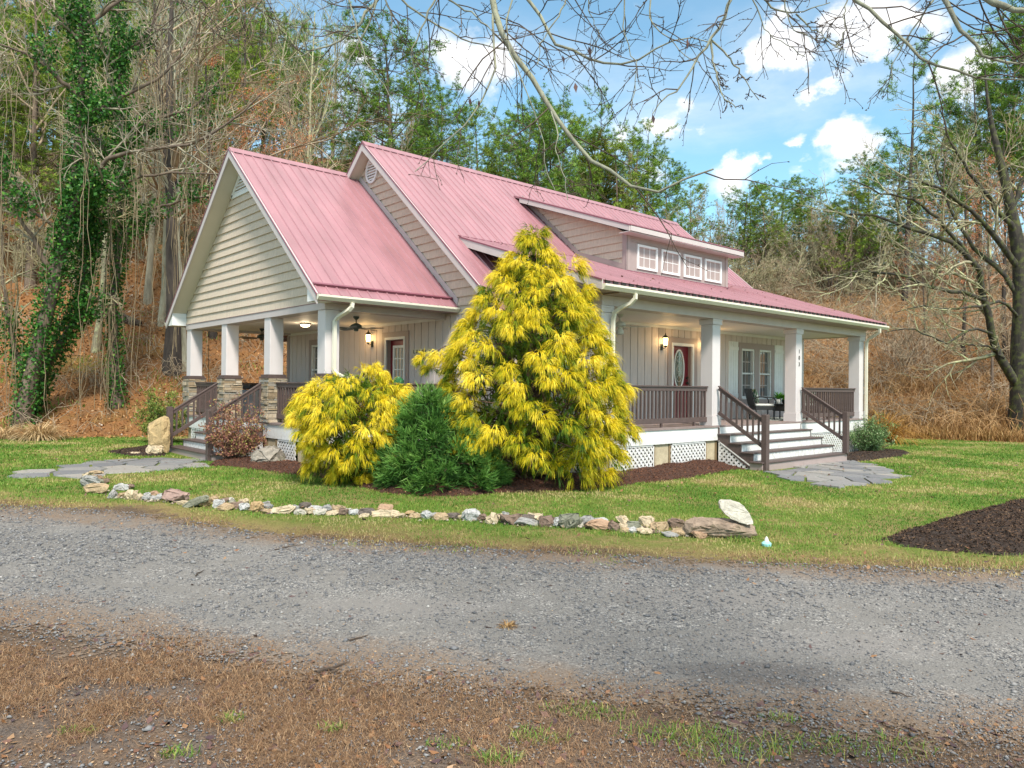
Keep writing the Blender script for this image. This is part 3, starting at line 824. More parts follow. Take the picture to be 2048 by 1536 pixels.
# ---- doors and windows
def frame(mb, M, a0, a1, z0, z1, w, d0, d1, mi=0, bottom=True, top=True):
    mb.mbox(M, a0, a0 + w, d0, d1, z0, z1, mi); mb.mbox(M, a1 - w, a1, d0, d1, z0, z1, mi)
    if top: mb.mbox(M, a0 + w, a1 - w, d0, d1, z1 - w, z1, mi)
    if bottom: mb.mbox(M, a0 + w, a1 - w, d0, d1, z0, z0 + w, mi)
def window(M, a0, a1, z0, z1, cols, rows, gl, double=True, d=.03, back=0.0):
    mb = MB(); frame(mb, M, a0, a1, z0, z1, .06, back - .06, d)
    zm = (z0 + z1) / 2
    if double: mb.mbox(M, a0 + .06, a1 - .06, back - .03, d - .012, zm - .022, zm + .022)
    o = mb.build('window', M_white, house, bevel=.003)
    mb = MB(); mb.mbox(M, a0 + .05, a1 - .05, back - .055, back - .04, z0 + .05, z1 - .05); mb.build('pane', gl, o)
    mb = MB(); A, B = a0 + .06, a1 - .06
    def grid(zl, zh, c, r_):
        for i in range(1, c): x_ = A + (B - A) * i / c; mb.mbox(M, x_ - .009, x_ + .009, back - .039, back - .03, zl, zh)
        for i in range(1, r_): z_ = zl + (zh - zl) * i / r_; mb.mbox(M, A, B, back - .0385, back - .031, z_ - .009, z_ + .009)
    if double: grid(z0 + .06, zm - .022, cols, rows); grid(zm + .022, z1 - .06, cols, rows)
    else: grid(z0 + .06, z1 - .06, cols, rows)
    mb.build('muntin', M_light if gl is M_glassc else M_white, o)
    return o
for i, (a, b) in enumerate(((7.69, 8.51), (8.68, 9.49), (9.67, 10.49), (10.66, 11.48))):
    o = window(MY(-1.632), a, b, 3.84, 4.46, 3, 2, M_glassw if i in (0, 3) else M_glass, False, .035, .03)
for (a, b) in ((12.19, 12.89), (13.17, 13.87)): window(MY(YF), a, b, .58, 2.02, 2, 2, M_glassc, True, .035, -.02)
window(MX(XG), 5.57, 6.43, .57, 2.0, 2, 2, M_glassc, True, .035, -.02)
mb = MB(); M = MY(YF)
mb.mbox(M, 12.04, 12.189, .026, .05, .42, 2.19); mb.mbox(M, 12.891, 13.169, .026, .05, .42, 2.19); mb.mbox(M, 13.871, 14.02, .026, .05, .42, 2.19)
for (a, b) in ((12.19, 12.89), (13.17, 13.87)): mb.mbox(M, a, b, .026, .05, 2.021, 2.19); mb.mbox(M, a, b, .026, .05, .42, .579)
mb.mbox(M, 8.66, 8.819, .026, .05, 0, 2.17); mb.mbox(M, 9.801, 9.96, .026, .05, 0, 2.17); mb.mbox(M, 8.82, 9.80, .026, .05, 2.031, 2.17)
M = MX(XG)
mb.mbox(M, 1.43, 1.579, .026, .05, 0, 2.17); mb.mbox(M, 2.481, 2.62, .026, .05, 0, 2.17); mb.mbox(M, 1.58, 2.48, .026, .05, 2.041, 2.17)
mb.mbox(M, 5.44, 5.569, .026, .05, .44, 2.15); mb.mbox(M, 6.431, 6.56, .026, .05, .44, 2.15); mb.mbox(M, 5.57, 6.43, .026, .05, 2.001, 2.15); mb.mbox(M, 5.57, 6.43, .026, .05, .44, .569)
build_each(mb, 'casing', M_taupe, house)
mb = MB(); mb.mbox(MY(YF), 12.19, 13.87, .051, .08, .55, .579); mb.build('sill', M_white, house)
# front door
M = MY(YF)
mb = MB(); frame(mb, M, 8.82, 9.80, 0.0, 2.03, .07, -.0, .06, bottom=False); fr = mb.build('front_door_frame', M_white, house)
mb = MB(); mb.mbox(M, 8.89, 9.73, -.13, -.09, .03, 1.95)
for (a0, a1, z0, z1) in ((8.99, 9.27, .15, .72), (9.35, 9.63, .15, .72)):
    frame(mb, M, a0, a1, z0, z1, .035, -.09, -.078)
dr = mb.build('front_door', M_door, house)
mb = MB(); cx, cz = 9.31, 1.36
E1 = [(cx + .235 * math.cos(a), cz + .52 * math.sin(a)) for a in np.linspace(0, 2 * math.pi, 37)[:-1]]
E2 = [(cx + .195 * math.cos(a), cz + .475 * math.sin(a)) for a in np.linspace(0, 2 * math.pi, 37)[:-1]]
for i in range(36):
    j = (i + 1) % 36
    mb.hexa([M(E1[i][0], -.09, E1[i][1]), M(E1[j][0], -.09, E1[j][1]), M(E2[j][0], -.09, E2[j][1]), M(E2[i][0], -.09, E2[i][1]),
             M(E1[i][0], -.065, E1[i][1]), M(E1[j][0], -.065, E1[j][1]), M(E2[j][0], -.065, E2[j][1]), M(E2[i][0], -.065, E2[i][1])])
mb.build('oval_frame', M_white, dr)
mb = MB(); mb.prism([M(p[0], -.088, p[1]) for p in E2], (0, -.006, 0)); mb.build('oval_glass', M_glassg, dr)
mb = MB()
for s_ in (1, -1):
    for k_ in (.35, .62, .85):
        mb.tube([M(cx + s_ * k_ * .19 * math.cos(a), -.078, cz + .42 * k_ * math.sin(a)) for a in np.linspace(-1.2, 1.2, 12)], .004, 4)
    for z_ in (1.1, 1.36, 1.62):
        mb.tube([M(cx + s_ * .09 * math.sin(a) * 1.0, -.078, z_ + .08 * math.cos(a)) for a in np.linspace(0, 3.14, 9)], .005, 4)
mb.build('leaded_pattern', M_lead, dr)
mb = MB(); 
for z_ in (.98, 1.12): mb.lathe([(.0, 0), (.022, .0), (.028, .02), (.018, .045), (0.004, .05)], (9.66, YF + .05, z_), 10)
mb.tube([M(9.66, -.085, .98), M(9.66, -.02, .98)], .028, 10); mb.tube([M(9.66, -.085, 1.12), M(9.66, -.05, 1.12)], .028, 10)
mb.build('handle', M_iron, dr)
mb = MB(); mb.mbox(M, 8.89, 9.73, -.13, .07, 0.0, .03); mb.build('threshold', M_white, house)
# side door with a nine-light window
M = MX(XG)
mb = MB(); frame(mb, M, 1.58, 2.48, 0, 2.04, .06, 0, .06, bottom=False); mb.build('side_door_frame', M_white, house)
mb = MB(); mb.mbox(M, 1.64, 2.42, -.13, -.09, .03, 1.97); dr = mb.build('side_door', M_door, house)
mb = MB(); frame(mb, M, 1.72, 2.28, .92, 1.84, .06, -.09, -.06)
for i in (1, 2): mb.mbox(M, 1.78 + .44 * i / 3 - .012, 1.78 + .44 * i / 3 + .012, -.085, -.066, .98, 1.78); mb.mbox(M, 1.78, 2.22, -.084, -.067, .98 + .8 * i / 3 - .012, .98 + .8 * i / 3 + .012)
mb.build('door_light', M_white, dr)
mb = MB(); mb.mbox(M, 1.76, 2.24, -.0895, -.086, .96, 1.80); mb.build('lace_pane', M_glassd, dr)
mb = MB(); mb.tube([M(2.34, -.09, 1.0), M(2.34, -.03, 1.0)], [.015, .03], 10); mb.build('handle', M_iron, dr)
# shutters
for (a, b) in ((11.50, 12.0), (14.06, 14.56)):
    mb = MB(); k = a; M = MY(YF)
    while k < b - .05: mb.mbox(M, k, min(k + .118, b), .026, .045, .45, 2.20); k += .125
    for z_ in (.62, 1.95): mb.mbox(M, a, b, .046, .062, z_, z_ + .10)
    mb.build('shutter', M_white, house, bevel=.003)
mb = MB(); k = 4.35
while k < 4.95: mb.mbox(MY(YF), k, k + .118, .026, .045, .45, 2.20); k += .125
mb.build('shutter', M_white, house, bevel=.003)

# ---- railings
def railing(p, q, z0=0.0, lat=False, name='railing'):
    p = np.array(p, float); q = np.array(q, float); L_ = np.linalg.norm(q - p); d = (q - p) / L_
    P3 = lambda t, z: (p[0] + d[0] * t, p[1] + d[1] * t, z)
    mb = MB(); mb.bar(P3(0, .885), P3(L_, .885), .10, .03); mb.bar(P3(.002, .825), P3(L_ - .002, .825), .045, .085)
    mb.bar(P3(.002, .14), P3(L_ - .002, .14), .045, .11)
    k = .6
    while k < L_: mb.bar(P3(k, .0), P3(k, .084), .05, .05, up=(d[0], d[1], 0)); k += 1.2
    r_ = mb.build(name, M_brown, house, bevel=.005)
    n = int(round(L_ / .13)); me = None
    for i in range(n):
        t_ = (i + .5) * L_ / n
        if me is None:
            mb = MB(); c = P3(0, 0); a = np.array([d[0], d[1], 0]) * .019; b = np.array([-d[1], d[0], 0]) * .019
            lo, hi = np.array([c[0], c[1], .195]), np.array([c[0], c[1], .783])
            mb.hexa([lo - a - b, lo + a - b, lo + a + b, lo - a + b, hi - a - b, hi + a - b, hi + a + b, hi - a + b])
            o = mb.build('baluster', M_brown, r_); me = o.data; first = o
        else:
            o = first.copy(); COL.objects.link(o); o.parent = r_; ORG[o.name] = ORG[r_.name]
        o.location = (d[0] * t_, d[1] * t_, 0)
    if lat:
        M_ = (lambda a_, dd, z: (p[0] + d[0] * a_ + d[1] * (dd + .03), p[1] + d[1] * a_ - d[0] * (dd + .03), z))
        lattice(M_, rect(.03, L_ - .03, .12, .62), 'lattice_screen', M_brown, .075, .03, False, r_)
    return r_
railing((4.13, -3.74), (7.62, -3.74)); railing((11.84, -3.74), (15.35, -3.74))
railing((3.95, -3.56), (3.95, -2.02)); railing((15.52, -3.56), (15.52, -2.02))
railing((.38, .15), (2.95, .15)); railing((.38, 7.87), (2.95, 7.87))
railing((.15, .38), (.15, 2.50), lat=True); railing((.15, 5.52), (.15, 7.64), lat=True)

def stairs(M, a0, a1, gz, label):
    rise = abs(gz) / 5; run = .295
    mb = MB(); rs = MB()
    ex = (0, 0, 0, .10)
    for k in range(1, 5):
        e = .03 if k < 4 else .16
        mb.mbox(M, a0 - e, a1 + e, run * (k - 1) + .002, run * k + .03, -rise * k - .032, -rise * k)
    for k in range(4):
        r_ = run * k
        rs.mbox(M, a0 + .01, a1 - .01, r_ - .02 if k else .012, r_ + (.0 if k else .024), -rise * (k + 1) + .001, -rise * k - (.033 if k else .042))
    st = mb.build('stairs', M_brown, house, bevel=.006)
    rs.build('riser', M_white, st)
    mb = MB(); mb.mbox(M, a0 - .12, a1 + .12, run * 4 - .02, run * 4 - .0, gz - .15, -rise * 4 - .033)
    mb.mbox(M, a0 - .12, a0 - .1, run * 3, run * 4 - .021, gz - .15, -rise * 4 - .033)
    mb.build('kick_board', M_taupe, st)
    for a in (a0 - .0, a1 - .04):
        poly = [(.03, -.043)]
        for k in range(1, 5):
            poly += [(run * (k - 1) + .03 if k == 1 else run * (k - 1), -rise * k - .034), (run * k, -rise * k - .034)] if k > 1 else [(.03, -.043), (.03, -rise - .034), (run, -rise - .034)]
        poly = [(.0, -.05), (.0, -.37), (run * 3.35, gz - .12), (run * 4 - .022, gz - .12), (run * 4 - .022, -rise * 4 - .034)]
        for k in (3, 2, 1):
            poly += [(run * k, -rise * (k + 1) - .034), (run * k, -rise * k - .034)]
        poly += [(.026, -rise - .034), (.026, -.05)]
        mb = MB(); mb.prism([M(a, r_, z) for r_, z in poly], np.array(M(.04, 0, 0)) - np.array(M(0, 0, 0)))
        mb.build('stringer', M_brown, st)
    for side, a in ((0, a0 - .02), (1, a1 + .02)):
        zb = gz - .2 if side == 0 else -rise * 4
        mb = MB(); mb.mbox(M, a - .065, a + .065, run * 4 - .05, run * 4 + .08, zb, .29); mb.build('newel_post', M_brown, st, bevel=.008)
        e = run * 4 - .05
        mb = MB(); A = M(a, .03, .90); B = M(a, e, .20); mb.bar(A, B, .075, .03); A2 = M(a, .032, .845); B2 = M(a, e - .001, .145); mb.bar(A2, B2, .04, .075)
        mb.bar(M(a, .032, .30), M(a, e - .001, -.40), .04, .085); hr = mb.build('handrail', M_brown, st, bevel=.004)
        n = 8
        for i in range(n):
            r_ = .03 + (e - .05) * (i + .3) / n
            zc = -.7 * (r_ - .03) / (e - .03)
            mb = MB(); mb.mbox(M, a - .018, a + .018, r_, r_ + .036, .335 + zc, .815 + zc); mb.build('baluster', M_brown, hr)
    return st
s1 = stairs(MY(-3.91), 7.83, 11.72, -.935, 'front')
s2 = stairs(MX(-.012), 2.87, 5.50, -.83, 'side')
lattice(MX(7.86), [(-4.92, -.95), (-3.93, -.95), (-3.93, -.345)], parent=house)
lattice(MY(2.93), [(-1.05, -.85), (0.0, -.85), (0.0, -.35)], parent=house)

# ================================================================== PORCH THINGS
def lantern(M, a, z, label, grp='lit wall lanterns'):
    p = M(a, .05, z); e = empty('wall_lantern', p, label, 'wall lantern', grp)
    mb = MB(); mb.mbox(M, a - .04, a + .04, .026, .045, z - .22, z - .06); q = M(a, .15, z)
    mb.tube([M(a, .045, z - .14), M(a, .10, z - .17), M(a, .15, z - .15)], .010, 6); mb.build('bracket', M_iron, e)
    mb = MB(); mb.lathe([(.002, -.15), (.035, -.13), (.05, -.10), (.055, -.095)], q, 8); mb.lathe([(.075, .09), (.06, .13), (.02, .17), (.008, .22)], q, 8)
    for k in range(4):
        c, s_ = math.cos(k * math.pi / 2 + .78), math.sin(k * math.pi / 2 + .78)
        mb.tube([(q[0] + .05 * c, q[1] + .05 * s_, q[2] - .095), (q[0] + .068 * c, q[1] + .068 * s_, q[2] + .09)], .005, 4)
    mb.build('cage', M_iron, e)
    mb = MB(); mb.lathe([(.045, -.094), (.06, .088)], q, 8); mb.build('lit_glass', M_lamp, e, smooth=True)
    l = bpy.data.lights.new('lantern_light', 'POINT'); l.energy = 3; l.color = (1, .62, .25); l.shadow_soft_size = .05
    o = bpy.data.objects.new('lantern_light', l); COL.objects.link(o); o.location = M(a, .26, z); 
    return e
lantern(MY(YF), 8.41, 2.03, 'lit bronze wall lantern just left of the red front door')
lantern(MY(YF), 10.22, 2.03, 'lit bronze wall lantern right of the front door, mostly hidden by a porch column')
lantern(MX(XG), 3.10, 2.05, 'lit bronze wall lantern beside the side door under the gable porch')
e = empty('ceiling_light', (1.5, 3.9, 2.40), 'lit dome light flush on the side porch ceiling between the two fans', 'ceiling light')
mb = MB(); mb.lathe([(.12, 0), (.135, -.01), (.135, -.035), (.12, -.04)], (1.5, 3.9, 2.40), 20); mb.build('base', M_iron, e, smooth=True)
mb = MB(); mb.lathe([(.12, -.04), (.11, -.07), (.07, -.095), (.01, -.105)], (1.5, 3.9, 2.40), 20); mb.build('dome', M_lamp2, e, smooth=True)
l = bpy.data.lights.new('dome_light', 'POINT'); l.energy = 5; l.color = (1, .78, .5); l.shadow_soft_size = .1
o = bpy.data.objects.new('dome_light', l); COL.objects.link(o); o.location = (1.5, 3.9, 2.22)

def fan(x, y, zc, mat, label, rot, light=False):
    e = empty('ceiling_fan', (x, y, zc), label, 'ceiling fan', 'porch ceiling fans')
    mb = MB(); mb.lathe([(.07, 0), (.065, -.035), (.03, -.07), (.014, -.08), (.014, -.16)], (x, y, zc), 14); mb.build('downrod', mat, e, smooth=True)
    mb = MB(); mb.lathe([(.03, -.15), (.075, -.17), (.125, -.20), (.13, -.255), (.09, -.275), (.055, -.285), (.05, -.33), (.01, -.335)], (x, y, zc), 18); mb.build('motor', mat, e, smooth=True)
    if light:
        mb = MB(); mb.lathe([(.05, -.33), (.08, -.36), (.085, -.42), (.05, -.45), (.01, -.455)], (x, y, zc), 14); mb.build('globe', M_cloth, e, smooth=True)
    for k in range(5):
        a = rot + k * 2 * math.pi / 5; c, s_ = math.cos(a), math.sin(a)
        D = np.array([c, s_, 0]); S_ = np.array([-s_, c, .16]); Z = np.array([x, y, zc - .262])
        mb = MB(); mb.bar(Z + D * .08, Z + D * .22, .04, .012)
        pr_ = [(.20, .045), (.26, .06), (.62, .075), (.66, .05), (.67, 0), (.66, -.05), (.62, -.075), (.26, -.06), (.20, -.045)]
        mb.prism([Z + D * r_ + S_ * w_ - np.array([0, 0, .012]) for r_, w_ in pr_], (0, 0, .008)); mb.build('blade', mat, e)
fan(1.5, 1.4, 2.40, M_fan, 'dark green ceiling fan at the near end of the side porch, fully visible', .3)
fan(1.5, 6.5, 2.40, M_iron, 'dark ceiling fan at the far end of the side porch, half behind a column', .75)
fan(5.55, -2.9, 2.452, M_cloth, 'off-white ceiling fan with a glass globe on the front porch ceiling', .5, True)

# plaque, numbers
e = empty('wall_plaque', (2.95, .95, 1.65), 'small cream plaque with dark lettering on the side porch wall right of the door', 'plaque')
mb = MB(); mb.box(2.925, 2.955, .55, 1.27, 1.58, 1.72); mb.box(2.90, 2.955, .53, 1.29, 1.565, 1.579); mb.build('board', M_soffit, e)
mb = MB()
for i, y in enumerate((1.18, 1.06, .94, .82, .70)):
    mb.box(2.918, 2.925, y, y + .018, 1.61, 1.69)
    if i % 2 == 0: mb.box(2.918, 2.925, y - .045, y - .001, 1.61, 1.625)
    else: mb.box(2.918, 2.925, y - .045, y - .03, 1.61, 1.69); mb.box(2.918, 2.925, y - .029, y - .001, 1.645, 1.66)
mb.build('lettering', M_ink, e)
for i, ch in enumerate('103'):
    fc = bpy.data.curves.new('digit', 'FONT'); fc.body = ch; fc.size = .15; fc.extrude = .004; fc.align_x = 'CENTER'
    fc.materials.append(M_iron)
    tmp = bpy.data.objects.new('tmp', fc); COL.objects.link(tmp); bpy.context.view_layer.update()
    dme = bpy.data.meshes.new_from_object(tmp.evaluated_get(bpy.context.evaluated_depsgraph_get())); bpy.data.objects.remove(tmp)
    o = bpy.data.objects.new('house_number_digit', dme); COL.objects.link(o); o.parent = colC
    o.location = np.array((11.519 + .158, -3.893, 1.80 - .17 * i)) - ORG[colC.name]; o.rotation_euler = (R(90), 0, 0)
    o['label'] = 'dark metal digit %s on the porch column' % ch

# hot tub, seen between the side porch piers
e = empty('hot_tub', (1.75, 6.7, 0.0), 'grey slatted hot tub with black cover at the far end of the side porch', 'hot tub')
mb = MB(); mb.box(.9, 2.7, 5.75, 7.6, .06, .70)
k = .9
while k < 2.65: mb.box(k, k + .085, 5.735, 5.749, .08, .68); mb.box(k, k + .085, 7.601, 7.615, .08, .68); k += .1
k = 5.75
while k < 7.55: mb.box(.885, .899, k, k + .085, .08, .68); k += .1
mb.box(.85, 2.75, 5.70, 7.65, 0.0, .06); mb.build('cabinet', M_grey, e)
mb = MB(); mb.box(.85, 2.75, 5.70, 6.66, .72, .85); mb.box(.85, 2.75, 6.67, 7.65, .72, .85); mb.build('cover', M_black, e, bevel=.03)

# seating group on the front porch
def chair(x, y, rot, label, wall=None):
    e = empty('porch_chair', (x, y, 0), label, 'chair', 'black wicker porch chairs')
    c, s_ = math.cos(rot), math.sin(rot)
    T = lambda a, b, z: (x + a * c - b * s_, y + a * s_ + b * c, z)       # a forward, b sideways
    def hx(mb, a0, a1, b0, b1, z0, z1, lean=0.0):
        mb.hexa([T(a0, b0, z0), T(a1, b0, z0), T(a1, b1, z0), T(a0, b1, z0), T(a0 + lean, b0, z1), T(a1 + lean, b0, z1), T(a1 + lean, b1, z1), T(a0 + lean, b1, z1)])
    mb = MB(); hx(mb, -.26, .28, -.28, .28, .28, .38); mb.build('seat', M_black, e, bevel=.008)
    mb = MB(); hx(mb, -.29, -.25, -.28, .28, .38, .86, -.12); mb.build('backrest', M_black, e, bevel=.01)
    for (a, b) in ((-.24, -.26), (-.24, .26), (.26, -.26), (.26, .26)):
        mb = MB(); mb.tube([T(a, b, 0), T(a, b, .28)], [.015, .019], 6); mb.build('leg', M_black, e)
    for b in (-.28, .28):
        mb = MB(); mb.tube([T(-.33, b, .60), T(-.15, b, .635), T(.1, b, .63), T(.25, b, .60), T(.29, b, .52), T(.27, b, .36)], .017, 6); mb.build('armrest', M_black, e)
    mb = MB(); hx(mb, -.24, .27, -.25, .25, .381, .445); o = mb.build('seat_cushion', M_cloth, origin=(x, y, .38), bevel=.02)
    return e, o, T
M_leafcush, t_, b_ = new_mat('leaf_print_cloth')
oc_ = t_.node('ShaderNodeTexCoord').outputs['Object']
wv_ = t_.voro(t_.mapping(oc_, (14, 14, 5)), 1.2)
t_.put(b_.inputs['Base Color'], t_.ramp(wv_, [(0.25, (.03, .13, .05)), (.42, (.05, .2, .08)), (.5, (.62, .64, .57)), (.62, (.62, .64, .57)), (.7, (.04, .16, .07))])); b_.inputs['Roughness'].default_value = .9
def pillow(T, a, b, z, rot, label, lean=-.2):
    V = []; F = []; n = 9
    for sgn in (1, -1):
        for i in range(n):
            for j in range(n):
                p, q = i / (n - 1) * 2 - 1, j / (n - 1) * 2 - 1
                th = .075 * (1 - p * p) ** .5 * (1 - q * q) ** .5 + .004
                k = .205 * (1 - .07 * (1 - abs(p * q)))
                V.append(T(a + sgn * th + lean * (q * .2 + .2), b + p * k, z + .2 + q * k))
    for s_ in (0, 1):
        for i in range(n - 1):
            for j in range(n - 1):
                o = s_ * n * n + i * n + j; F.append((o, o + 1, o + n + 1, o + n) if s_ == 0 else (o, o + n, o + n + 1, o + 1))
    m = npmesh('throw_pillow', V, F, M_leafcush, origin=T(a, b, z), smooth=True)
    setp(m, label, 'pillow', 'leaf print throw pillows')
face = math.atan2(RT[1], RT[0])
c1, cu1, T1 = chair(11.78, -2.76, face, 'black wicker chair facing right, left of the side table on the front porch')
setp(cu1, 'off-white seat cushion on the fully visible porch chair', 'cushion', 'seat cushions'); pillow(T1, -.16, -.02, .45, 0, 'green leaf print pillow on the left porch chair')
c2, cu2, T2 = chair(13.62, -3.05, face + math.pi + .35, 'black wicker chair mostly hidden behind the numbered porch column')
setp(cu2, 'off-white seat cushion on the porch chair behind the numbered column', 'cushion', 'seat cushions'); pillow(T2, -.20, -.02, .45, 0, 'pale leaf print pillow on the chair behind the porch column')
tx, ty = 12.56, -2.96
e = empty('side_table', (tx, ty, 0), 'black wicker side table between the two porch chairs', 'table')
mb = MB(); mb.box(tx - .20, tx + .20, ty - .20, ty + .20, .24, .42); mb.box(tx - .22, tx + .22, ty - .22, ty + .22, .421, .44); mb.build('tabletop', M_black, e, bevel=.006)
for (a, b) in ((-.17, -.17), (.17, -.17), (.17, .17), (-.17, .17)):
    mb = MB(); mb.tube([(tx + a, ty + b, 0), (tx + a, ty + b, .24)], .018, 6); mb.build('leg', M_black, e)
M_rug = paint('rug', (.40, .42, .38), .95, .25, 25.0)
mb = MB(); mb.box(11.6, 13.9, -3.45, -2.15, .001, .012); o = mb.build('rug', M_rug, origin=(12.7, -2.8, 0)); setp(o, 'thin grey-green rug under the porch table and chairs', 'rug')

M_fern = leaf_mat('fern_leaf', [(0, (.03, .14, .01)), (.6, (.10, .38, .03)), (1, (.20, .50, .06))], .5, .3)
M_succ = leaf_mat('succulent_leaf', [(0, (.02, .10, .04)), (1, (.06, .22, .08))], .4, .1)
def strap_plant(name, c, n, ln, w, mat, parent, seed, up=.9, spread=1.0):
    g = np.random.default_rng(seed); V = []; F = []; T = []
    for i in range(n):
        az = g.uniform(0, 6.283); l = ln * g.uniform(.6, 1.1); el = g.uniform(.25, 1.0) * up; D = np.array([math.cos(az), math.sin(az), 0]); S_ = np.array([-D[1], D[0], 0])
        p = np.array(c, float); tv = g.uniform(0, 1); b0 = len(V)
        for k in range(5):
            t_ = k / 4; ang = el * 1.5 - t_ * 1.3 * spread
            ww = w * (1 - t_ ** 2) + .002
            V += [p - S_ * ww, p + S_ * ww]; T += [tv, tv]
            p = p + (D * math.cos(ang) + np.array([0, 0, 1]) * math.sin(ang)) * l / 4
            if k: F.append((b0 + 2 * k - 2, b0 + 2 * k - 1, b0 + 2 * k + 1, b0 + 2 * k))
    return npmesh(name, V, F, mat, parent, tint=T)
def pot(x, y, z, r_, h, mat, label, cat, plant):
    e = empty('potted_plant', (x, y, z), label, cat, 'potted plants')
    mb = MB(); mb.lathe([(r_ * .55, 0), (r_ * .95, h * .35), (r_ * 1.05, h * .7), (r_ * .9, h), (r_ * .75, h), (r_ * .7, h * .85)], (x, y, z), 16); mb.build('pot', mat, e, smooth=True)
    plant(e, (x, y, z + h * .9)); return e
pot(12.43, -2.90, .44, .075, .13, M_white, 'green grassy plant in a round white pot on the porch side table', 'plant', lambda e, c: strap_plant('leaves', c, 110, .34, .011, M_fern, e, 4))
pot(12.62, -2.98, .44, .07, .13, M_black, 'leafy green plant in a black pot on the porch side table', 'plant', lambda e, c: strap_plant('leaves', c, 90, .30, .015, M_fern, e, 5))
def cactus(e, c):
    V = []; F = []; T = []
    g = np.random.default_rng(8)
    for k in range(6):
        az = g.uniform(0, 6.28); tl = g.uniform(.1, .6); h = g.uniform(.08, .2); cc = np.array(c) + np.array([math.cos(az) * tl * .25, math.sin(az) * tl * .25, h])
        sd = np.array([-math.sin(az + g.uniform(-1, 1)), math.cos(az), 0]); b0 = len(V)
        for i in range(7):
            for j in range(10):
                a = j / 10 * 6.283; b = i / 6 * math.pi
                V.append(cc + sd * .085 * math.sin(b) * math.cos(a) + np.array([0, 0, .11 * math.cos(b)]) + np.cross(sd, [0, 0, 1]) * .022 * math.sin(b) * math.sin(a)); T.append(k / 6)
        for i in range(6):
            for j in range(10): F.append((b0 + i * 10 + j, b0 + i * 10 + (j + 1) % 10, b0 + (i + 1) * 10 + (j + 1) % 10, b0 + (i + 1) * 10 + j))
    npmesh('pads', V, F, M_succ, e, tint=T, smooth=True)
mb = MB()
e = pot(2.02, .42, .62, .11, .16, M_iron, 'broad-padded green succulent standing just behind the side porch rail', 'plant', cactus)
mb.box(1.82, 2.22, .26, .58, .58, .62); mb.box(1.84, 1.88, .28, .32, 0, .58); mb.box(2.16, 2.20, .28, .32, 0, .58); mb.box(1.84, 1.88, .52, .56, 0, .58); mb.box(2.16, 2.20, .52, .56, 0, .58)
o = mb.build('plant_stand', M_brown, origin=(2.02, .42, 0)); setp(o, 'small brown plant stand behind the side porch railing', 'plant stand')
# ================================================================== GROUND
def curve_ud(pts):
    q = [cam_ud(*gp(*p)[0][:2]) for p in pts]
    return np.array([float(a[0]) for a in q]), np.array([float(a[1]) for a in q])
TU, TD = curve_ud([(0, 1010), (250, 1022), (500, 1062), (1000, 1100), (1500, 1125), (2048, 1142)])
LU, LD = curve_ud([(0, 1268), (300, 1305), (700, 1362), (1000, 1400), (1400, 1435), (2048, 1500)])
TU = np.concatenate([[-45], TU, [14, 45]]); TD = np.concatenate([[19.5], TD, [6.2, 5.0]])
LU = np.concatenate([[-45], LU, [14, 45]]); LD = np.concatenate([[12], LD, [2.6, 1.5]])
dtop = lambda u: np.interp(u, TU, TD); dlow = lambda u: np.interp(u, LU, LD)
def grid_obj(name, us, ds, zoff, mat, attrs, keep=None, kind='structure', zfun=None):
    U, D = np.meshgrid(us, ds, indexing='ij'); X, Y = ud_xy(U, D); Z = H(X, Y) + zoff
    if zfun is not None: Z = zfun(X, Y, U, D)
    V = np.stack([X, Y, Z], -1).reshape(-1, 3); a, b = U.shape
    i, j = np.meshgrid(np.arange(a - 1), np.arange(b - 1), indexing='ij'); i = i.ravel(); j = j.ravel()
    F = np.stack([i * b + j, (i + 1) * b + j, (i + 1) * b + j + 1, i * b + j + 1], -1)
    if keep is not None:
        c = V[F].mean(1); cu, cd_ = cam_ud(c[:, 0], c[:, 1]); F = F[keep(cu, cd_, c)]
        used = np.unique(F); mp = -np.ones(len(V), int); mp[used] = np.arange(len(used)); V = V[used]; F = mp[F]
    o = npmesh(name, V, F, mat, origin=(0, 0, 0), smooth=True)
    u, d = cam_ud(V[:, 0], V[:, 1])
    for k, fn in attrs.items():
        at = o.data.attributes.new(k, 'FLOAT', 'POINT'); at.data.foreach_set('value', np.asarray(fn(u, d), np.float32))
    if kind: o['kind'] = kind
    return o
# lawn / litter / dirt material
m, t, b = new_mat('ground_mat')
oc = t.node('ShaderNodeTexCoord').outputs['Object']
gd, hl, fd = t.attr('gd'), t.attr('hl'), t.attr('fd')
nA = t.noise(oc, 0.9, 5, 0.62); nB = t.noise(oc, 5.5, 5, 0.65); nC = t.noise(oc, 45.0, 4, 0.7); nD = t.noise(oc, 0.28, 4, 0.55)
green = t.mix(t.rng(nC, .3, .7), (.07, .12, .018), (.20, .26, .045))
straw = t.mix(t.rng(nC, .3, .7), (.17, .12, .04), (.40, .31, .14))
dirt = t.mix(t.rng(nC, .3, .7), (.075, .05, .032), (.20, .14, .09))
litter = t.mix(t.rng(nC, .3, .7), (.13, .058, .02), (.40, .195, .075))
litter = t.mix(t.rng(nB, .45, .7, 0, .6), litter, (.20, .13, .08))
litter = t.mix(t.rng(nD, .55, .72, 0, .45), litter, (.12, .15, .03))
pat = t.math('ADD', t.math('MULTIPLY', nA, .6), t.math('MULTIPLY', nB, .4))
lawn = t.mix(t.rng(pat, .47, .60, 0, .8, True), green, straw)
edge = t.math('ADD', gd, t.math('MULTIPLY', t.math('SUBTRACT', pat, .5), 3.0))
lawn = t.mix(t.rng(edge, 0.1, 0.9, 1, 0, True), lawn, straw)
lawn = t.mix(t.rng(edge, -.25, .35, 1, 0, True), lawn, dirt)
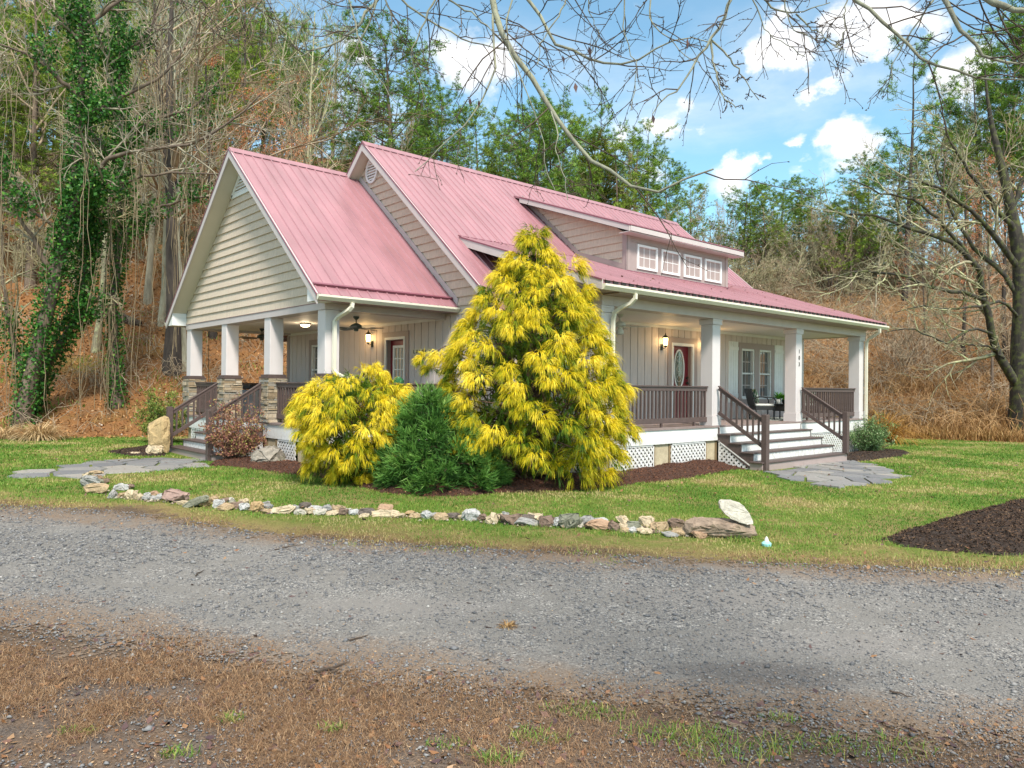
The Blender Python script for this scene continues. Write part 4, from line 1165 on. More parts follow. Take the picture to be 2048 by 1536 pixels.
fore = t.mix(t.rng(pat, .40, .58, 0, 1, True), t.mix(t.rng(nC, .3, .7), (.11, .07, .045), (.28, .20, .14)), t.mix(t.rng(t.noise(oc, 70, 3, .7), .35, .65), (.07, .055, .048), (.22, .18, .15)))
lawn = t.mix(t.rng(fd, -.2, .4, 0, 1), lawn, fore)
he = t.math('ADD', hl, t.math('MULTIPLY', t.math('SUBTRACT', pat, .5), 2.5))
c = t.mix(t.rng(he, -.3, .4, 0, 1, True), lawn, litter)
t.put(b.inputs['Base Color'], c); b.inputs['Roughness'].default_value = .95; b.inputs['Specular IOR Level'].default_value = .15
t.put(b.inputs['Normal'], t.bump(t.math('ADD', nC, t.math('MULTIPLY', nB, .8)), .8, .05))
M_ground = m
us = np.concatenate([np.arange(-130, -16, 3.0), np.arange(-16, 24, .25), np.arange(24, 140, 3.0)])
ds = np.concatenate([np.arange(-14, 2, 1.0), np.arange(2, 40, .25), np.arange(40, 160, 2.0)])
grid_obj('ground', us, ds, 0.0, M_ground, dict(gd=lambda u, d: d - dtop(u), hl=lambda u, d: d - np.interp(u, EU, ED), fd=lambda u, d: dlow(u) - d))

# gravel
m, t, b = new_mat('gravel_mat')
oc = t.node('ShaderNodeTexCoord').outputs['Object']
ed = t.attr('edge')
v1 = t.node('ShaderNodeTexVoronoi'); v1.inputs['Scale'].default_value = 72; t.put(v1.inputs['Vector'], oc)
v2 = t.node('ShaderNodeTexVoronoi'); v2.inputs['Scale'].default_value = 150; t.put(v2.inputs['Vector'], oc)
r1 = t.sep(v1.outputs['Color'])[0]; r2 = t.sep(v2.outputs['Color'])[1]
st = [(0, (.07, .068, .066)), (.35, (.14, .136, .13)), (.62, (.215, .208, .197)), (.85, (.31, .295, .275)), (1, (.48, .455, .41))]
k1 = t.ramp(r1, st); k2 = t.ramp(r2, st)
nA = t.noise(oc, .7, 5, .6); nB = t.noise(oc, 3.2, 6, .7); nE = t.noise(t.mapping(oc, (1, 1, 1), (0, 0, YAW - math.pi / 2)), 1.0, 3, .5)
k = t.mix(t.rng(t.noise(oc, 9.0, 3), .45, .6), k1, k2)
fine = t.mix(t.rng(t.noise(oc, 90, 3, .7), .3, .7), (.125, .118, .108), (.235, .222, .203))
k = t.mix(t.rng(nB, .42, .62, 0, .75, True), k, fine)
# wheel tracks run along the drive: finer, paler, pressed-in material
fr_ = t.attr('across'); wv = t.math('MULTIPLY', t.math('SUBTRACT', nA, .5), .35)
for (c0, wd) in ((.30, .09), (.60, .09)):
    q_ = t.math('ABSOLUTE', t.math('SUBTRACT', t.math('ADD', fr_, wv), c0))
    k = t.mix(t.math('MULTIPLY', t.rng(q_, wd * .3, wd * 1.3, .72, 0, True), t.rng(nB, .38, .58, .35, 1)), k, fine)
brownm = t.mix(t.rng(t.noise(oc, 60, 3, .7), .3, .7), (.12, .08, .05), (.26, .185, .125))
eb = t.math('ADD', ed, t.math('MULTIPLY', t.math('SUBTRACT', t.math('ADD', t.math('MULTIPLY', nA, .5), t.math('MULTIPLY', nB, .5)), .5), 3.4))
k = t.mix(t.rng(eb, .15, 1.1, .85, 0, True), k, brownm)
for (px, py, rx, ry, dark) in ((1530, 1350, .62, .22, .75), (1420, 1195, .9, .3, .25), (1700, 1290, 1.0, .3, .25), (800, 1215, .8, .3, .0)):
    q, dd = gp(px, py)
    rel = t.vmath('SUBTRACT', oc, tuple(q))
    al = t.math('DIVIDE', t.vmath('DOT_PRODUCT', rel, tuple(RT)), rx); ac = t.math('DIVIDE', t.vmath('DOT_PRODUCT', rel, tuple(FW)), ry)
    rr = t.math('ADD', t.math('MULTIPLY', al, al), t.math('MULTIPLY', ac, ac))
    rr = t.math('ADD', rr, t.math('MULTIPLY', t.math('SUBTRACT', nB, .5), 2.2))
    col_ = (.075, .065, .06) if dark > .2 and dark > .5 else (.22, .205, .19)
    k = t.mix(t.rng(rr, .1, 1.6, .55 if dark > .5 else .5, 0, True), k, col_)
t.put(b.inputs['Base Color'], k); b.inputs['Roughness'].default_value = .8; b.inputs['Specular IOR Level'].default_value = .25
t.put(b.inputs['Normal'], t.bump(t.math('ADD', v1.outputs['Distance'], t.math('MULTIPLY', v2.outputs['Distance'], .5)), .55, .012))
tr = t.node('ShaderNodeBsdfTransparent'); mx = t.node('ShaderNodeMixShader')
nn = t.math('ADD', ed, t.math('MULTIPLY', t.math('SUBTRACT', t.noise(oc, 24, 4, .7), .5), 2.2))
nn = t.math('ADD', nn, t.math('MULTIPLY', t.math('SUBTRACT', nB, .5), 1.6))
t.put(mx.inputs[0], t.rng(nn, .0, .12, 0, 1)); t.l.new(tr.outputs[0], mx.inputs[1]); t.l.new(b.outputs[0], mx.inputs[2])
t.l.new(mx.outputs[0], [n for n in t.n if n.type == 'OUTPUT_MATERIAL'][0].inputs[0])
edge_f = lambda u, d: np.minimum(dtop(u) - d, (d - dlow(u)) * 1.1)
grid_obj('gravel_driveway', np.arange(-44, 40, .4), np.arange(1, 20, .2), .006, m, dict(edge=edge_f, across=lambda u, d: (d - dlow(u)) / (dtop(u) - dlow(u))), keep=lambda u, d, c: edge_f(u, d) > -.9)

# ------------------------------------------------------------------ scattering helpers
def blades(n, X, Y, Z, h, w, lean, tint, name, mat, kind='stuff', hd=None, g=rng, curve_=.5):
    """bent grass blades: two quads each -> 5 verts (quad + tri) kept as two quads"""
    az = g.uniform(0, 6.283, n) if hd is None else hd
    D = np.stack([np.cos(az), np.sin(az), np.zeros(n)], -1); S_ = np.stack([-D[:, 1], D[:, 0], D[:, 2] * 0], -1)
    P0 = np.stack([X, Y, Z], -1); h = h[:, None]; w = w[:, None]; ln = lean[:, None]
    P1 = P0 + D * ln * h * .45 + np.array([0, 0, 1]) * h * .6 * np.sqrt(np.maximum(1 - ln ** 2 * .5, .05))
    P2 = P1 + D * h * (ln * .6 + curve_ * .25) + np.array([0, 0, 1]) * h * .35 * np.sqrt(np.maximum(1 - ln ** 2, .0))
    V = np.stack([P0 - S_ * w, P0 + S_ * w, P1 + S_ * w * .8, P1 - S_ * w * .8, P2 + S_ * w * .12, P2 - S_ * w * .12], 1).reshape(-1, 3)
    i = np.arange(n)[:, None] * 6
    F = np.concatenate([i + np.array([[0, 1, 2, 3]]), i + np.array([[3, 2, 4, 5]])], 0)
    o = npmesh(name, V, F, mat, origin=(0, 0, 0), tint=np.repeat(tint, 6))
    if kind: o['kind'] = kind
    return o
def flakes(n, P, size, tint, name, mat, tilt=.5, aspect=.6, kind='stuff', g=rng, parent=None, origin=(0, 0, 0), lift=.004, bend=True):
    """leaf-like rhombs lying with random tilt"""
    az = g.uniform(0, 6.283, n); A = np.stack([np.cos(az), np.sin(az), g.normal(0, tilt, n)], -1); A /= np.linalg.norm(A, axis=1)[:, None]
    r_ = g.normal(0, 1, (n, 3)); r_[:, 2] = r_[:, 2] * tilt; B = np.cross(A, np.array([0, 0, 1.0]) + r_ * tilt); B /= np.linalg.norm(B, axis=1)[:, None] + 1e-6
    s = size[:, None]; C = P + np.array([0, 0, 1]) * lift
    N = np.cross(A, B)
    V = np.stack([C - A * s, C + B * s * aspect + N * s * .25, C + A * s, C - B * s * aspect + N * s * .2], 1).reshape(-1, 3)
    F = np.arange(n * 4).reshape(n, 4)
    o = npmesh(name, V, F, mat, parent=parent, origin=None if parent is not None else origin, tint=np.repeat(tint, 4))
    if kind: o['kind'] = kind
    return o
def sample_ud(n, u0, u1, d0, d1, ok, power=0.0, g=rng):
    """ground points; power>0 puts more of them near the camera"""
    out_ = []; tot = 0
    while tot < n:
        q = g.uniform(0, 1, n * 2)
        if power: e = 1.001 - power; d = (d0 ** e + q * (d1 ** e - d0 ** e)) ** (1 / e)
        else: d = d0 + q * (d1 - d0)
        u = g.uniform(u0, u1, n * 2)
        k = ok(u, d, g); u, d = u[k], d[k]; out_.append(np.stack([u, d], -1)); tot += len(u)
    a = np.concatenate(out_)[:n]; x, y = ud_xy(a[:, 0], a[:, 1])
    return x, y, H(x, y), a[:, 0], a[:, 1]
infr = lambda u, d, m_=.20: np.abs(u) < d * (.69 + m_) + .2
def patch(x, y, s=1.0):
    return .5 + .25 * (np.sin(x * 2.1 * s + 1.3 * np.sin(y * 1.7 * s)) + np.sin(y * 2.6 * s + 1.1 * np.sin(x * 2.9 * s + 2)))

M_grassb = leaf_mat('grass_blade', [(0, (.07, .18, .018)), (.42, (.17, .31, .04)), (.62, (.34, .33, .09)), (1, (.52, .41, .20))], .6, .3)
# lawn: house footprint and beds are kept clear
def in_house(x, y): return ((x > -.1) & (x < 3.1) & (y > -.1) & (y < 8.1)) | ((x > 2.9) & (x < 15.8) & (y > -4.0) & (y < 8.3)) | ((x > 7.6) & (x < 12.0) & (y > -5.2) & (y < -3.8)) | ((x > -1.3) & (x < 0) & (y > 2.7) & (y < 5.7))
BEDS = {}
def poly_contains(poly, x, y):
    x = np.asarray(x); y = np.asarray(y); r_ = np.zeros(x.shape, bool); n = len(poly)
    for i in range(n):
        x1, y1 = poly[i]; x2, y2 = poly[(i + 1) % n]
        c_ = ((y1 > y) != (y2 > y)) & (x < (x2 - x1) * (y - y1) / ((y2 - y1) + 1e-12) + x1); r_ ^= c_
    return r_
def gpoly(pts): return [tuple(gp(*p)[0][:2]) for p in pts]
BEDS['main'] = gpoly([(418, 931), (470, 934), (560, 946), (640, 955), (700, 968), (760, 984), (860, 994), (950, 990), (1050, 983), (1150, 982), (1250, 970), (1350, 960), (1440, 944), (1500, 935), (1530, 943)]) + [(7.9, -4.0), (7.9, -3.4), (3.6, -3.4), (3.3, -1.5), (2.9, -1.7), (2.9, .3), (.2, .3), (.2, 2.9), (-1.0, 2.85)]
BEDS['left'] = gpoly([(215, 905), (260, 897), (300, 893), (335, 890)]) + [(-1.1, 5.9), (-1.25, 5.75)] + gpoly([(330, 912), (270, 913)])
BEDS['right'] = [(12.0, -3.9), (15.7, -3.9), (16.6, -3.7), (16.9, -4.4), (16.3, -5.0), (14.6, -5.3), (12.9, -5.3), (12.0, -5.2)]
BEDS['side'] = gpoly([(1760, 1080), (1800, 1068), (1850, 1052), (1920, 1032), (2000, 1012), (2120, 985), (2500, 985), (2500, 1110), (2048, 1108), (1960, 1110), (1880, 1102), (1810, 1092)])
PATHS = [gpoly([(35, 948), (110, 936), (200, 925), (300, 916), (337, 912), (412, 929), (385, 934), (300, 943), (215, 953), (150, 960), (60, 955)]),
         gpoly([(1545, 946), (1600, 931), (1690, 921), (1745, 930), (1795, 948), (1800, 958), (1745, 968), (1660, 975), (1600, 966), (1560, 957)])]
def free(x, y):
    k = ~in_house(x, y)
    for p in list(BEDS.values()) + PATHS: k &= ~poly_contains(p, x, y)
    return k
def ok_lawn(u, d, g):
    x, y = ud_xy(u, d); e = np.interp(u, EU, ED); pt = patch(x, y)
    pr_ = np.clip((d - dtop(u) + (pt - .5) * 1.4) / .9, 0, 1) * np.clip((e + .3 - d) / .5, 0, 1)
    return infr(u, d) & free(x, y) & (g.uniform(0, 1, len(u)) < pr_)
x, y, z, u, d = sample_ud(200000, -18, 25, 7.0, 32, ok_lawn, 1.0)
pt = patch(x, y, .8) + .5 * (patch(x, y, 3.1) - .5); n = len(x)
tint = np.clip(.33 + 1.0 * (pt - .45) + rng.normal(0, .2, n) + .35 * np.exp(-np.maximum(d - dtop(u), 0) / .5), 0, 1)
sc_ = np.clip(d / 11, .8, 1.7)
blades(n, x, y, z, rng.uniform(.015, .042, n) * np.clip(sc_, 1, 1.3), .004 * sc_, rng.uniform(.2, .9, n), tint, 'grass', M_grassb)
# tufts in the verge and in the foreground
tl = [(790, 1040, .5, .06), (870, 1045, .4, .05), (1040, 1072, .35, .08), (1100, 1055, .3, .05), (1210, 1065, .3, .05), (1280, 1072, .35, .08), (1485, 1083, .2, .09), (1580, 1060, .5, .08), (1700, 1080, .8, .07), (1850, 1122, 1.0, .06), (1980, 1125, .8, .07),
      (465, 1445, .06, .06), (360, 1510, .10, .05), (1330, 1475, .25, .06), (1470, 1510, .28, .08), (1000, 1525, .10, .07), (665, 1462, .07, .05), (1080, 1480, .15, .06), (1200, 1430, .2, .04), (1620, 1490, .25, .05), (1400, 1470, .2, .05), (1150, 1200 + 220, .2, .04), (150, 1465, .1, .03), (900, 1490, .12, .03), (1750, 1500, .3, .05), (1560, 1440, .12, .04)]
X = []; 
for (px, py, r_, h_) in tl:
    q, dd = gp(px, py); k = int(190 * (r_ / .3) ** .8); a = rng.uniform(0, 6.28, k); rr = r_ * np.sqrt(rng.uniform(0, 1, k))
    X.append(np.stack([q[0] + rr * np.cos(a) * RT[0] + rr * .45 * np.sin(a) * FW[0], q[1] + rr * np.cos(a) * RT[1] + rr * .45 * np.sin(a) * FW[1], np.full(k, h_)], -1))
X = np.concatenate(X); n = len(X)
blades(n, X[:, 0], X[:, 1], H(X[:, 0], X[:, 1]), X[:, 2] * rng.uniform(.4, 1.2, n), np.full(n, .0020), rng.uniform(.5, .98, n), np.clip(rng.normal(.40, .26, n), 0, 1), 'grass_tufts', M_grassb)
# dead thatch in the foreground and along the verge
M_thatch = leaf_mat('dead_thatch', [(0, (.10, .05, .025)), (.5, (.27, .155, .08)), (1, (.56, .39, .23))], .8, .15)
def ok_f(u, d, g):
    x, y = ud_xy(u, d); pt = patch(x, y, 1.1) * .6 + patch(x + 3, y, 3.3) * .4
    p1 = np.clip((dlow(u) + .5 - d) / .9, 0, 1) * np.clip((pt - .36) / .22, .02, 1) * np.clip(.85 - (u + 1.4) * .30, .10, 1)
    p2 = np.exp(-((d - dtop(u) - .1) / .35) ** 2) * .16 * np.clip((pt - .3) / .3, .1, 1)
    return infr(u, d) & (g.uniform(0, 1, len(u)) < np.maximum(p1, p2))
x, y, z, u, d = sample_ud(105000, -9, 8, 2.6, 12, ok_f, 1.3)
n = len(x)
blades(n, x, y, z, rng.uniform(.015, .055, n), np.clip(d * .00026, .0007, .002), rng.uniform(.93, 1.0, n), np.clip(rng.normal(.45, .25, n), 0, 1), 'dead_grass', M_thatch, curve_=.1)
# fallen leaves and crumbs in the foreground
M_deadleaf = leaf_mat('dead_leaf', [(0, (.07, .045, .05)), (.5, (.16, .09, .075)), (.8, (.26, .12, .05)), (1, (.36, .22, .12))], .45, .1)
x, y, z, u, d = sample_ud(1500, -8, 7, 2.6, 7.5, lambda u, d, g: infr(u, d) & (g.uniform(0, 1, len(u)) < np.where(d < dlow(u) + .3, 1, .06)), 1.0)
flakes(len(x), np.stack([x, y, z + .008], -1), rng.uniform(.012, .032, len(x)), rng.uniform(0, 1, len(x)), 'fallen_leaves', M_deadleaf, .35, .55)
x, y, z, u, d = sample_ud(16000, -8, 7, 2.6, 8, lambda u, d, g: infr(u, d) & (g.uniform(0, 1, len(u)) < np.where(d < dlow(u) + .5, 1, .10)), 1.3)
flakes(len(x), np.stack([x, y, z + .006], -1), rng.uniform(.003, .010, len(x)), rng.uniform(0, 1, len(x)), 'leaf_crumbs', M_thatch, .4, .45)
x, y, z, u, d = sample_ud(620, -14, 18, 7.0, 26, lambda u, d, g: infr(u, d) & ~in_house(*ud_xy(u, d)) & (d > dtop(u) - 2), .6)
flakes(len(x), np.stack([x, y, z + .045], -1), rng.uniform(.02, .04, len(x)), rng.uniform(.3, 1, len(x)), 'leaves_on_lawn', M_deadleaf, .35, .55)
# loose stones
M_peb = leaf_mat('loose_stone', [(0, (.07, .07, .075)), (.4, (.16, .16, .165)), (.75, (.26, .25, .24)), (.95, (.36, .345, .32)), (1, (.55, .53, .49))], .75, 0)
def ok_p(u, d, g):
    x, y = ud_xy(u, d); pt = patch(x, y, .9) * .5 + patch(x + 7, y, 2.7) * .5; e = edge_f(u, d)
    return infr(u, d) & (e > -3.5) & (d < dtop(u)) & (g.uniform(0, 1, len(u)) < np.where(e > 0, np.clip((pt - .2) / .3, .15, 1), (.30 + .25 * (u > 0)) * np.clip((pt - .30) / .2, 0.05, 1)))
x, y, z, u, d = sample_ud(72000, -10, 9, 2.6, 11, ok_p, 1.6)
n = len(x); s = np.exp(rng.normal(math.log(.0066), .45, n)) * np.clip(d / 6, .8, 1.3); s = np.minimum(s, .03)
base = np.array([[1, 0, 0], [0, 1, 0], [-1, 0, 0], [0, -1, 0], [0, 0, 1], [0, 0, -.6]], float)
az = rng.uniform(0, 6.283, n); ca, sa = np.cos(az), np.sin(az)
B = base[None] * (s[:, None, None] * np.stack([rng.uniform(.7, 1.5, n), rng.uniform(.6, 1.1, n), rng.uniform(.35, .8, n)], -1)[:, None]) * rng.uniform(.75, 1.25, (n, 6, 1))
Bx = B[..., 0] * ca[:, None] - B[..., 1] * sa[:, None]; By = B[..., 0] * sa[:, None] + B[..., 1] * ca[:, None]
V = np.stack([Bx + x[:, None], By + y[:, None], B[..., 2] + (z + s * .2 + .006)[:, None]], -1).reshape(-1, 3)
tri = np.array([[0, 1, 4], [1, 2, 4], [2, 3, 4], [3, 0, 4], [1, 0, 5], [2, 1, 5], [3, 2, 5], [0, 3, 5]])
F = (np.arange(n)[:, None, None] * 6 + tri[None]).reshape(-1, 3)
npmesh('loose_gravel', V, F, M_peb, origin=(0, 0, 0), tint=np.repeat(np.clip(rng.beta(2, 2.6, n), 0, 1), 6))['kind'] = 'stuff'
# twigs on the drive
M_twig = bark_mat('twig_bark', (.05, .035, .025), (.10, .07, .05))
for (px, py, px2, py2, lab) in ((635, 1350, 698, 1331, 'dark forked twig lying on the gravel near the bottom left of the drive'), (548, 1103, 600, 1092, 'thin dark twig on the gravel near its far edge'),
                                (390, 1155, 408, 1143, 'short dark stick on the gravel at the left'), (1776, 1388, 1825, 1400, 'dark stick on the gravel at the lower right'),
                                (1295, 1470, 1352, 1478, 'reddish brown bark strip in the muddy grass at the bottom'), (700, 1285, 735, 1275, 'slim twig on the gravel above the big forked twig')):
    a, _ = gp(px, py); c_, _ = gp(px2, py2); mb = MB(); g_ = random.Random(px)
    P = [a * (1 - t_) + c_ * t_ + np.array([g_.uniform(-.01, .01), g_.uniform(-.01, .01), .012 + g_.uniform(0, .01)]) for t_ in np.linspace(0, 1, 6)]
    r0 = .010 if px in (635, 1295) else .006; mb.tube(P, [r0, r0, r0 * .9, r0 * .8, r0 * .6, r0 * .4], 6)
    if px == 635: mb.tube([P[2], P[2] + (P[0] - P[2]) * .5 + np.array([.06, -.06, .0]), P[2] + (P[0] - P[2]) * 1.0 + np.array([.05, -.05, 0])], [.008, .007, .004], 6)
    o = mb.build('fallen_twig', M_twig, origin=a, smooth=True); setp(o, lab, 'twig', 'sticks on the ground')

# ------------------------------------------------------------------ mulch beds
def mulch_mat(name, lo, hi):
    m, t, b = new_mat(name); oc = t.node('ShaderNodeTexCoord').outputs['Object']
    n = t.noise(oc, 38, 5, .75, .8); n2 = t.noise(oc, 6, 4, .6)
    t.put(b.inputs['Base Color'], t.mix(t.rng(n, .35, .7), lo, t.mix(t.rng(n2, .3, .7), hi, tuple(x * .7 for x in hi))))
    b.inputs['Roughness'].default_value = .95; t.put(b.inputs['Normal'], t.bump(n, 1.0, .04)); return m
M_mul = mulch_mat('red_brown_mulch', (.035, .014, .008), (.16, .065, .035)); M_mul2 = mulch_mat('dark_mulch', (.02, .013, .009), (.085, .05, .032))
def poly_dist(poly, x, y):
    dm_ = np.full(np.shape(x), 1e9)
    for i in range(len(poly)):
        a = np.array(poly[i]); b_ = np.array(poly[(i + 1) % len(poly)]); ab = b_ - a; L2 = ab @ ab + 1e-9
        t_ = np.clip(((x - a[0]) * ab[0] + (y - a[1]) * ab[1]) / L2, 0, 1)
        dm_ = np.minimum(dm_, np.hypot(x - a[0] - t_ * ab[0], y - a[1] - t_ * ab[1]))
    return dm_
KX = np.array([4.0, 4.6, 5.5, 6.5, 7.5, 7.9]); KH = np.array([.0, .0, .03, .06, .09, .05])
def bed_h(key, x, y):
    x, y = x + .05 * np.sin(y * 7.3 + 1) + .03 * np.sin(y * 19), y + .05 * np.sin(x * 6.1) + .03 * np.sin(x * 17 + 2)
    e = poly_dist(BEDS[key], x, y); inside = poly_contains(BEDS[key], x, y); e = np.where(inside, e, -e)
    hgt = {'main': .10, 'left': .05, 'right': .08, 'side': .12}[key]
    h = hgt * np.tanh(np.maximum(e, 0) / .35)
    if key == 'main': h = h + np.where(x > 3.9, np.interp(x, KX, KH) * np.clip(e / .5, 0, 1) * np.exp(-((y + 3.9) / .8) ** 2) * 1.0, 0)
    h = h + .012 * wave(x, y, 6.0, .7) + .010 * wave(x, y, 17.0, 2.0)
    return np.where(e > -.0, .010 + h, -.03 + e * .1)
def mulch(key, mat, chip, nchip):
    P = np.array(BEDS[key]); us_, ds_ = cam_ud(P[:, 0], P[:, 1]); st_ = .06
    us_ = np.arange(us_.min() - .1, us_.max() + .1, st_); ds_ = np.arange(ds_.min() - .1, ds_.max() + .1, st_)
    if key == 'side': us_ = us_[us_ < 12]
    zf = lambda X_, Y_, U_, D_: H(X_, Y_) + bed_h(key, X_, Y_)
    o = grid_obj('mulch_bed', us_, ds_, 0, mat, {}, keep=lambda u, d, c: poly_contains(BEDS[key], c[:, 0], c[:, 1]) | (poly_dist(BEDS[key], c[:, 0], c[:, 1]) < .14), zfun=zf)
    x0, y0 = P.min(0); x1, y1 = P.max(0); x = rng.uniform(x0, x1, nchip * 6); y = rng.uniform(y0, y1, nchip * 6)
    e = poly_dist(BEDS[key], x, y); k = poly_contains(BEDS[key], x, y) | (rng.uniform(0, 1, len(x)) < np.exp(-e / .05) * .7)
    uu, dd = cam_ud(x, y); k &= (uu < dd * .95) & ((x < 3.2) | (y < -3.3) | (x > 15)); x, y = x[k][:nchip], y[k][:nchip]
    z = H(x, y) + np.maximum(bed_h(key, x, y), 0) + .006
    return x, y, z
M_chip = leaf_mat('mulch_chip', [(0, (.03, .012, .007)), (.6, (.13, .05, .027)), (1, (.24, .11, .06))], .9, 0)
M_chip2 = leaf_mat('dark_mulch_chip', [(0, (.015, .01, .007)), (.7, (.07, .042, .028)), (1, (.15, .09, .05))], .9, 0)
for key, mat, chip, nc in (('main', M_mul, M_chip, 16000), ('left', M_mul2, M_chip2, 2500), ('right', M_mul2, M_chip2, 3500), ('side', M_mul2, M_chip2, 30000)):
    x, y, z = mulch(key, mat, chip, nc)
    flakes(len(x), np.stack([x, y, z], -1), rng.uniform(.012, .032, len(x)), rng.uniform(0, 1, len(x)), 'mulch_chips', chip, .5, .3)

# ------------------------------------------------------------------ flagstones
def flag_mat():
    m, t, b = new_mat('flagstone'); oc = t.node('ShaderNodeTexCoord').outputs['Object']; rnd = t.node('ShaderNodeNewGeometry').outputs['Random Per Island']
    n = t.noise(oc, 3, 6, .65, .5); n2 = t.noise(oc, 22, 5, .7)
    c = t.ramp(t.math('ADD', t.math('MULTIPLY', rnd, .7), t.math('MULTIPLY', n, .4)), [(0, (.11, .115, .13)), (.4, (.19, .19, .20)), (.7, (.26, .25, .24)), (1, (.36, .33, .29))])
    c = t.mix(t.rng(n2, .45, .7, 0, .5), c, (.10, .09, .075)); t.put(b.inputs['Base Color'], c); b.inputs['Roughness'].default_value = .55
    t.put(b.inputs['Normal'], t.bump(t.math('ADD', n, n2), .4, .02)); return m
M_flag = flag_mat()
def flagstones(poly, seed, cell, label):
    g = np.random.default_rng(seed); P = np.array(poly); x0, y0 = P.min(0); x1, y1 = P.max(0)
    pts = []
    for i in range(int((x1 - x0) / cell) + 3):
        for j in range(int((y1 - y0) / cell) + 3):
            pts.append((x0 + (i - .5 + g.uniform(-.38, .38)) * cell, y0 + (j - .5 + g.uniform(-.38, .38)) * cell))
    pts = np.array(pts); mb = MB()
    hull = [tuple(p) for p in poly]
    area = sum(hull[i][0] * hull[(i + 1) % len(hull)][1] - hull[(i + 1) % len(hull)][0] * hull[i][1] for i in range(len(hull)))
    for k, c_ in enumerate(pts):
        if not poly_contains(poly, c_[0], c_[1]): continue
        reg = [(c_[0] - cell, c_[1] - cell), (c_[0] + cell, c_[1] - cell), (c_[0] + cell, c_[1] + cell), (c_[0] - cell, c_[1] + cell)]
        for j in np.argsort(((pts - c_) ** 2).sum(1))[1:14]:
            q = pts[j]; mid = (c_ + q) / 2; d_ = (q - c_) / np.linalg.norm(q - c_); mid = mid - d_ * .022; tn = np.array([-d_[1], d_[0]])
            reg = clip_poly(reg, [tuple(mid - tn * 9), tuple(mid + tn * 9), tuple(mid + tn * 9 - d_ * 18), tuple(mid - tn * 9 - d_ * 18)])
            if len(reg) < 3: break
        if len(reg) < 3: continue
        zt = .018 + g.uniform(0, .02)
        bot = [(p[0], p[1], Hf(p[0], p[1]) - .03) for p in reg]; top = [(c_[0] + (p[0] - c_[0]) * .97, c_[1] + (p[1] - c_[1]) * .97, Hf(p[0], p[1]) + zt) for p in reg]
        mb.poly(top); n_ = len(reg)
        base_ = len(mb.v)
        for i in range(n_):
            j = (i + 1) % n_; mb.poly([bot[i], bot[j], top[j], top[i]])
    o = mb.build('flagstone_path', M_flag, origin=(0, 0, 0)); o['kind'] = 'structure'
    bm = bmesh.new(); bm.from_mesh(o.data); bmesh.ops.remove_doubles(bm, verts=bm.verts[:], dist=.0005); bm.to_mesh(o.data); bm.free()
flagstones(PATHS[0], 3, .62, ''); flagstones(PATHS[1], 9, .55, '')

# ------------------------------------------------------------------ rocks
def rock(name, base, sx, sy, sz, rot, mat, seed, n=26, label=None, cat='rock', group=None, tilt=(0, 0), sub=1, jag=.05, pts=None, z0=None):
    """faceted rock: hull of random points, softened"""
    g = np.random.default_rng(seed); bm = bmesh.new()
    if pts is None:
        v = g.normal(0, 1, (n, 3)); v /= np.linalg.norm(v, axis=1)[:, None]; v = np.sign(v) * np.abs(v) ** .75
        v *= g.uniform(.82, 1.0, (n, 1)); pts = v * np.array([sx / 2, sy / 2, sz / 2])
    for p in pts: bm.verts.new(p)
    r_ = bmesh.ops.convex_hull(bm, input=bm.verts[:])
    bmesh.ops.delete(bm, geom=[v_ for v_ in bm.verts if not v_.link_faces], context='VERTS')
    bmesh.ops.bevel(bm, geom=bm.edges[:], offset=min(sx, sy, sz) * .05, segments=1, affect='EDGES', profile=.5, clamp_overlap=True)
    if sub:
        bmesh.ops.triangulate(bm, faces=bm.faces[:]); bmesh.ops.subdivide_edges(bm, edges=[e for e in bm.edges if e.calc_length() > min(sx, sz) * .25], cuts=1)
        sc = min(sx, sy, sz) * jag
        for v_ in bm.verts: v_.co += Vector((g.normal(0, 1), g.normal(0, 1), g.normal(0, 1))) * sc
    me = bpy.data.meshes.new(name); bm.to_mesh(me); bm.free(); me.materials.append(mat)
    M_ = Matrix.Rotation(rot, 4, 'Z') @ Matrix.Rotation(tilt[0], 4, 'X') @ Matrix.Rotation(tilt[1], 4, 'Y')
    me.transform(M_); zs = [v_.co.z for v_ in me.vertices]; zm = min(zs); dz = -zm - sz * .20 if z0 is None else z0 - zm
    me.transform(Matrix.Translation((0, 0, dz)))
    o = bpy.data.objects.new(name, me); COL.objects.link(o); o.location = base; ORG[o.name] = np.array(base, float)
    setp(o, label, cat, group); return o
ang0 = math.atan2(RT[1], RT[0])
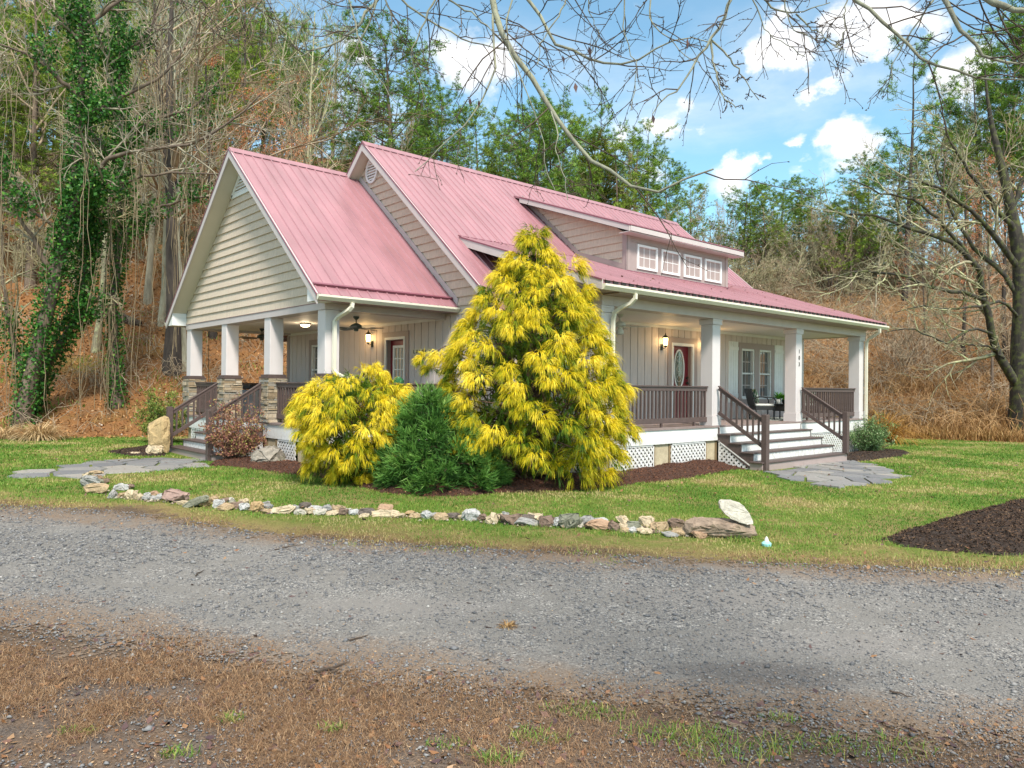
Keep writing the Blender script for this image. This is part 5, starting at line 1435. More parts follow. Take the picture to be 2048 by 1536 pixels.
ST = [(174,957,20,12,'cream'),(192,951,23,9,'tan'),(195,961,15,11,'orange'),(208,968,19,9,'brown'),(178,974,38,21,'grey'),(198,970,24,10,'mossy'),(194,987,42,18,'tan'),(224,997,20,17,'grey'),(243,981,24,13,'pale'),(259,979,16,10,'brown'),(245,995,22,9,'tan'),(263,999,23,21,'cream'),(280,1000,15,14,'cream'),(293,995,13,10,'pale'),(296,1001,18,8,'grey'),(309,993,20,8,'orange'),(313,1001,20,9,'grey'),(325,999,19,11,'pale'),(351,1005,46,23,'pink'),(366,1010,22,8,'cream'),
(395,1015,56,14,'mossy'),(414,1014,16,12,'gold'),(427,1004,16,10,'tan'),(438,1016,19,17,'pale'),(450,1007,17,11,'brown'),(464,1006,13,13,'white'),(452,1020,30,12,'tan'),(474,1018,26,14,'brown'),(487,1008,17,10,'cream'),(489,1021,20,13,'pale'),(513,1023,26,19,'gold'),
(532,1011,15,8,'grey'),(534,1018,21,8,'grey'),(534,1027,19,8,'tan'),(567,1027,47,16,'cream'),(589,1021,16,10,'grey'),(610,1017,22,12,'dark'),(602,1029,25,11,'white'),(621,1029,22,12,'cream'),(632,1020,26,7,'pale'),(640,1029,27,11,'white'),(655,1023,22,11,'grey'),(676,1024,26,14,'tan'),(663,1030,28,7,'cream'),(686,1030,19,13,'brown'),(697,1028,13,11,'white'),(708,1030,17,12,'pale'),(731,1029,34,11,'dark'),(727,1035,23,7,'cream'),(771,1021,28,10,'orange'),(772,1034,56,14,'cream'),(799,1035,24,7,'cream'),(820,1031,20,9,'gold'),(831,1037,25,11,'tan'),(852,1038,20,16,'pale'),(867,1036,14,12,'grey'),(883,1040,27,15,'tan'),(906,1037,26,11,'dark'),(923,1039,15,9,'cream'),(944,1041,37,22,'pale'),(964,1042,16,17,'brown'),(983,1047,26,22,'cream'),(998,1040,15,15,'cream'),
(1020,1048,42,24,'brown'),(1011,1034,14,10,'grey'),(1050,1044,37,14,'dark'),(1055,1051,48,12,'grey'),(1070,1042,27,18,'cream'),(1093,1053,31,22,'brown'),(1116,1054,20,19,'pale'),(1141,1056,41,31,'mossy'),(1128,1057,10,9,'orange'),(1163,1055,10,9,'white'),(1175,1051,26,20,'grey'),(1204,1047,29,12,'pale'),(1196,1059,45,19,'orange'),(1227,1062,21,30,'brown'),(1245,1048,26,14,'cream'),(1246,1057,22,11,'cream'),(1249,1066,17,9,'tan'),(1267,1058,26,15,'mossy'),(1267,1066,22,9,'pale'),(1287,1049,23,10,'orange'),(1294,1052,28,18,'cream'),(1287,1068,33,11,'cream'),(1309,1067,16,6,'brown'),(1321,1061,43,17,'tan'),(1349,1056,35,19,'brown'),(1341,1073,34,10,'grey'),(1359,1071,38,15,'tan'),(1394,1075,35,16,'orange')]
cname = dict(white='white', cream='cream', tan='tan', gold='golden', orange='orange-tan', grey='grey', pale='pale grey', brown='brown', dark='dark brown', mossy='mossy grey-green', pink='pinkish brown')
lab_seen = {}
def marks(px):
    for a, s_ in ((225, 'left end'), (330, 'left bend'), (480, 'stretch before the red-leaved bush'), (700, 'stretch below the yellow bush'), (900, 'stretch below the green juniper'), (1100, 'stretch below the yellow cypress'), (1250, 'stretch left of the flat boulder'), (2000, 'pile beside the flat boulder')):
        if px < a: return s_
order = sorted(range(len(ST)), key=lambda i: ST[i][0]); ordn = ['first', 'second', 'third', 'fourth', 'fifth', 'sixth', 'seventh', 'eighth', 'ninth', 'tenth', 'eleventh', 'twelfth', 'thirteenth', 'fourteenth', 'fifteenth', 'sixteenth']
cnt = {}
for i in order:
    px, py, w_, h_, c_ = ST[i]; q, dd = gp(px, py - 1); wm_ = w_ / FPX * dd * 1.25; hm_ = min(h_ / FPX * dd * 1.28, w_ / FPX * dd * 1.1)
    seg = marks(px); key = (c_, seg); cnt[key] = cnt.get(key, 0) + 1
    lab = '%s rock in the stone edging, %s %s one from left in the %s' % ('large' if w_ > 40 else 'small', ordn[cnt[key] - 1], cname[c_], seg)
    lab = '%s stone edging rock, %s %s one in the %s' % ('broad' if w_ > 34 else ('small' if w_ < 18 else 'medium'), ordn[cnt[key] - 1], cname[c_], seg)
    rock('edging_rock', q, wm_, min(wm_, .22) * .85 + .04, hm_, ang0 + (i * 37 % 100 - 50) * .004, ROCK[c_], 100 + i, 22, lab, 'rock', 'rocks edging the lawn', tilt=((i * 53 % 100 - 50) * .003, (i * 71 % 100 - 50) * .003 if px != 395 else -.35))
# chips of stone and soil packed between them
LX = np.array([p[0] for p in ST if p[1] > 960] , float); o_ = np.argsort(LX); fx = rng.uniform(165, 1400, 620); base_y = np.interp(fx, [165, 200, 260, 350, 450, 560, 700, 850, 1000, 1150, 1250, 1400], [960, 984, 998, 1003, 1014, 1022, 1027, 1034, 1043, 1052, 1056, 1070]) + rng.normal(0, 3.0, 620)
FP = np.array([gp(a, b_)[0] for a, b_ in zip(fx, base_y)]); n = len(FP); s = rng.uniform(.012, .035, n)
base = np.array([[1, 0, 0], [0, 1, 0], [-1, 0, 0], [0, -1, 0], [0, 0, .7], [0, 0, -.5]], float); B = base[None] * s[:, None, None] * rng.uniform(.6, 1.3, (n, 6, 1)); V = (B + FP[:, None] + np.array([0, 0, .01])).reshape(-1, 3)
tri = np.array([[0, 1, 4], [1, 2, 4], [2, 3, 4], [3, 0, 4], [1, 0, 5], [2, 1, 5], [3, 2, 5], [0, 3, 5]]); F = (np.arange(n)[:, None, None] * 6 + tri[None]).reshape(-1, 3)
npmesh('stone_rubble', V, F, leaf_mat('rubble', [(0, (.10, .07, .05)), (.5, (.30, .24, .17)), (1, (.5, .44, .36))], .85, 0), origin=(0, 0, 0), tint=np.repeat(rng.uniform(0, 1, n), 6))['kind'] = 'stuff'
# flat boulder and the pale slab leaning on it
q, dd = gp(1440, 1074)
k = dd / FPX
pts = np.array([[-75, .0, 2], [-72, 4, 30], [-45, 6, 40], [-10, 5, 36], [40, 6, 34], [68, 4, 30], [74, 2, 12], [60, 0, 2], [20, -4, 0], [-30, -4, 4], [-70, -6, 8], [-60, -9, 25], [0, -11, 22], [50, -10, 16], [72, -8, 8], [-40, 14, 20], [40, 14, 20], [0, 16, 10], [-60, 12, 6], [60, 12, 6], [-20, -10, 32], [25, -9, 28]], float)
pts = pts * np.array([k, k * 1.9, k * 1.0])
rock('boulder', q, .8, .3, .28, ang0, rock_mat('layered_boulder', (.30, .22, .16), .3, .5), 71, 30, 'long low flat-topped boulder at the right end of the stone edging', 'boulder', None, pts=pts, sub=1, jag=.035, z0=-.02)
BZ = 33 * k
zb = q[2]; q2 = q + RT * 30 * k + np.array([0, 0, 0])
slab = np.array([[-32, 47], [-28, 52], [-4, 52], [9, 48], [18, 40], [26, 29], [32, 14], [31, 9], [18, 8], [2, 12], [-13, 20], [-22, 27], [-30, 36]], float) * k
pp = [np.array([a, -.045 + (b_ / k - 30) * k * .35, b_]) for a, b_ in slab] + [np.array([a * .96, .055 + (b_ / k - 30) * k * .35, b_]) for a, b_ in slab]
rock('leaning_slab', q2 + FW * .0, .4, .15, .4, ang0, ROCK['white'], 72, 30, 'pale white stone slab propped upright on the long flat boulder', 'rock', None, pts=np.array(pp), sub=1, jag=.02, z0=.165)
# boulders near the side stairs
q, dd = gp(318, 907); k = dd / FPX
pts = np.array([[-20, 0, 0], [18, 0, 0], [-22, 0, 55], [-24, 2, 62], [8, 0, 80], [20, 0, 74], [22, 0, 40], [-15, -8, 20], [12, -10, 30], [0, 12, 40], [-18, -9, 50], [10, -8, 66], [-12, 10, 0], [14, 10, 0], [-14, 8, 60], [12, 8, 72]], float) * k
rock('boulder', q, .5, .4, .9, ang0, rock_mat('tan_boulder', (.45, .32, .16), .3, .4), 73, 30, 'tall pointed tan boulder standing left of the side stairs', 'boulder', 'garden boulders', pts=pts, jag=.03, z0=-.05)
q, dd = gp(308, 910); rock('low_rock', q, .5, .3, .28, ang0, ROCK['cream'], 74, 22, 'low cream rock at the foot of the tall tan boulder', 'rock')
q, dd = gp(268, 909); rock('low_rock', q, .45, .3, .10, ang0, ROCK['cream'], 78, 22, 'flat cream stone lying in the mulch left of the tall boulder', 'rock')
q, dd = gp(534, 931); rock('boulder', q, .82, .5, .52, ang0, rock_mat('mossy_boulder', (.33, .29, .24), .8, .5), 75, 30, 'wide mossy boulder in the mulch by the side stairs, in front of the lattice', 'boulder', 'garden boulders')
q, dd = gp(1106, 948); rock('white_fragment', q, .10, .05, .05, ang0, ROCK['white'], 76, 14, 'small white stone chip in the mulch under the yellow tree', 'rock')
q, dd = gp(179, 1004 - 500 + 505) if False else gp(1912, 1072); rock('small_rock', q, .10, .07, .14, ang0, ROCK['orange'], 77, 16, 'small pinkish stone standing in the dark mulch bed at the right', 'rock')
# tiny trinket
q, dd = gp(1533, 1092); e = empty('garden_trinket', q, 'tiny white and teal plastic trinket in the grass below the flat boulder', 'trinket')
mb = MB(); mb.lathe([(.05, 0), (.055, .03), (.035, .05), (.012, .055)], q, 10); mb.build('base', M_teal, e, smooth=True)
mb = MB(); mb.lathe([(.026, .05), (.02, .08), (.008, .10), (.001, .11)], q, 8); mb.build('top', M_white, e, smooth=True)
# survey flag and the fallen log on the slope
q, dd = gp(240, 632); e = empty('marker_flag', q, 'small pink and white marker flag on the wooded slope behind the fallen log', 'marker flag')
mb = MB(); mb.tube([q, q + np.array([0, 0, .55])], .018, 5); mb.build('stake', M_white, e); mb = MB(); a_ = q + np.array([0, 0, .4]); mb.prism([a_, a_ + np.array([0, 0, .2]), a_ - RT * .22 + np.array([0, 0, .1])], FW * .01); mb.build('flag', M_pink, e)
M_log = bark_mat('old_log', (.03, .02, .015), (.12, .08, .05), 5, (1, 1, 1), (.12, .13, .07))
a, _ = gp(185, 630); c_, _ = gp(282, 652); mb = MB(); mb.tube([a * (1 - t_) + c_ * t_ + np.array([0, 0, .14 + .06 * math.sin(t_ * 5)]) for t_ in np.linspace(0, 1, 8)], [.12, .2, .24, .22, .22, .2, .17, .1], 10)
o = mb.build('fallen_log', M_log, origin=a, smooth=True); setp(o, 'dark fallen log lying across the leaf-covered slope at the left', 'log')
# ================================================================== SHRUBS
def unit(v): return v / (np.linalg.norm(v, axis=-1, keepdims=True) + 1e-9)
def threads(C, D, nth, ln, droop, width, spread, g, K=4, along=.5):
    """tassels of thin ribbons. C,D (N,3) -> V,F and (spray index, t)"""
    N_ = len(C); C = np.repeat(C, nth, 0); D = np.repeat(D, nth, 0); L = np.repeat(ln, nth) * g.uniform(.45, 1.0, N_ * nth)
    full = np.repeat(ln, nth); a = g.uniform(0, along, N_ * nth) * full
    main = unit(D + np.array([0, 0, -1]) * (droop * .25))
    P = C + main * a[:, None]
    d = unit(main + g.normal(0, spread, C.shape)); S_ = unit(np.cross(d, g.normal(0, 1, C.shape)))
    W_ = width * g.uniform(.7, 1.3, N_ * nth); pts = [P]
    for k in range(1, K):
        d = unit(d + np.array([0, 0, -1]) * droop * g.uniform(.6, 1.3, (len(P), 1)) * .55); P = P + d * (L / (K - 1))[:, None]; pts.append(P)
    V = []
    for k in range(K):
        w_ = (W_ * (1 - (k / (K - 1)) ** 2 * .8))[:, None]; V += [pts[k] - S_ * w_, pts[k] + S_ * w_]
    V = np.stack(V, 1).reshape(-1, 3); i = np.arange(N_ * nth)[:, None] * 2 * K
    F = np.concatenate([i + np.array([[2 * k, 2 * k + 1, 2 * k + 3, 2 * k + 2]]) for k in range(K - 1)], 0)
    tt = np.tile(np.repeat(np.linspace(0, 1, K), 2), N_ * nth); idx = np.repeat(np.arange(N_), nth * 2 * K)
    return V, F, tt, idx
def sph(n, g):
    v = g.normal(0, 1, (n, 3)); return unit(v)
def tubes(P, Rr, S=3):
    """P (N,K,3), R (N,K) -> V,F"""
    N_, K, _ = P.shape; T = np.empty_like(P); T[:, 1:-1] = P[:, 2:] - P[:, :-2]; T[:, 0] = P[:, 1] - P[:, 0]; T[:, -1] = P[:, -1] - P[:, -2]; T = unit(T)
    ref = np.where(np.abs(T[:, :1, 2:3]) > .8, np.array([1.0, 0, 0]), np.array([0, 0, 1.0])); ref = np.broadcast_to(ref, T.shape)
    A = unit(np.cross(T, ref)); B = np.cross(T, A); a = np.arange(S) / S * 2 * np.pi
    V = P[:, :, None] + (A[:, :, None] * np.cos(a)[None, None, :, None] + B[:, :, None] * np.sin(a)[None, None, :, None]) * Rr[:, :, None, None]
    n_, k, s = np.meshgrid(np.arange(N_), np.arange(K - 1), np.arange(S), indexing='ij'); b0 = n_ * K * S + k * S; s2 = (s + 1) % S
    F = np.stack([b0 + s, b0 + s2, b0 + S + s2, b0 + S + s], -1).reshape(-1, 4)
    return V.reshape(-1, 3), F
def join(parts):
    V = []; F = []; T = []; o = 0
    for p in parts:
        V.append(p[0]); F.append(p[1] + o); o += len(p[0])
        if len(p) > 2: T.append(p[2])
    return (np.concatenate(V), np.concatenate(F)) + ((np.concatenate(T),) if T else ())
def limb(A, B, r0, r1, g, K=6, wob=.06, arch=.1):
    """arched limbs from points A to points B"""
    t_ = np.linspace(0, 1, K)[None, :, None]; P = A[:, None] * (1 - t_) + B[:, None] * t_
    L_ = np.linalg.norm(B - A, axis=1)[:, None, None]; P = P + np.array([0, 0, 1]) * np.sin(t_ * np.pi) * L_ * arch
    P[:, 1:-1] += g.normal(0, wob, P[:, 1:-1].shape) * L_
    Rr = r0[:, None] * (1 - t_[:, :, 0]) + r1 * t_[:, :, 0]
    return P, Rr
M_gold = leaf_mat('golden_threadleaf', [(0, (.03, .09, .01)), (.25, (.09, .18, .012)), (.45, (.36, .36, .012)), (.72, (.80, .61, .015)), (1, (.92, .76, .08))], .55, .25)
M_jun = leaf_mat('juniper_spray', [(0, (.02, .06, .012)), (.40, (.06, .16, .028)), (.70, (.15, .31, .055)), (1, (.30, .46, .12))], .6, .15)
M_cbark = bark_mat('cypress_bark', (.05, .03, .02), (.14, .085, .055), 9)

def conifer(name, label, base, prof, mpp, xc, nl, lr, nspray, mat, seed, nth=15, ln=.27, droop=1.0, width=.0040, spread=.28, back=.65, up=.15, extra=(), tint_hi=.56, cat='tree', group=None, inner=900, trunk_r=.07, base_y=960, along=.5):
    """prof: [(py, half width px)], xc: [(py, centre px)] traced from the silhouette; the body is round in plan"""
    g = np.random.default_rng(seed); py = np.array([p[0] for p in prof], float); hw = np.array([p[1] for p in prof], float)
    xcy = np.array([p[0] for p in xc], float); xcv = np.array([p[1] for p in xc], float); x0 = xcv[-1]
    e = empty(name, base, label, cat, group); cs = []; rs = []; outd = []
    k = 0
    cdf = np.cumsum(np.interp(np.linspace(py[0], py[-1], 200), py, hw)); cdf /= cdf[-1]
    for i in range(nl):
        y = np.interp((i + g.uniform(0, 1)) / nl, cdf, np.linspace(py[0], py[-1], 200)); phi = i * 2.39996 + g.uniform(-.3, .3)
        R_ = np.interp(y, py, hw) * mpp; r_ = g.uniform(*lr) * min(1, .45 + R_ / (lr[1] * 2.2))
        ro = max(R_ - r_ * .75, 0); bk = 1.0 if math.sin(phi) < 0 else back
        off = RT * (np.interp(y, xcy, xcv) - x0) * mpp
        c_ = base + off + RT * ro * math.cos(phi) + FW * ro * math.sin(phi) * bk + UP * ((base_y - y) * mpp)
        cs.append(c_); rs.append(r_); outd.append(RT * math.cos(phi) + FW * math.sin(phi))
    for (px, y, r_, dz) in extra:
        cs.append(base + RT * (px - x0) * mpp + FW * dz + UP * (base_y - y) * mpp); rs.append(r_); outd.append(RT * np.sign(px - x0) - FW * .3)
    cs = np.array(cs); rs = np.array(rs); outd = unit(np.array(outd)); L_ = len(cs)
    # sprays over each lobe
    n = nspray * L_; li = np.repeat(np.arange(L_), nspray); v = sph(n, g); v = unit(v + outd[li] * .55 + UP * .35)
    C = cs[li] + v * (rs[li] * g.uniform(.35, .85, n))[:, None] * np.array([1, 1, .75]); D = unit(v * np.array([1, 1, .5]) + UP * up + outd[li] * .3)
    lobe_t = g.normal(0, .13, L_)
    V, F, tt, idx = threads(C, D, nth, ln * g.uniform(.6, 1.1, n) * (.6 + .4 * rs[li] / lr[1]), droop, width, spread, g, 4, along)
    outer_tone = v[:, 2] * .26 + (v * outd[li]).sum(1) * .14 - .06 + .10 * np.clip((C[:, 2] - base[2]) / 3.0 - .6, -1, .5)  # upper and outer sprays take the plant's brighter leaf colour
    tint = np.clip(tint_hi + lobe_t[li][idx] + outer_tone[idx] + (tt - .6) * .28 + g.normal(0, .09, n)[idx], 0, 1)
    # greener inner growth
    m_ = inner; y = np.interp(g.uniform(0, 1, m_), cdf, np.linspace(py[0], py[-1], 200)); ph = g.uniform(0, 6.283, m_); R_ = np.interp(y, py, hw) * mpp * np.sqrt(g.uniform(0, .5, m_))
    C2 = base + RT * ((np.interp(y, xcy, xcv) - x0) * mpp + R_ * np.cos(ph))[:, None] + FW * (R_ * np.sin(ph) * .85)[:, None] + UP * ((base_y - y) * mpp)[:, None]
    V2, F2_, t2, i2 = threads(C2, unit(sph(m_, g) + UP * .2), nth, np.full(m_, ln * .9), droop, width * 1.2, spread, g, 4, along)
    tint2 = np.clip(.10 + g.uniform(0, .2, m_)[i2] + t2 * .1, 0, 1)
    V, F, tint = join([(V, F, tint), (V2, F2_, tint2)])
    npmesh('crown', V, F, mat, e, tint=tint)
    # trunk and limbs
    top = base + UP * (base_y - py[0]) * mpp * .92
    t_ = np.linspace(0, 1, 9); tp = base[None] * (1 - t_[:, None]) + top[None] * t_[:, None]; tp[1:-1] += g.normal(0, .02, (7, 3)); tp += RT * ((np.interp(base_y - (base_y - py[0]) * t_, xcy, xcv) - x0) * mpp)[:, None]
    tp[0] = base - UP * .08
    Vt, Ft = tubes(tp[None], (trunk_r * (1.15 - t_) + .01)[None], 9); npmesh('trunk', Vt, Ft, M_cbark, e, smooth=True)
    zc = np.clip((cs[:, 2] - base[2]) - np.hypot(cs[:, 0] - base[0], cs[:, 1] - base[1]) * .45, .12, 10); A = np.stack([np.interp(zc, tp[:, 2] - base[2], tp[:, j]) for j in range(3)], -1)
    Pl, Rl = limb(A, cs, np.full(L_, trunk_r * .32), .006, g); Vl, Fl = tubes(Pl, Rl, 5); npmesh('limbs', Vl, Fl, M_cbark, e, smooth=True)
    return e

q = at_d(1052, 13.25); mpp = 13.25 / FPX
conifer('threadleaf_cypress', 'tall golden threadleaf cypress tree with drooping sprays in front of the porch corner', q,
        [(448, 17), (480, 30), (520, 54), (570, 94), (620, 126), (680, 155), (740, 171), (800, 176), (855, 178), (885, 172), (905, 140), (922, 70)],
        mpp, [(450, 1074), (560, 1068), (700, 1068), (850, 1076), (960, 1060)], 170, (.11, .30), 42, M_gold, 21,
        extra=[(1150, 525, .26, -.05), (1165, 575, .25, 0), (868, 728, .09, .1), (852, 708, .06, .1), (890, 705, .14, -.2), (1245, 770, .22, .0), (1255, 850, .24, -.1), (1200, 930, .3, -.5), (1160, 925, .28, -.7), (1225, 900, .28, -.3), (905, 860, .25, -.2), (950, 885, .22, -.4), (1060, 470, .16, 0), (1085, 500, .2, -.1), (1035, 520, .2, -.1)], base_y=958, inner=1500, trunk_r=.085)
q = at_d(722, 12.85); mpp = 12.85 / FPX
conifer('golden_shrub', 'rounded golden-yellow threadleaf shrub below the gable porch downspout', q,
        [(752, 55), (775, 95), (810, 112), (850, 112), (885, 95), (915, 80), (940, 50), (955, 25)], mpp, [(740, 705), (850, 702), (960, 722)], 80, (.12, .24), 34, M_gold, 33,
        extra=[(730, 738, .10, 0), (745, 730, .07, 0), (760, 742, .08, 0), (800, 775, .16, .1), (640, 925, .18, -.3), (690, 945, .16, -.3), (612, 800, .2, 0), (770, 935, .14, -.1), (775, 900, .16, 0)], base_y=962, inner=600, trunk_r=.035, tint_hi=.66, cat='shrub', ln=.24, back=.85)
q = at_d(885, 12.55); mpp = 12.55 / FPX
conifer('juniper_shrub', 'dark green spreading juniper between the two golden evergreens', q,
        [(800, 14), (822, 40), (848, 62), (878, 82), (908, 102), (938, 116), (962, 120), (980, 106)], mpp, [(790, 856), (850, 866), (900, 880), (960, 888)], 64, (.13, .27), 46, M_jun, 44,
        nth=10, ln=.20, droop=-.10, width=.0056, spread=.36, up=.22, extra=[(985, 955, .2, -.1), (1000, 965, .13, -.1), (780, 940, .2, -.1), (820, 968, .2, -.4), (920, 970, .2, -.4), (845, 865, .14, -.1), (905, 872, .15, -.1), (930, 895, .16, -.3)], base_y=985, inner=700, trunk_r=.04, tint_hi=.50, cat='shrub', group=None, along=.9)

def leafy(name, label, base, rx, rz, nst, nlf, size, mat, seed, asp=.5, bare=.25, bark=None, cat='shrub', ry=None, flare=.6):
    """upright shrub: thin stems from the base, leaves along their outer parts"""
    g = np.random.default_rng(seed); e = empty(name, base, label, cat); ry = ry or rx
    ph = g.uniform(0, 6.283, nst); rr = np.sqrt(g.uniform(0, 1, nst)); B = base + RT * (rx * rr * np.cos(ph))[:, None] + FW * (ry * rr * np.sin(ph))[:, None] + UP * (rz * g.uniform(.55, 1.0, nst) * (1 - .35 * rr ** 2))[:, None]
    A = base + (B - base) * np.array([1 - flare, 1 - flare, 0]) * .35 - UP * .04
    P, Rr = limb(A, B, np.full(nst, .010), .003, g, 6, .05, -.02); V1, F1 = tubes(P, Rr, 4)
    # side twigs
    k = nst * 4; si = g.integers(0, nst, k); tt = g.uniform(.3, 1, k); st = np.array([P[i, int(t_ * 4.99)] for i, t_ in zip(si, tt)]); en = st + unit(sph(k, g) + UP * .6) * g.uniform(.08, .22, k)[:, None] * rx * 1.6
    P2, R2 = limb(st, en, np.full(k, .004), .002, g, 4, .05, .05); V2, F2_ = tubes(P2, R2, 3); V, F = join([(V1, F1), (V2, F2_)])
    npmesh('stems', V, F, bark or M_cbark, e)
    pts = np.concatenate([P[:, 2:].reshape(-1, 3), P2.reshape(-1, 3)]); c_ = pts[g.integers(0, len(pts), nlf)] + g.normal(0, size * 1.4, (nlf, 3)); c_ = c_[c_[:, 2] > base[2] + rz * bare * .5]
    o = flakes(len(c_), c_, g.uniform(.6, 1.2, len(c_)) * size, np.clip(g.normal(.5, .25, len(c_)), 0, 1), 'leaves', mat, 1.2, asp, kind=None, g=g, parent=e, lift=0)
    return e
M_red = leaf_mat('red_leaf', [(0, (.16, .05, .05)), (.35, (.32, .13, .10)), (.6, (.46, .24, .16)), (.8, (.48, .36, .12)), (1, (.30, .36, .08))], .5, .25)
M_grn = leaf_mat('shrub_leaf', [(0, (.06, .14, .04)), (.5, (.15, .27, .09)), (.85, (.30, .40, .17)), (1, (.48, .55, .34))], .45, .25)
M_ylg = leaf_mat('yellowgreen_leaf', [(0, (.05, .12, .02)), (.5, (.20, .28, .05)), (.85, (.40, .38, .10)), (1, (.40, .18, .10))], .5, .25)
q, dd = gp(468, 924); leafy('red_shrub', 'twiggy red and bronze leaved shrub beside the side stairs railing', q, .66, 1.58, 50, 8000, .025, M_red, 51, .5, .2)
q = at_d(328, 20.6); leafy('green_shrub', 'loose yellow-green shrub behind the far newel post of the side stairs', q, .80, 1.66, 56, 11000, .031, M_ylg, 52)
q = at_d(1741, 21.6); leafy('broadleaf_shrub', 'rounded grey-green leafy shrub at the far right corner of the front porch', q, .78, 1.22, 56, 8500, .030, M_grn, 53, .4, .15, ry=.6)
M_dry = leaf_mat('dry_grass', [(0, (.14, .07, .025)), (.5, (.36, .20, .07)), (1, (.62, .43, .20))], .7, .25)
M_tan = leaf_mat('tan_grass', [(0, (.30, .18, .08)), (.5, (.55, .38, .19)), (1, (.75, .58, .34))], .7, .25)
def clump(label, base, n, ln, mat, seed, w=.006, r_=.12, up=1.0):
    g = np.random.default_rng(seed); e = empty('grass_clump', base, label, 'grass clump', 'dry grass clumps')
    V = []; F = []; T = []
    for i in range(n):
        az = g.uniform(0, 6.283); l = ln * g.uniform(.55, 1.1); D = np.array([math.cos(az), math.sin(az), 0]); S_ = np.array([-D[1], D[0], 0]); p = base + D * r_ * g.uniform(0, 1); tv = g.uniform(0, 1); b0 = len(V); el = g.uniform(.5, 1.45) * up
        for k in range(6):
            t_ = k / 5; a = el - t_ * 1.9; ww = w * (1 - t_ ** 2) + .001; V += [p - S_ * ww, p + S_ * ww]; T += [tv, tv]; p = p + (D * math.cos(a) + UP * math.sin(a)) * l / 5
            if k: F.append((b0 + 2 * k - 2, b0 + 2 * k - 1, b0 + 2 * k + 1, b0 + 2 * k))
    npmesh('blades', V, F, mat, e, tint=T); return e
q, dd = gp(78, 880); clump('big pale tan clump of arching dead grass at the foot of the left slope', q, 700, .95, M_tan, 61, .008, .35)
q, dd = gp(8, 878); clump('smaller tan dead grass clump at the left edge, beside the big one', q, 350, .75, M_tan, 62, .008, .25)
q = at_d(1765, 26.5); clump('tall golden-orange dry grass clump behind the porch downspout at right', q, 600, 1.9, leaf_mat('gold_grass', [(0, (.24, .11, .02)), (1, (.55, .30, .06))], .7, .25), 63, .010, .5, 1.1)
q, dd = gp(2030, 1050); clump('small dried grass tuft in the dark mulch bed at the right edge', q, 220, .26, M_tan, 64, .003, .08)
q, dd = gp(1015, 1255); clump('tiny brown grass tuft growing in the middle of the gravel drive', q, 90, .07, M_dry, 65, .002, .05)
# ================================================================== TREES
def child_level(P, Rr, n, t0, t1, ang, lenf, K, up, wig, g, rf=.55, tip=.004, lt=.45, minr=0.0):
    """n children on each parent polyline"""
    N_, Kp, _ = P.shape; t_ = t0 + (t1 - t0) * (np.arange(n)[None] + g.uniform(0, 1, (N_, n))) / n; x = t_ * (Kp - 1); i = np.minimum(x.astype(int), Kp - 2); f_ = (x - i)[..., None]
    ar = np.arange(N_)[:, None]; st = P[ar, i] * (1 - f_) + P[ar, i + 1] * f_; tg = unit(P[ar, i + 1] - P[ar, i]); r0 = Rr[ar, i] * (1 - f_[..., 0]) + Rr[ar, i + 1] * f_[..., 0]
    plen = np.linalg.norm(np.diff(P, axis=1), axis=2).sum(1)[:, None]; L_ = plen * lenf * (1 - lt * t_) * g.uniform(.65, 1.25, (N_, n))
    st = st.reshape(-1, 3); tg = tg.reshape(-1, 3); r0 = r0.reshape(-1); L_ = L_.reshape(-1); m_ = len(st)
    pa = unit(np.cross(tg, g.normal(0, 1, (m_, 3)))); a = np.radians(ang) * g.uniform(.7, 1.3, m_)[:, None]; d = unit(tg * np.cos(a) + pa * np.sin(a))
    pts = [st]; p = st
    for k in range(K - 1):
        d = unit(d + g.normal(0, wig, (m_, 3)) + UP * up); p = p + d * (L_ / (K - 1))[:, None]; pts.append(p)
    R2 = np.maximum(r0 * rf, minr)[:, None] * (1 - np.linspace(0, 1, K)[None]) + tip
    return np.stack(pts, 1), np.minimum(R2, r0[:, None] + .001)
def trunk_line(h, r, g, lean=.04, wig=.02, K=10, tipr=.15):
    z_ = np.linspace(0, 1, K); a = g.uniform(0, 6.28); P = np.stack([lean * h * z_ ** 1.3 * math.cos(a), lean * h * z_ ** 1.3 * math.sin(a), z_ * h], -1); P[1:] += np.cumsum(g.normal(0, wig * h / K, (K - 1, 3)) * np.array([1, 1, 0]), 0)
    R_ = r * (1 - z_ * (1 - tipr)); R_[0] *= 1.35; P[0, 2] = -.25; return P[None], R_[None]
def raw(name, parts, mat):
    V, F = parts[0], parts[1]; tint = parts[2] if len(parts) > 2 else None
    o = npmesh(name, V, F, mat, tint=tint, origin=(0, 0, 0), smooth=tint is None); me = o.data; bpy.data.objects.remove(o); return me
BK = dict(grey=bark_mat('grey_bark', (.19, .165, .115), (.36, .32, .23), 5), pale=bark_mat('pale_bark', (.25, .235, .16), (.45, .425, .31), 5), brown=bark_mat('brown_bark', (.085, .06, .045), (.19, .14, .10), 5),
          dark=bark_mat('dark_bark', (.03, .024, .02), (.085, .065, .05), 5), lichen=bark_mat('lichen_bark', (.17, .14, .09), (.34, .30, .19), 5, (1, 1, .3), (.46, .48, .25)),
          tan=bark_mat('tan_twigs', (.27, .24, .13), (.48, .43, .26), 5), mauve=bark_mat('mauve_twigs', (.28, .20, .13), (.46, .36, .24), 5))
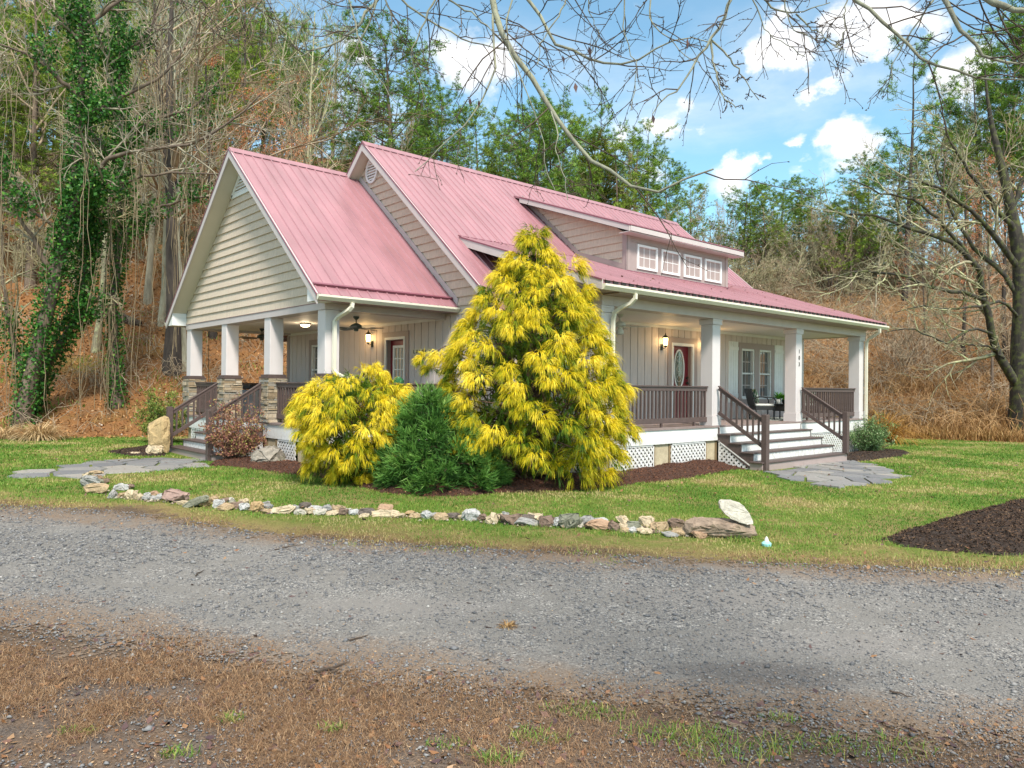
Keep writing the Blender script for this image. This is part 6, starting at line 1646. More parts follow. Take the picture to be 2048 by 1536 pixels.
def bare(seed, h, r, n=(13, 6, 5), ang=42, up=.10, bark='grey', wig=.16, twig=.006, lenf=.42, t0=.28, lean=.05, s0=9, leaves=None, multi=1, lw=1.0):
    g = np.random.default_rng(seed); T = [trunk_line(h * g.uniform(.8, 1), r, g, lean * (1 + k * 1.2), .03) for k in range(multi)]
    P0 = np.concatenate([t_[0] for t_ in T]); R0 = np.concatenate([t_[1] for t_ in T])
    P1, R1 = child_level(P0, R0, n[0], t0, .98, ang, lenf, 7, up, wig, g, .5, twig * 1.3, .5)
    P2, R2 = child_level(P1, R1, n[1], .15, 1.0, 38, .55, 6, up * .8, wig, g, .6, twig)
    P3, R3_ = child_level(P2, R2, n[2], .1, 1.0, 36, .60, 4, up * .5, wig, g, .6, twig * .8)
    tr = raw('trunk', tubes(P0, R0, s0), BK[bark])
    b2 = {'grey': 'tan', 'pale': 'pale', 'brown': 'mauve', 'dark': 'mauve', 'lichen': 'lichen'}[bark]
    cr = raw('crown', join([tubes(P1, R1, 5), tubes(P2, R2, 3), tubes(P3, R3_, 3)]), BK[b2])
    out_ = [('trunk', tr), ('crown', cr)]
    if leaves:
        k, sz, mat, lo, hi = leaves; pts = P3[:, 1:].reshape(-1, 3); pts = pts[(pts[:, 2] > lo * h) & (pts[:, 2] < hi * h)]
        c_ = pts[g.integers(0, len(pts), k)] + g.normal(0, sz, (k, 3)); o = flakes(k, c_, g.uniform(.6, 1.2, k) * sz, g.uniform(0, 1, k), 'leaves', mat, 1.2, .5, kind=None, g=g, lift=0); out_.append(('leaves', o.data)); bpy.data.objects.remove(o)
    return out_
M_pine = leaf_mat('pine_needles', [(0, (.04, .10, .014)), (.5, (.13, .25, .03)), (.8, (.24, .38, .05)), (1, (.38, .48, .09))], .6, .2)
M_pine2 = leaf_mat('yellow_pine_needles', [(0, (.06, .11, .015)), (.5, (.20, .30, .03)), (1, (.42, .50, .08))], .6, .2)
M_cedar = leaf_mat('cedar_foliage', [(0, (.03, .06, .01)), (.5, (.10, .13, .02)), (1, (.24, .20, .04))], .6, .2)
M_copper = leaf_mat('copper_leaf', [(0, (.28, .09, .03)), (.6, (.58, .23, .10)), (1, (.74, .38, .20))], .6, .3)
def pine(seed, h, r, whorls=13, per=5, mat=None, t0=.35, brl=.26, tuft=18, ln=.21, w=.036, dens=1.0, bark='brown', topf=.35):
    mat = mat or M_pine
    g = np.random.default_rng(seed); P0, R0 = trunk_line(h, r, g, .03, .02, 12, .12)
    P1, R1 = child_level(P0, R0, whorls * per, t0, .99, 72, brl, 6, .07, .10, g, .30, .006, .62)
    P2, R2 = child_level(P1, R1, 6, .30, 1.0, 40, .42, 4, .10, .12, g, .6, .004)
    tips = np.concatenate([P2[:, 2:].reshape(-1, 3), P1[:, 3:].reshape(-1, 3)]); k = int(len(tips) * dens); tips = tips[g.permutation(len(tips))[:k]] if dens <= 1 else tips[g.integers(0, len(tips), k)] + g.normal(0, .08, (k, 3))
    n_ = len(tips) * tuft; C = np.repeat(tips, tuft, 0) + g.normal(0, .05, (n_, 3)); D = unit(sph(n_, g) + UP * .45); S_ = unit(np.cross(D, g.normal(0, 1, (n_, 3)))); L_ = ln * g.uniform(.6, 1.2, (n_, 1))
    V = np.stack([C - S_ * w * .5, C + S_ * w * .5, C + D * L_], 1).reshape(-1, 3); F = np.arange(n_ * 3).reshape(-1, 3)
    tv = np.clip(np.repeat(g.normal(.45, .18, len(tips)), tuft) + D[:, 2] * .18, 0, 1)
    return [('trunk', raw('trunk', tubes(P0, R0, 8), BK[bark])), ('limbs', raw('limbs', join([tubes(P1, R1, 4), tubes(P2, R2, 3)]), BK[bark])), ('crown', raw('crown', (V, F, np.repeat(tv, 3)), mat))]
def cedar(seed, h, r, rad):
    g = np.random.default_rng(seed); P0, R0 = trunk_line(h, r, g, .01, .01, 8, .1); n_ = 2600; z_ = h * (1 - np.sqrt(g.uniform(0, 1, n_)) * .93); ph = g.uniform(0, 6.283, n_); rr = rad * (1 - z_ / h) ** .75 * g.uniform(.55, 1.05, n_) * (1 + .25 * np.sin(ph * 3 + z_ * 2))
    C = np.stack([rr * np.cos(ph), rr * np.sin(ph), z_], -1); V, F, tt, idx = threads(C, unit(np.stack([np.cos(ph), np.sin(ph), np.full(n_, 1.3)], -1)), 7, np.full(n_, .35), -.05, .018, .3, g, 3)
    return [('trunk', raw('trunk', tubes(P0, R0, 7), BK['brown'])), ('crown', raw('crown', (V, F, np.clip(.3 + g.normal(0, .15, n_)[idx] + tt * .4, 0, 1)), M_cedar))]
def place(parts, name, loc, rz, sc, label, cat, group, tilt=(0, 0), szz=1.0):
    e = bpy.data.objects.new(name, None); COL.objects.link(e); e.location = loc; e.rotation_euler = (tilt[0], tilt[1], rz); e.scale = (sc, sc, sc * szz); setp(e, label, cat, group)
    for nm, me in parts:
        o = bpy.data.objects.new(nm, me); COL.objects.link(o); o.parent = e
    return e
PB = [bare(1, 16, .17, bark='grey'), bare(2, 16, .13, (16, 6, 4), 36, .12, 'pale'), bare(3, 16, .20, (14, 7, 5), 48, .08, 'brown'), bare(4, 16, .15, (15, 6, 5), 44, .09, 'lichen'),
      bare(5, 16, .14, (18, 6, 4), 34, .15, 'pale', t0=.4), bare(6, 16, .18, (12, 7, 6), 50, .06, 'dark'), bare(7, 16, .12, (12, 6, 5), 40, .12, 'grey', multi=2)]
PSL = [bare(11, 12, .07, (14, 5, 4), 30, .16, 'grey', lenf=.3, t0=.3, twig=.008), bare(12, 12, .06, (12, 5, 4), 26, .18, 'brown', lenf=.32, multi=3, lean=.08, twig=.008)]
PO = [bare(13, 16, .18, (14, 7, 5), 48, .06, 'dark', leaves=(5200, .055, M_copper, .25, .9)), bare(14, 10, .10, (14, 6, 5), 52, .04, 'brown', leaves=(3200, .05, M_copper, .2, .8))]
PP = [pine(21, 16, .16, 14, 6), pine(22, 16, .15, 11, 5, M_pine2, .3, .30), pine(23, 16, .17, 9, 4, M_pine, .30, .26, 14, .22, .036, .95, 'dark'), pine(24, 16, .18, 16, 7, M_pine, .15, .30, 18)]
PC = [cedar(31, 8, .12, 1.7)]
PSH = [bare(41, 3.2, .025, (9, 6, 5), 38, .10, 'grey', multi=6, lean=.22, lenf=.42, t0=.15, twig=.007, s0=4), bare(42, 3.0, .025, (9, 6, 5), 42, .06, 'brown', multi=7, lean=.26, lenf=.45, t0=.12, twig=.007, s0=4), bare(43, 3.4, .03, (8, 6, 5), 40, .08, 'lichen', multi=5, lean=.2, lenf=.45, t0=.15, twig=.007, s0=4)]
SKX = np.array([-300, 0, 300, 560, 640, 700, 860, 900, 1000, 1100, 1250, 1350, 1450, 1650, 1720, 1850, 1950, 2050, 2400]); SKY = np.array([-220, -200, -140, -60, 40, 120, 170, 215, 240, 250, 300, 330, 385, 400, 340, 260, 160, 60, 0])
def hgt(px, d, yt): return CAM[2] + (776 + .009 * (px - 1024) - yt) / FPX * d - at_d(px, d)[2]
PLACED = []
def put(kind, proto, px, d, yt=None, h=None, rz=None, tilt=(0, 0), base_h=16.0, lab=None, fat=1.0):
    q = at_d(px, d); hh = h if h is not None else hgt(px, d, yt)
    rz = rz if rz is not None else (px * .37 + d * 1.7) % 6.28
    sc = hh / base_h
    e = place(proto, kind, q - UP * .05, rz, sc * fat, 'x', 'tree', None, tilt, 1 / fat); PLACED.append((kind, px, d, hh, e, lab)); return e
gt = np.random.default_rng(77)
# the wooded slope, back to front; nothing is set where the house stands
for (pa, pb, n_, da, db) in ((-330, 1180, 34, 38, 74), (-250, 400, 7, 27, 36), (1180, 1700, 12, 55, 80), (1620, 2380, 15, 42, 70)):
    for i in range(n_):
        px = pa + (pb - pa) * (i + gt.uniform(.1, .9)) / n_; d = gt.uniform(da, db)
        u_ = (px - 1024) / FPX * d
        if d < np.interp(u_, EU, ED) + 3.5: d = float(np.interp(u_, EU, ED)) + gt.uniform(3.5, 9)
        yt = np.interp(px, SKX, SKY) + gt.uniform(-20, 150); h_ = hgt(px, d, yt)
        if h_ < 3.0: h_ = 3.0 + gt.uniform(0, 2)
        h_ = min(h_, 25)
        p_ = PSL[gt.integers(0, 2)] if (1150 < px < 1650 or (h_ < 9)) else PB[gt.integers(0, 7)]
        bh = 12.0 if p_ in PSL else 16.0
        put('bare_tree', p_, px, d, h=h_, base_h=bh, tilt=(gt.normal(0, .05), gt.normal(0, .05)), fat=1.0 if h_ > 8 else 1.4)
for (px, d, yt, k, fat) in ((885, 52, 195, 3, 1.3), (955, 54, 235, 1, 1.4), (1035, 50, 245, 3, 1.4), (1105, 52, 235, 3, 1.3), (1235, 52, 300, 1, 1.4), (1265, 56, 290, 3, 1.3), (1480, 60, 385, 3, 1.6), (1530, 58, 400, 1, 1.6), (1590, 62, 390, 3, 1.5), (1660, 56, 410, 1, 1.5), (1740, 54, 330, 3, 1.4), (60, 34, 60, 1, 1.2), (150, 36, 20, 1, 1.3), (-30, 34, 120, 3, 1.3), (215, 38, 120, 1, 1.4), (300, 40, 60, 1, 1.3), (395, 40, 0, 1, 1.2), (480, 48, 90, 1, 1.3), (20, 42, 30, 3, 1.3), (110, 46, 10, 1, 1.3), (200, 44, 60, 3, 1.2), (290, 48, -20, 1, 1.3), (360, 44, 90, 0, 1.3), (450, 50, 40, 3, 1.3), (520, 52, 60, 1, 1.3), (600, 54, 110, 0, 1.2), (-90, 44, 0, 1, 1.3), (560, 60, 150, 3, 1.3), (470, 44, 250, 1, 1.4), (330, 50, 220, 3, 1.4), (180, 50, 200, 1, 1.4), (660, 56, 240, 1, 1.4), (700, 54, 270, 0, 1.3), (-150, 50, -60, 1, 1.4), (-40, 60, -40, 3, 1.4), (80, 62, -20, 1, 1.5), (180, 60, -60, 3, 1.4), (280, 66, -20, 1, 1.5), (340, 58, 40, 0, 1.5), (430, 64, -30, 3, 1.4), (520, 66, 0, 1, 1.4), (570, 70, 60, 3, 1.4), (400, 70, 120, 1, 1.6), (230, 70, 130, 3, 1.6), (100, 72, 160, 1, 1.6), (760, 70, 150, 1, 1.4), (820, 66, 120, 1, 1.2), (120, 52, -60, 0, 1.1), (40, 44, -90, 1, 1.1), (250, 56, -50, 3, 1.1), (470, 58, -10, 0, 1.2), (-60, 50, -80, 3, 1.2), (590, 62, 30, 2, 1.0), (660, 64, 30, 2, 1.0), (540, 60, 40, 0, 1.1), (620, 66, 120, 3, 1.2), (370, 62, 0, 3, 1.1),
                            (790, 50, 75, 3, 1.7), (730, 64, 190, 1, 1.3), (850, 62, 200, 0, 1.3), (930, 66, 260, 1, 1.2), (1000, 62, 265, 0, 1.2), (1070, 60, 215, 0, 1.3), (1120, 64, 225, 1, 1.2), (1150, 58, 280, 3, 1.3), (1190, 70, 195, 2, 1.0), (1290, 58, 262, 1, 1.2), (1335, 62, 330, 0, 1.3), (1380, 66, 370, 1, 1.3),
                            (1500, 62, 372, 1, 1.5), (1555, 66, 365, 3, 1.5), (1620, 60, 370, 1, 1.5), (1700, 52, 385, 1, 1.5), (1808, 50, 105, 2, 1.05), (1790, 56, 300, 3, 1.4), (1880, 50, 260, 1, 1.4), (1960, 52, 150, 0, 1.2), (2020, 54, 60, 1, 1.2), (2075, 50, 30, 0, 1.2), (1960, 60, 300, 1, 1.4), (2140, 46, -40, 0, 1.2)):
    put('pine_tree', PP[k], px, d, yt, fat=fat)
put('cedar_tree', PC[0], 1190, 56, 262, base_h=8.0, fat=1.25)
put('cedar_tree', PC[0], 985, 60, 330, base_h=8.0, fat=1.3)
for (px, d, yt, k) in ((425, 31, 60, 0), (510, 33, 200, 0), (300, 40, 330, 1), (455, 30.5, 330, 1), (370, 34, 300, 1), (1925, 38, 330, 0), (2010, 36, 260, 0), (1850, 40, 460, 1), (1985, 33, 480, 1), (240, 44, 250, 1), (640, 48, 150, 0), (1640, 56, 430, 1)):
    put('copper_oak', PO[k], px, d, yt, base_h=16.0 if k == 0 else 10.0)
# trees one can tell apart
q, dd = gp(345, 742); e = place(PB[5], 'leaning_oak', q, 1.2, 1.05, 'dark leaning tree trunk standing on the leaf litter left of the gable', 'tree', None, (R(2), R(7)))
e.scale = (1.55, 1.55, 1.1); PLACED.append(('leaning_oak', 345, dd, 17, e, 'dark thick leaning trunk on the leafy slope, just left of the porch gable'))
q, dd = gp(322, 650); e = place(PB[1], 'birch_tree', q, 2.2, 1.0, '', 'tree', None, (R(-2), R(-4))); PLACED.append(('birch_tree', 322, dd, 16, e, 'pale slim grey-white trunk on the slope beyond the fallen log, left of the gable'))
q, dd = gp(300, 668); e = place(PB[5], 'dark_tree', q + RT * 1.2, .3, 1.0, '', 'tree', None, (R(1), R(-3))); PLACED.append(('dark_tree', 300, dd, 16, e, 'dark upright trunk close behind the pale slim trunk left of the gable'))
# thickets on the slope
for (pa, pb, n_, da, db) in ((1120, 1760, 50, 50, 80), (1660, 2300, 14, 44, 72), (420, 1120, 20, 40, 60), (-200, 420, 12, 32, 50), (1700, 2050, 2, 33, 38)):
    for i in range(n_):
        px = pa + (pb - pa) * (i + gt.uniform(0, 1)) / n_; d = gt.uniform(da, db); u_ = (px - 1024) / FPX * d
        if d < np.interp(u_, EU, ED) + 1.5: d = float(np.interp(u_, EU, ED)) + gt.uniform(1.5, 6)
        q = at_d(px, d); s_ = gt.uniform(.7, 1.5); e = place(PSH[gt.integers(0, 3)], 'bare_shrub', q - UP * .05, gt.uniform(0, 6.28), s_, 'x', 'shrub', None); PLACED.append(('bare_shrub', px, d, 3 * s_, e, None))

# ---- ivy-draped trees at the left
M_ivy = leaf_mat('ivy_leaf', [(0, (.015, .06, .012)), (.5, (.045, .16, .025)), (.85, (.12, .30, .045)), (1, (.26, .40, .08))], .4, .25)
M_vine = bark_mat('dead_vine', (.16, .11, .06), (.38, .30, .18), 6)
def traced(pts, d0, d1, K=10):
    P = np.array([point(px, py, d0 + (d1 - d0) * i / (len(pts) - 1)) for i, (px, py) in enumerate(pts)]); s_ = np.r_[0, np.cumsum(np.linalg.norm(np.diff(P, axis=0), axis=1))]; t_ = np.linspace(0, s_[-1], K)
    return np.stack([np.interp(t_, s_, P[:, j]) for j in range(3)], -1)
def traced_tree(name, label, trunkp, limbs_, dtr, r0, bark, tw, seed, n=(7, 6, 4), twig=.006, up=.03, leaves=None, ivy=None, vines=0, kind_group=None, wig=.14, kk=14):
    g = np.random.default_rng(seed); T = traced(trunkp, dtr, dtr, kk); base = T[0].copy(); base[2] = Hf(base[0], base[1]); T[0] = base - UP * .2
    e = empty(name, base, label, 'tree', kind_group); z_ = np.linspace(0, 1, kk); R_ = r0 * (1 - .95 * z_); R_[0] *= 1.25; V, F = tubes(T[None], R_[None], 12); npmesh('trunk', V, F, bark, e, smooth=True)
    Ls = np.stack([traced(l[0], l[1], l[2], 14) for l in limbs_]); Rl = np.stack([l[3] * (1 - .85 * np.linspace(0, 1, 14)) + .008 for l in limbs_]); Ls[:, 1:-1] += g.normal(0, .03, Ls[:, 1:-1].shape)
    V, F = tubes(Ls, Rl, 8); npmesh('limbs', V, F, bark, e, smooth=True)
    P1, R1 = child_level(np.concatenate([Ls]), np.concatenate([Rl]), n[0], .15, 1.0, 48, .42, 7, up, wig, g, .55, twig * 1.2, .4)
    P2, R2 = child_level(P1, R1, n[1], .15, 1.0, 42, .55, 5, up, wig, g, .6, twig); P3, R3_ = child_level(P2, R2, n[2], .1, 1.0, 40, .6, 4, up, wig, g, .6, twig * .8)
    V, F = join([tubes(P1, R1, 4), tubes(P2, R2, 3), tubes(P3, R3_, 3)]); npmesh('crown', V, F, tw, e)
    if ivy:
        C = []; T_ = []
        for (line, n_, rad, sz) in ivy(T, Ls, P1, g):
            K_ = len(line); x = g.uniform(0, K_ - 1.001, n_); i = x.astype(int); f_ = (x - i)[:, None]; c_ = line[i] * (1 - f_) + line[i + 1] * f_; C.append(c_ + sph(n_, g) * rad * g.uniform(.5, 1.15, (n_, 1)) * np.array([1, 1, 1.2])); T_.append(np.full(n_, sz))
        C = np.concatenate(C); T_ = np.concatenate(T_); k = C[:, 2] > H(C[:, 0], C[:, 1]); C = C[k]; T_ = T_[k]
        flakes(len(C), C, T_ * g.uniform(.6, 1.25, len(C)), np.clip(g.normal(.42, .26, len(C)), 0, 1), 'ivy', M_ivy, 1.1, .75, kind=None, g=g, parent=e, lift=0)
    if vines:
        src = P1.reshape(-1, 3); src = src[(src[:, 2] > base[2] + 3) & (src[:, 2] < base[2] + 13)]; st = src[g.integers(0, len(src), vines)]; ln_ = np.minimum(g.uniform(1.5, 7.5, vines), st[:, 2] - H(st[:, 0], st[:, 1]) - .1); K_ = 8; t_ = np.linspace(0, 1, K_)[None, :, None]
        P = st[:, None] - UP * t_ * ln_[:, None, None]; P[:, 1:] += np.cumsum(g.normal(0, .07, (vines, K_ - 1, 3)), 1) * np.array([1, 1, .2]); V, F = tubes(P, np.full((vines, K_), .010), 3); npmesh('hanging_vines', V, F, M_vine, e)
    return e
def ivyA(T, Ls, P1, g):
    out_ = [(T, 9500, .42, .055)]
    for l in Ls[:3]: out_.append((l[:5], 1100, .45, .06))
    for i in g.integers(27, len(P1), 9): out_.append((P1[i], 380, .42, .055))
    return out_
traced_tree('ivy_tree', 'ivy-smothered leaning tree at the far left edge of the woods, nearest the lawn', [(40, 850), (75, 700), (110, 560), (140, 420), (160, 250), (165, 90), (150, -60), (140, -180)],
            [([(125, 500), (150, 400), (190, 345), (225, 310), (300, 298), (400, 282), (470, 240), (520, 190)], 23, 21.5, .085), ([(150, 380), (200, 372), (300, 350), (400, 345), (520, 352)], 23, 22, .05), ([(160, 240), (250, 190), (330, 150), (360, 110), (400, 40)], 23, 23, .07),
             ([(110, 560), (60, 470), (20, 400), (-60, 360)], 23, 22, .08), ([(165, 100), (110, 20), (40, -60)], 23, 22, .07), ([(160, 200), (80, 120), (-20, 80)], 23, 21, .07), ([(160, 60), (260, -20), (330, -90)], 23, 24, .07), ([(130, 470), (60, 420), (0, 310)], 23, 22, .05)],
            23, .24, BK['brown'], BK['grey'], 5, (8, 5, 3), .007, .02, ivy=ivyA, vines=70)
def ivyB(T, Ls, P1, g):
    out_ = [(T, 7500, .34, .05)]
    for l in Ls: out_.append((l[:6], 700, .4, .055))
    for i in g.integers(0, len(P1), 8): out_.append((P1[i], 300, .38, .05))
    return out_
traced_tree('ivy_tree', 'ivy-covered tree with hanging vines, second from the left edge of the woods', [(235, 835), (230, 740), (225, 620), (240, 480), (245, 330), (240, 180), (235, 20), (240, -120)],
            [([(240, 480), (300, 420), (370, 400), (450, 390)], 25, 24, .06), ([(240, 300), (300, 240), (380, 220), (440, 160)], 25, 25, .07), ([(240, 330), (180, 260), (130, 230)], 25, 24, .07), ([(238, 120), (300, 60), (350, -40)], 25, 26, .06), ([(238, 150), (190, 60), (150, -30)], 25, 24, .06)],
            25, .17, BK['brown'], BK['grey'], 6, (7, 5, 3), .007, .03, ivy=ivyB, vines=60)
def ivyC(T, Ls, P1, g): return [(T, 6500, .40, .05)] + [(l[:8], 1100, .45, .055) for l in Ls]
traced_tree('ivy_tree', 'ivy-wrapped slanting trunk in the lower left corner of the woods', [(55, 860), (70, 800), (100, 720), (140, 660), (165, 600), (175, 500), (180, 380)],
            [([(150, 640), (190, 600), (215, 585), (240, 600)], 24, 24, .05), ([(175, 500), (210, 420), (240, 340)], 24, 24, .06), ([(70, 800), (30, 700), (10, 600), (5, 450)], 24, 23, .10)], 24, .17, BK['brown'], BK['tan'], 7, (6, 5, 4), .007, .02, ivy=ivyC, vines=40)

# ---- the big lichen-covered tree at the right edge
BL = BK['lichen']
M_moss = bark_mat('mossy_dark_bark', (.018, .015, .012), (.055, .045, .035), 7, (1, 1, .3), (.10, .11, .03))
D0 = 29.5
traced_tree('yard_tree', 'large old lichen-covered bare tree with a dark trunk at the right edge', [(2046, 850), (2044, 770), (2042, 700), (2045, 620), (2040, 520), (2025, 430), (2005, 340), (1985, 260), (1975, 200), (1970, 140)],
            [([(2036, 775), (2015, 735), (1993, 700), (1975, 640), (1968, 585), (1960, 545), (1935, 508), (1890, 482), (1830, 458), (1760, 432), (1700, 428)], D0, 27.0, .17), ([(1968, 600), (1930, 585), (1870, 580), (1830, 560), (1780, 545), (1720, 540), (1650, 560)], 28.5, 25.5, .08),
             ([(1985, 668), (1955, 655), (1925, 668), (1890, 690), (1865, 672), (1820, 655), (1770, 664)], 28.8, 26.5, .05), ([(2008, 715), (1980, 695), (1940, 690), (1918, 688)], 29, 28.5, .05), ([(2040, 540), (1990, 470), (1940, 420), (1890, 380), (1840, 360), (1790, 350)], D0, 27.5, .12),
             ([(2032, 470), (1980, 400), (1930, 330), (1900, 280), (1880, 220)], D0, 28.5, .10), ([(2042, 600), (2000, 540), (1950, 500), (1900, 420), (1860, 300)], D0, 30, .10), ([(2044, 560), (2090, 480), (2140, 400), (2200, 350)], D0, 28, .12), ([(2020, 420), (2060, 330), (2090, 220)], D0, 29, .10), ([(2042, 640), (2000, 600), (1960, 610), (1900, 620), (1840, 610), (1790, 625)], D0, 26.5, .06), ([(1935, 508), (1880, 440), (1830, 400), (1760, 385), (1700, 360)], 28, 26, .07)],
            D0, .48, M_moss, BL, 9, (8, 5, 4), .0055, .045, kind_group=None, wig=.17)

# ---- labels that single each tree out
ORDW = ['first', 'second', 'third', 'fourth', 'fifth', 'sixth', 'seventh', 'eighth', 'ninth', 'tenth', 'eleventh', 'twelfth']
def region(px):
    for a, s_ in ((130, 'by the left-edge ivy trees'), (330, 'between ivy trees and gable'), (560, 'behind the gable'), (740, 'behind the lower ridge'), (900, 'behind the roof peak'), (1060, 'behind the middle ridge'), (1250, 'behind the right ridge half'),
                  (1420, 'beyond the ridge end'), (1600, 'right of the dormer'), (1760, 'above the porch corner'), (1900, 'right of the porch'), (9999, 'by the lichen tree')):
        if px < a: return s_
desc = dict(bare_tree='bare tree', pine_tree='green pine', cedar_tree='olive conical cedar', copper_oak='oak with copper leaves', bare_shrub='bare twiggy shrub')
grp = dict(bare_tree='bare trees on the wooded slope', pine_tree='pines on the wooded slope', cedar_tree='cedars behind the roof', copper_oak='oaks holding copper leaves', bare_shrub='bare shrubs on the slope')
ORDW += ['thirteenth', 'fourteenth', 'fifteenth', 'sixteenth', 'seventeenth', 'eighteenth', 'nineteenth', 'twentieth', 'twenty-first', 'twenty-second', 'twenty-third', 'twenty-fourth', 'twenty-fifth']
def size_of(k, h):
    if k == 'bare_shrub': return 'big' if h > 3.4 else ('low' if h < 2.6 else 'medium')
    return 'tall' if h > 14 else ('short' if h < 8 else 'mid-height')
buck = {}
for rec in PLACED:
    if rec[5]: rec[4]['label'] = rec[5]; continue
    buck.setdefault((rec[0], size_of(rec[0], rec[3]), region(rec[1])), []).append(rec)
for (k, sz, rg), recs in buck.items():
    recs.sort(key=lambda r_: r_[1])
    for i, r_ in enumerate(recs):
        r_[4]['label'] = ('only %s %s %s' % (sz, desc[k], rg)) if len(recs) == 1 else '%s %s %s, %s from the left' % (sz, desc[k], rg, ORDW[i])
        r_[4]['group'] = grp[k]

# ---- leaf litter, brambles and long dry grass of the slope
M_lit = leaf_mat('litter_leaf', [(0, (.11, .05, .02)), (.45, (.36, .16, .055)), (.75, (.52, .27, .11)), (.93, (.50, .34, .20)), (1, (.60, .52, .42))], .8, .15)
def ok_h(u, d, g): return infr(u, d, .2) & (d > np.interp(u, EU, ED) - .3) & ~((u > -6) & (u < 8) & (d < 42))
x, y, z, u, d = sample_ud(60000, -32, 34, 21, 62, ok_h, 1.4); n = len(x)
flakes(n, np.stack([x, y, z + .02], -1), rng.uniform(.035, .085, n) * np.clip(d / 28, .8, 1.5), np.clip(rng.normal(.5, .24, n), 0, 1), 'leaf_litter', M_lit, .6, .55)
def ok_g(u, d, g):
    s_ = d - np.interp(u, EU, ED); x, y = ud_xy(u, d); return infr(u, d, .2) & (s_ > -.1) & (u > 6) & (g.uniform(0, 1, len(u)) < np.exp(-np.maximum(s_ - 1.5, 0) / 5.0) * np.clip(patch(x, y, .5) * 1.6, .2, 1))
x, y, z, u, d = sample_ud(26000, 6, 34, 24, 52, ok_g, .5); n = len(x); s_ = d - np.interp(u, EU, ED)
blades(n, x, y, z, rng.uniform(.25, .75, n) * np.where(s_ < 1.5, .8, 1.0), rng.uniform(.008, .016, n), rng.uniform(.2, 1.0, n), np.clip(rng.normal(.5, .22, n), 0, 1), 'dry_grass', M_dry)
x, y, z, u, d = sample_ud(7000, -30, -3, 21, 45, lambda u, d, g: infr(u, d, .2) & (d > np.interp(u, EU, ED)) & (g.uniform(0, 1, len(u)) < np.clip((patch(*ud_xy(u, d), .6) - .35) * 2.5, .04, 1)), .8); n = len(x)
blades(n, x, y, z, rng.uniform(.12, .40, n), rng.uniform(.006, .012, n), rng.uniform(.3, 1.0, n), np.clip(rng.normal(.5, .25, n), 0, 1), 'dry_slope_grass', M_dry)
x, y, z, u, d = sample_ud(3500, -28, -4, 21, 40, lambda u, d, g: infr(u, d, .2) & (d > np.interp(u, EU, ED) + 1) & (patch(*ud_xy(u, d), .7) > .66), .8); n = len(x)
blades(n, x, y, z, rng.uniform(.08, .20, n), rng.uniform(.010, .018, n), rng.uniform(.3, 1.0, n), np.clip(rng.normal(.4, .15, n), 0, 1), 'slope_greens', M_grassb)
def brambles(n, u0, u1, d0, d1, cond, seed, mat, name, hmin=.5, hmax=1.7):
    g = np.random.default_rng(seed); x, y, z, u, d = sample_ud(n, u0, u1, d0, d1, lambda u, d, g_: infr(u, d, .2) & cond(u, d, g_), .6, g)
    A = np.stack([x, y, z], -1); az = g.uniform(0, 6.283, n); l = g.uniform(hmin, hmax, n); B = A + np.stack([np.cos(az) * l, np.sin(az) * l, g.uniform(0.0, .5, n) * l], -1)
    P, Rr = limb(A, B, np.full(n, .012), .006, g, 6, .06, .42); P2, R2 = child_level(P, Rr, 3, .3, 1, 45, .4, 4, .05, .15, g, .6, .005); V, F = join([tubes(P, Rr, 3), tubes(P2, R2, 3)])
    o = npmesh(name, V, F, mat, origin=(0, 0, 0)); o['kind'] = 'stuff'
M_br = bark_mat('bramble_cane', (.30, .16, .06), (.56, .35, .17), 1.5, (1, 1, 1)); M_br2 = bark_mat('grey_cane', (.26, .19, .12), (.46, .37, .26), 1.5, (1, 1, 1))
cR = lambda u, d, g: (d > np.interp(u, EU, ED) + .6)
brambles(7000, 3, 36, 29, 58, lambda u, d, g: cR(u, d, g) & (u > 5), 81, M_br, 'brambles'); brambles(3400, 3, 36, 30, 60, lambda u, d, g: cR(u, d, g) & (u > 5) & (patch(*ud_xy(u, d), .4) > .45), 82, M_br2, 'undergrowth', .7, 2.1)
brambles(2200, -30, -2, 22, 50, lambda u, d, g: cR(u, d, g) & (patch(*ud_xy(u, d), .5) > .5), 83, M_br2, 'brambles', .4, 1.3)

# leaves blown onto the roofs
gl = np.random.default_rng(12); n = 130; rx_ = gl.uniform(3.4, 16, n); ry_ = -.04 - gl.uniform(0, 1, n) ** 1.6 * 4.2; rz_ = 4.262 + .327 * (ry_ + .042) + .03
flakes(n, np.stack([rx_, ry_, rz_], -1), gl.uniform(.02, .045, n), gl.uniform(.3, 1, n), 'leaves_on_roof', M_deadleaf, .3, .55, g=gl)
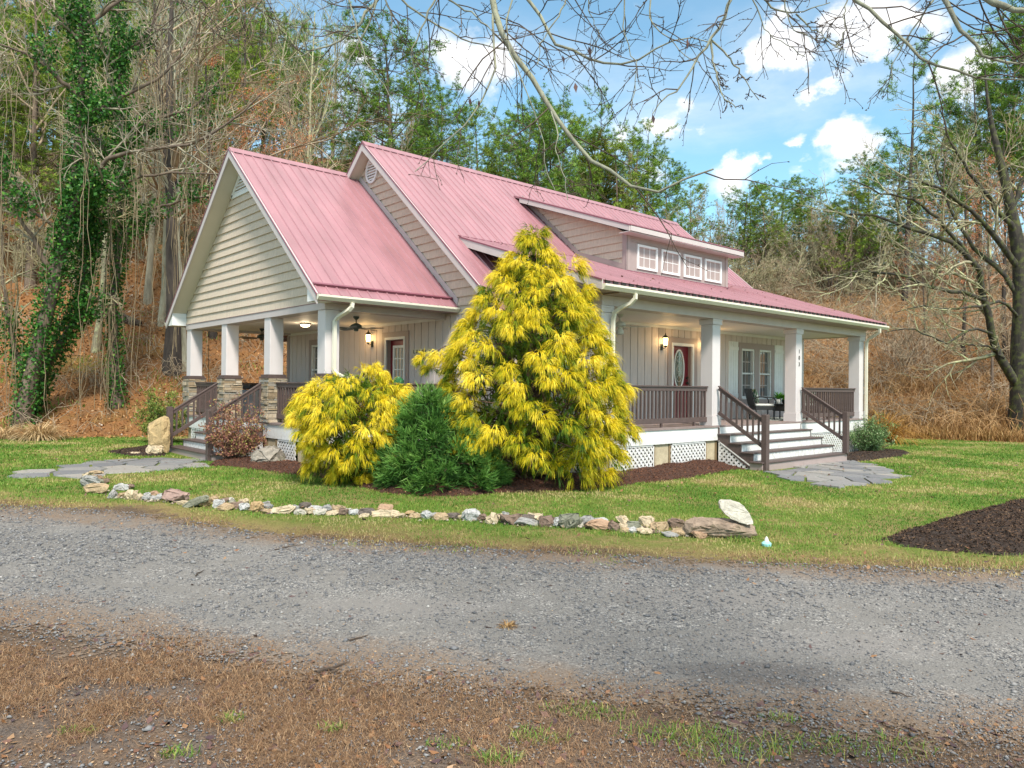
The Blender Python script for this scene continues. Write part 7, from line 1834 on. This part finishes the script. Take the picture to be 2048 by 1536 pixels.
# ================================================================== THE TREE OVERHEAD
# its trunk stands behind the camera; boughs reach over and its twig ends hang into view
M_ov = bark_mat('smooth_grey_green_bark', (.16, .15, .11), (.30, .30, .22), 14, (1, 1, .4), (.33, .33, .22)); M_tw = bark_mat('brown_twig', (.045, .03, .022), (.12, .085, .06), 20)
LM = [ # (points, depth start, depth end, start radius)
 ([(980,-30),(995,51),(1025,102),(1058,147),(1081,188),(1102,223),(1127,249),(1152,290),(1183,322),(1211,322),(1221,343),(1246,363),(1274,378),(1317,386),(1368,358),(1427,338)],5.0,4.6,.026),
 ([(1040,-20),(1075,20),(1112,89),(1142,99),(1178,119),(1211,130),(1244,131),(1269,124),(1300,104),(1338,84),(1372,69),(1420,85)],5.2,4.8,.015),
 ([(1470,-25),(1465,0),(1442,46),(1421,79),(1396,114),(1363,173),(1327,198),(1305,228)],4.8,4.5,.014),
 ([(1421,79),(1425,110),(1432,150),(1447,193),(1472,216)],4.7,4.6,.008), ([(1421,79),(1447,102),(1482,147),(1518,200)],4.7,4.7,.007),
 ([(1690,-25),(1711,0),(1747,26),(1778,57),(1809,82),(1834,111),(1881,137),(1922,147),(1963,160),(2048,160),(2100,150)],4.4,4.2,.014),
 ([(1875,-25),(1865,0),(1842,33),(1811,82),(1793,113),(1780,131),(1785,160)],4.6,4.5,.008),
 ([(1885,-30),(1891,0),(1907,41),(1932,75),(1968,111),(2005,126),(2048,131),(2090,120)],4.2,4.0,.018),
 ([(1950,-20),(1974,0),(2010,15),(2060,26),(2120,40)],4.2,4.0,.028),
 ([(1510,-25),(1525,0),(1551,21),(1571,28),(1607,20),(1660,5)],4.9,4.8,.010), ([(1592,28),(1623,57),(1664,82),(1680,92)],4.85,4.8,.006),
 ([(1500,-25),(1520,39),(1535,67),(1571,90),(1610,113)],4.9,4.8,.006), ([(1700,-25),(1693,0),(1687,31),(1690,62),(1672,95)],4.7,4.7,.006),
 ([(775,-30),(756,0),(728,30),(703,66),(657,94),(632,96),(586,114)],5.4,5.2,.016), ([(690,-30),(698,0),(711,51),(723,86),(728,119),(754,152),(769,175),(792,206)],5.2,5.1,.009),
 ([(760,-20),(754,8),(736,51),(718,84),(700,127),(673,162),(652,203)],5.3,5.2,.009), ([(760,-25),(769,0),(782,28),(784,60),(790,100)],5.3,5.3,.007),
 ([(885,-25),(871,0),(848,41),(822,109),(828,142),(840,170),(853,203)],5.1,5.0,.009), ([(790,-25),(805,0),(868,46),(932,79),(982,94),(1020,104),(1060,130)],5.4,5.2,.010),
 ([(985,-25),(988,61),(993,142),(970,190),(932,249),(896,279),(863,315),(830,343)],5.0,4.7,.011), ([(880,-20),(896,0),(944,28),(982,53),(1010,90)],5.3,5.2,.009),
 ([(395,-25),(381,13),(356,33),(333,61),(356,81),(368,109)],5.0,5.0,.008), ([(520,-30),(525,13),(535,46),(530,66)],5.1,5.1,.005), ([(470,-25),(480,10),(478,45)],5.1,5.1,.005), ([(330,-25),(340,0),(395,12),(405,40)],5.0,5.0,.006),
 ([(1145,-25),(1130,10),(1101,53),(1080,90),(1075,130)],5.0,4.9,.008), ([(1250,-25),(1248,60),(1258,100),(1275,130),(1268,170),(1262,220)],4.9,4.8,.006), ([(1300,-25),(1301,45),(1330,70),(1370,110),(1400,125)],4.9,4.8,.007), ([(1180,-25),(1175,20),(1200,70),(1180,110)],5.0,5.0,.005),
 ([(1030,-20),(1010,60),(1035,140),(1060,200),(1085,270),(1090,330),(1110,380)],4.9,4.8,.007), ([(1102,223),(1115,260),(1110,300),(1130,360),(1135,400)],4.8,4.7,.005), ([(1560,-25),(1575,40),(1600,70),(1650,80),(1690,100)],4.6,4.5,.006)]
g = np.random.default_rng(90)
xt, yt_ = ud_xy(3.2, -2.2); tb = np.array([xt, yt_, Hf(xt, yt_)])
ov = empty('overhanging_tree', tb, 'bare tree whose grey-green budding branches hang across the top of the view', 'tree')
bA = tb + UP * 4.6
tp = np.stack([tb + (bA - tb) * t_ + np.array([.06 * math.sin(4 * t_), .05 * t_, 0]) for t_ in np.linspace(0, 1, 8)]); tp[0] -= UP * .2
V, F = tubes(tp[None], np.linspace(.26, .19, 8)[None], 12); npmesh('trunk', V, F, M_ov, ov, smooth=True)
pt_ = lambda u, d, z: CAM + RT * u + FW * d + UP * z
bo = []
for tip in (pt_(-1.4, 5.6, 4.2), pt_(.2, 5.6, 4.4), pt_(1.8, 5.2, 4.2), pt_(3.0, 4.6, 4.0)):
    bo.append(np.stack([bA * (1 - t_) + tip * t_ + UP * .9 * math.sin(t_ * math.pi) * (1 - .4 * t_) + g.normal(0, .03, 3) * (t_ > 0) for t_ in np.linspace(0, 1, 12)]))
bo = np.stack(bo); V, F = tubes(bo, np.linspace(.11, .035, 12)[None].repeat(len(bo), 0), 9); npmesh('boughs', V, F, M_ov, ov, smooth=True)
K = 18; Ls = []; Rs = []
for (pts, d0, d1, r0) in LM:
    L_ = traced(pts, d0, d1, K - 4 if pts[0][1] < 0 else K)
    if pts[0][1] < 0:
        s_ = L_[0]; bi = bo.reshape(-1, 3); cand = bi[bi[:, 2] > s_[2] + .25]; j = cand[np.argmin(((cand - s_) ** 2).sum(1))]
        con = np.stack([j * (1 - t_) + s_ * t_ + (L_[0] - L_[1]) * math.sin(t_ * math.pi) * .4 for t_ in np.linspace(0, .85, 4)]); L_ = np.concatenate([con, L_])
    L_[5:-1] += g.normal(0, .006, (K - 6, 3)); Ls.append(L_); Rs.append(np.maximum(r0 * (1 - .80 * np.linspace(0, 1, K) ** 1.2), .0028))
Ls = np.stack(Ls); Rs = np.stack(Rs); V, F = tubes(Ls, Rs, 7); npmesh('branches', V, F, M_ov, ov, smooth=True)
P1, R1 = child_level(Ls, Rs, 7, .25, 1.0, 50, .20, 6, -.05, .16, g, .5, .0016, .3); R1 = np.minimum(R1, .0045)
P2, R2 = child_level(P1, R1, 4, .2, 1.0, 46, .45, 4, -.02, .18, g, .65, .0012); R2 = np.minimum(R2, .003)
V, F = join([tubes(P1, R1, 4), tubes(P2, R2, 3)]); npmesh('twigs', V, F, M_tw, ov)
# buds: small spindles along and at the end of the twigs
B0 = np.concatenate([P2[:, 1:].reshape(-1, 3), P1[:, 2:].reshape(-1, 3), P2[:, -1]]); Dd = np.concatenate([(P2[:, 1:] - P2[:, :-1]).reshape(-1, 3), (P1[:, 2:] - P1[:, 1:-1]).reshape(-1, 3), P2[:, -1] - P2[:, -2]]); Dd = unit(unit(Dd) + g.normal(0, .5, Dd.shape)); k = g.permutation(len(B0))[:int(len(B0) * .6)]; B0 = B0[k]; Dd = Dd[k]
ln_ = g.uniform(.008, .018, len(B0))[:, None]; PB_ = np.stack([B0, B0 + Dd * ln_ * .45, B0 + Dd * ln_], 1); RB = np.stack([np.full(len(B0), .0012), g.uniform(.0022, .0036, len(B0)), np.full(len(B0), .0006)], 1); V, F = tubes(PB_, RB, 4); npmesh('buds', V, F, M_tw, ov)
# a few withered leaves still hanging
C = np.array([point(px, py, 4.7) for px, py in ((1177, 92), (1308, 212), (1305, 228), (1150, 165), (1125, 110), (958, 200), (940, 195), (1375, 75))]); k = len(C)
A_ = np.tile(-UP, (k, 1)) + g.normal(0, .2, (k, 3)); A_ = unit(A_); B_ = unit(np.cross(A_, g.normal(0, 1, (k, 3)) + FW * 2)); s_ = g.uniform(.02, .04, (k, 1)); V = np.stack([C, C + A_ * s_ + B_ * s_ * .45, C + A_ * s_ * 2.2 + FW * .01, C + A_ * s_ - B_ * s_ * .4], 1).reshape(-1, 3)
npmesh('withered_leaves', V, np.arange(k * 4).reshape(-1, 4), M_deadleaf, ov, tint=np.repeat(g.uniform(0, .4, k), 4))
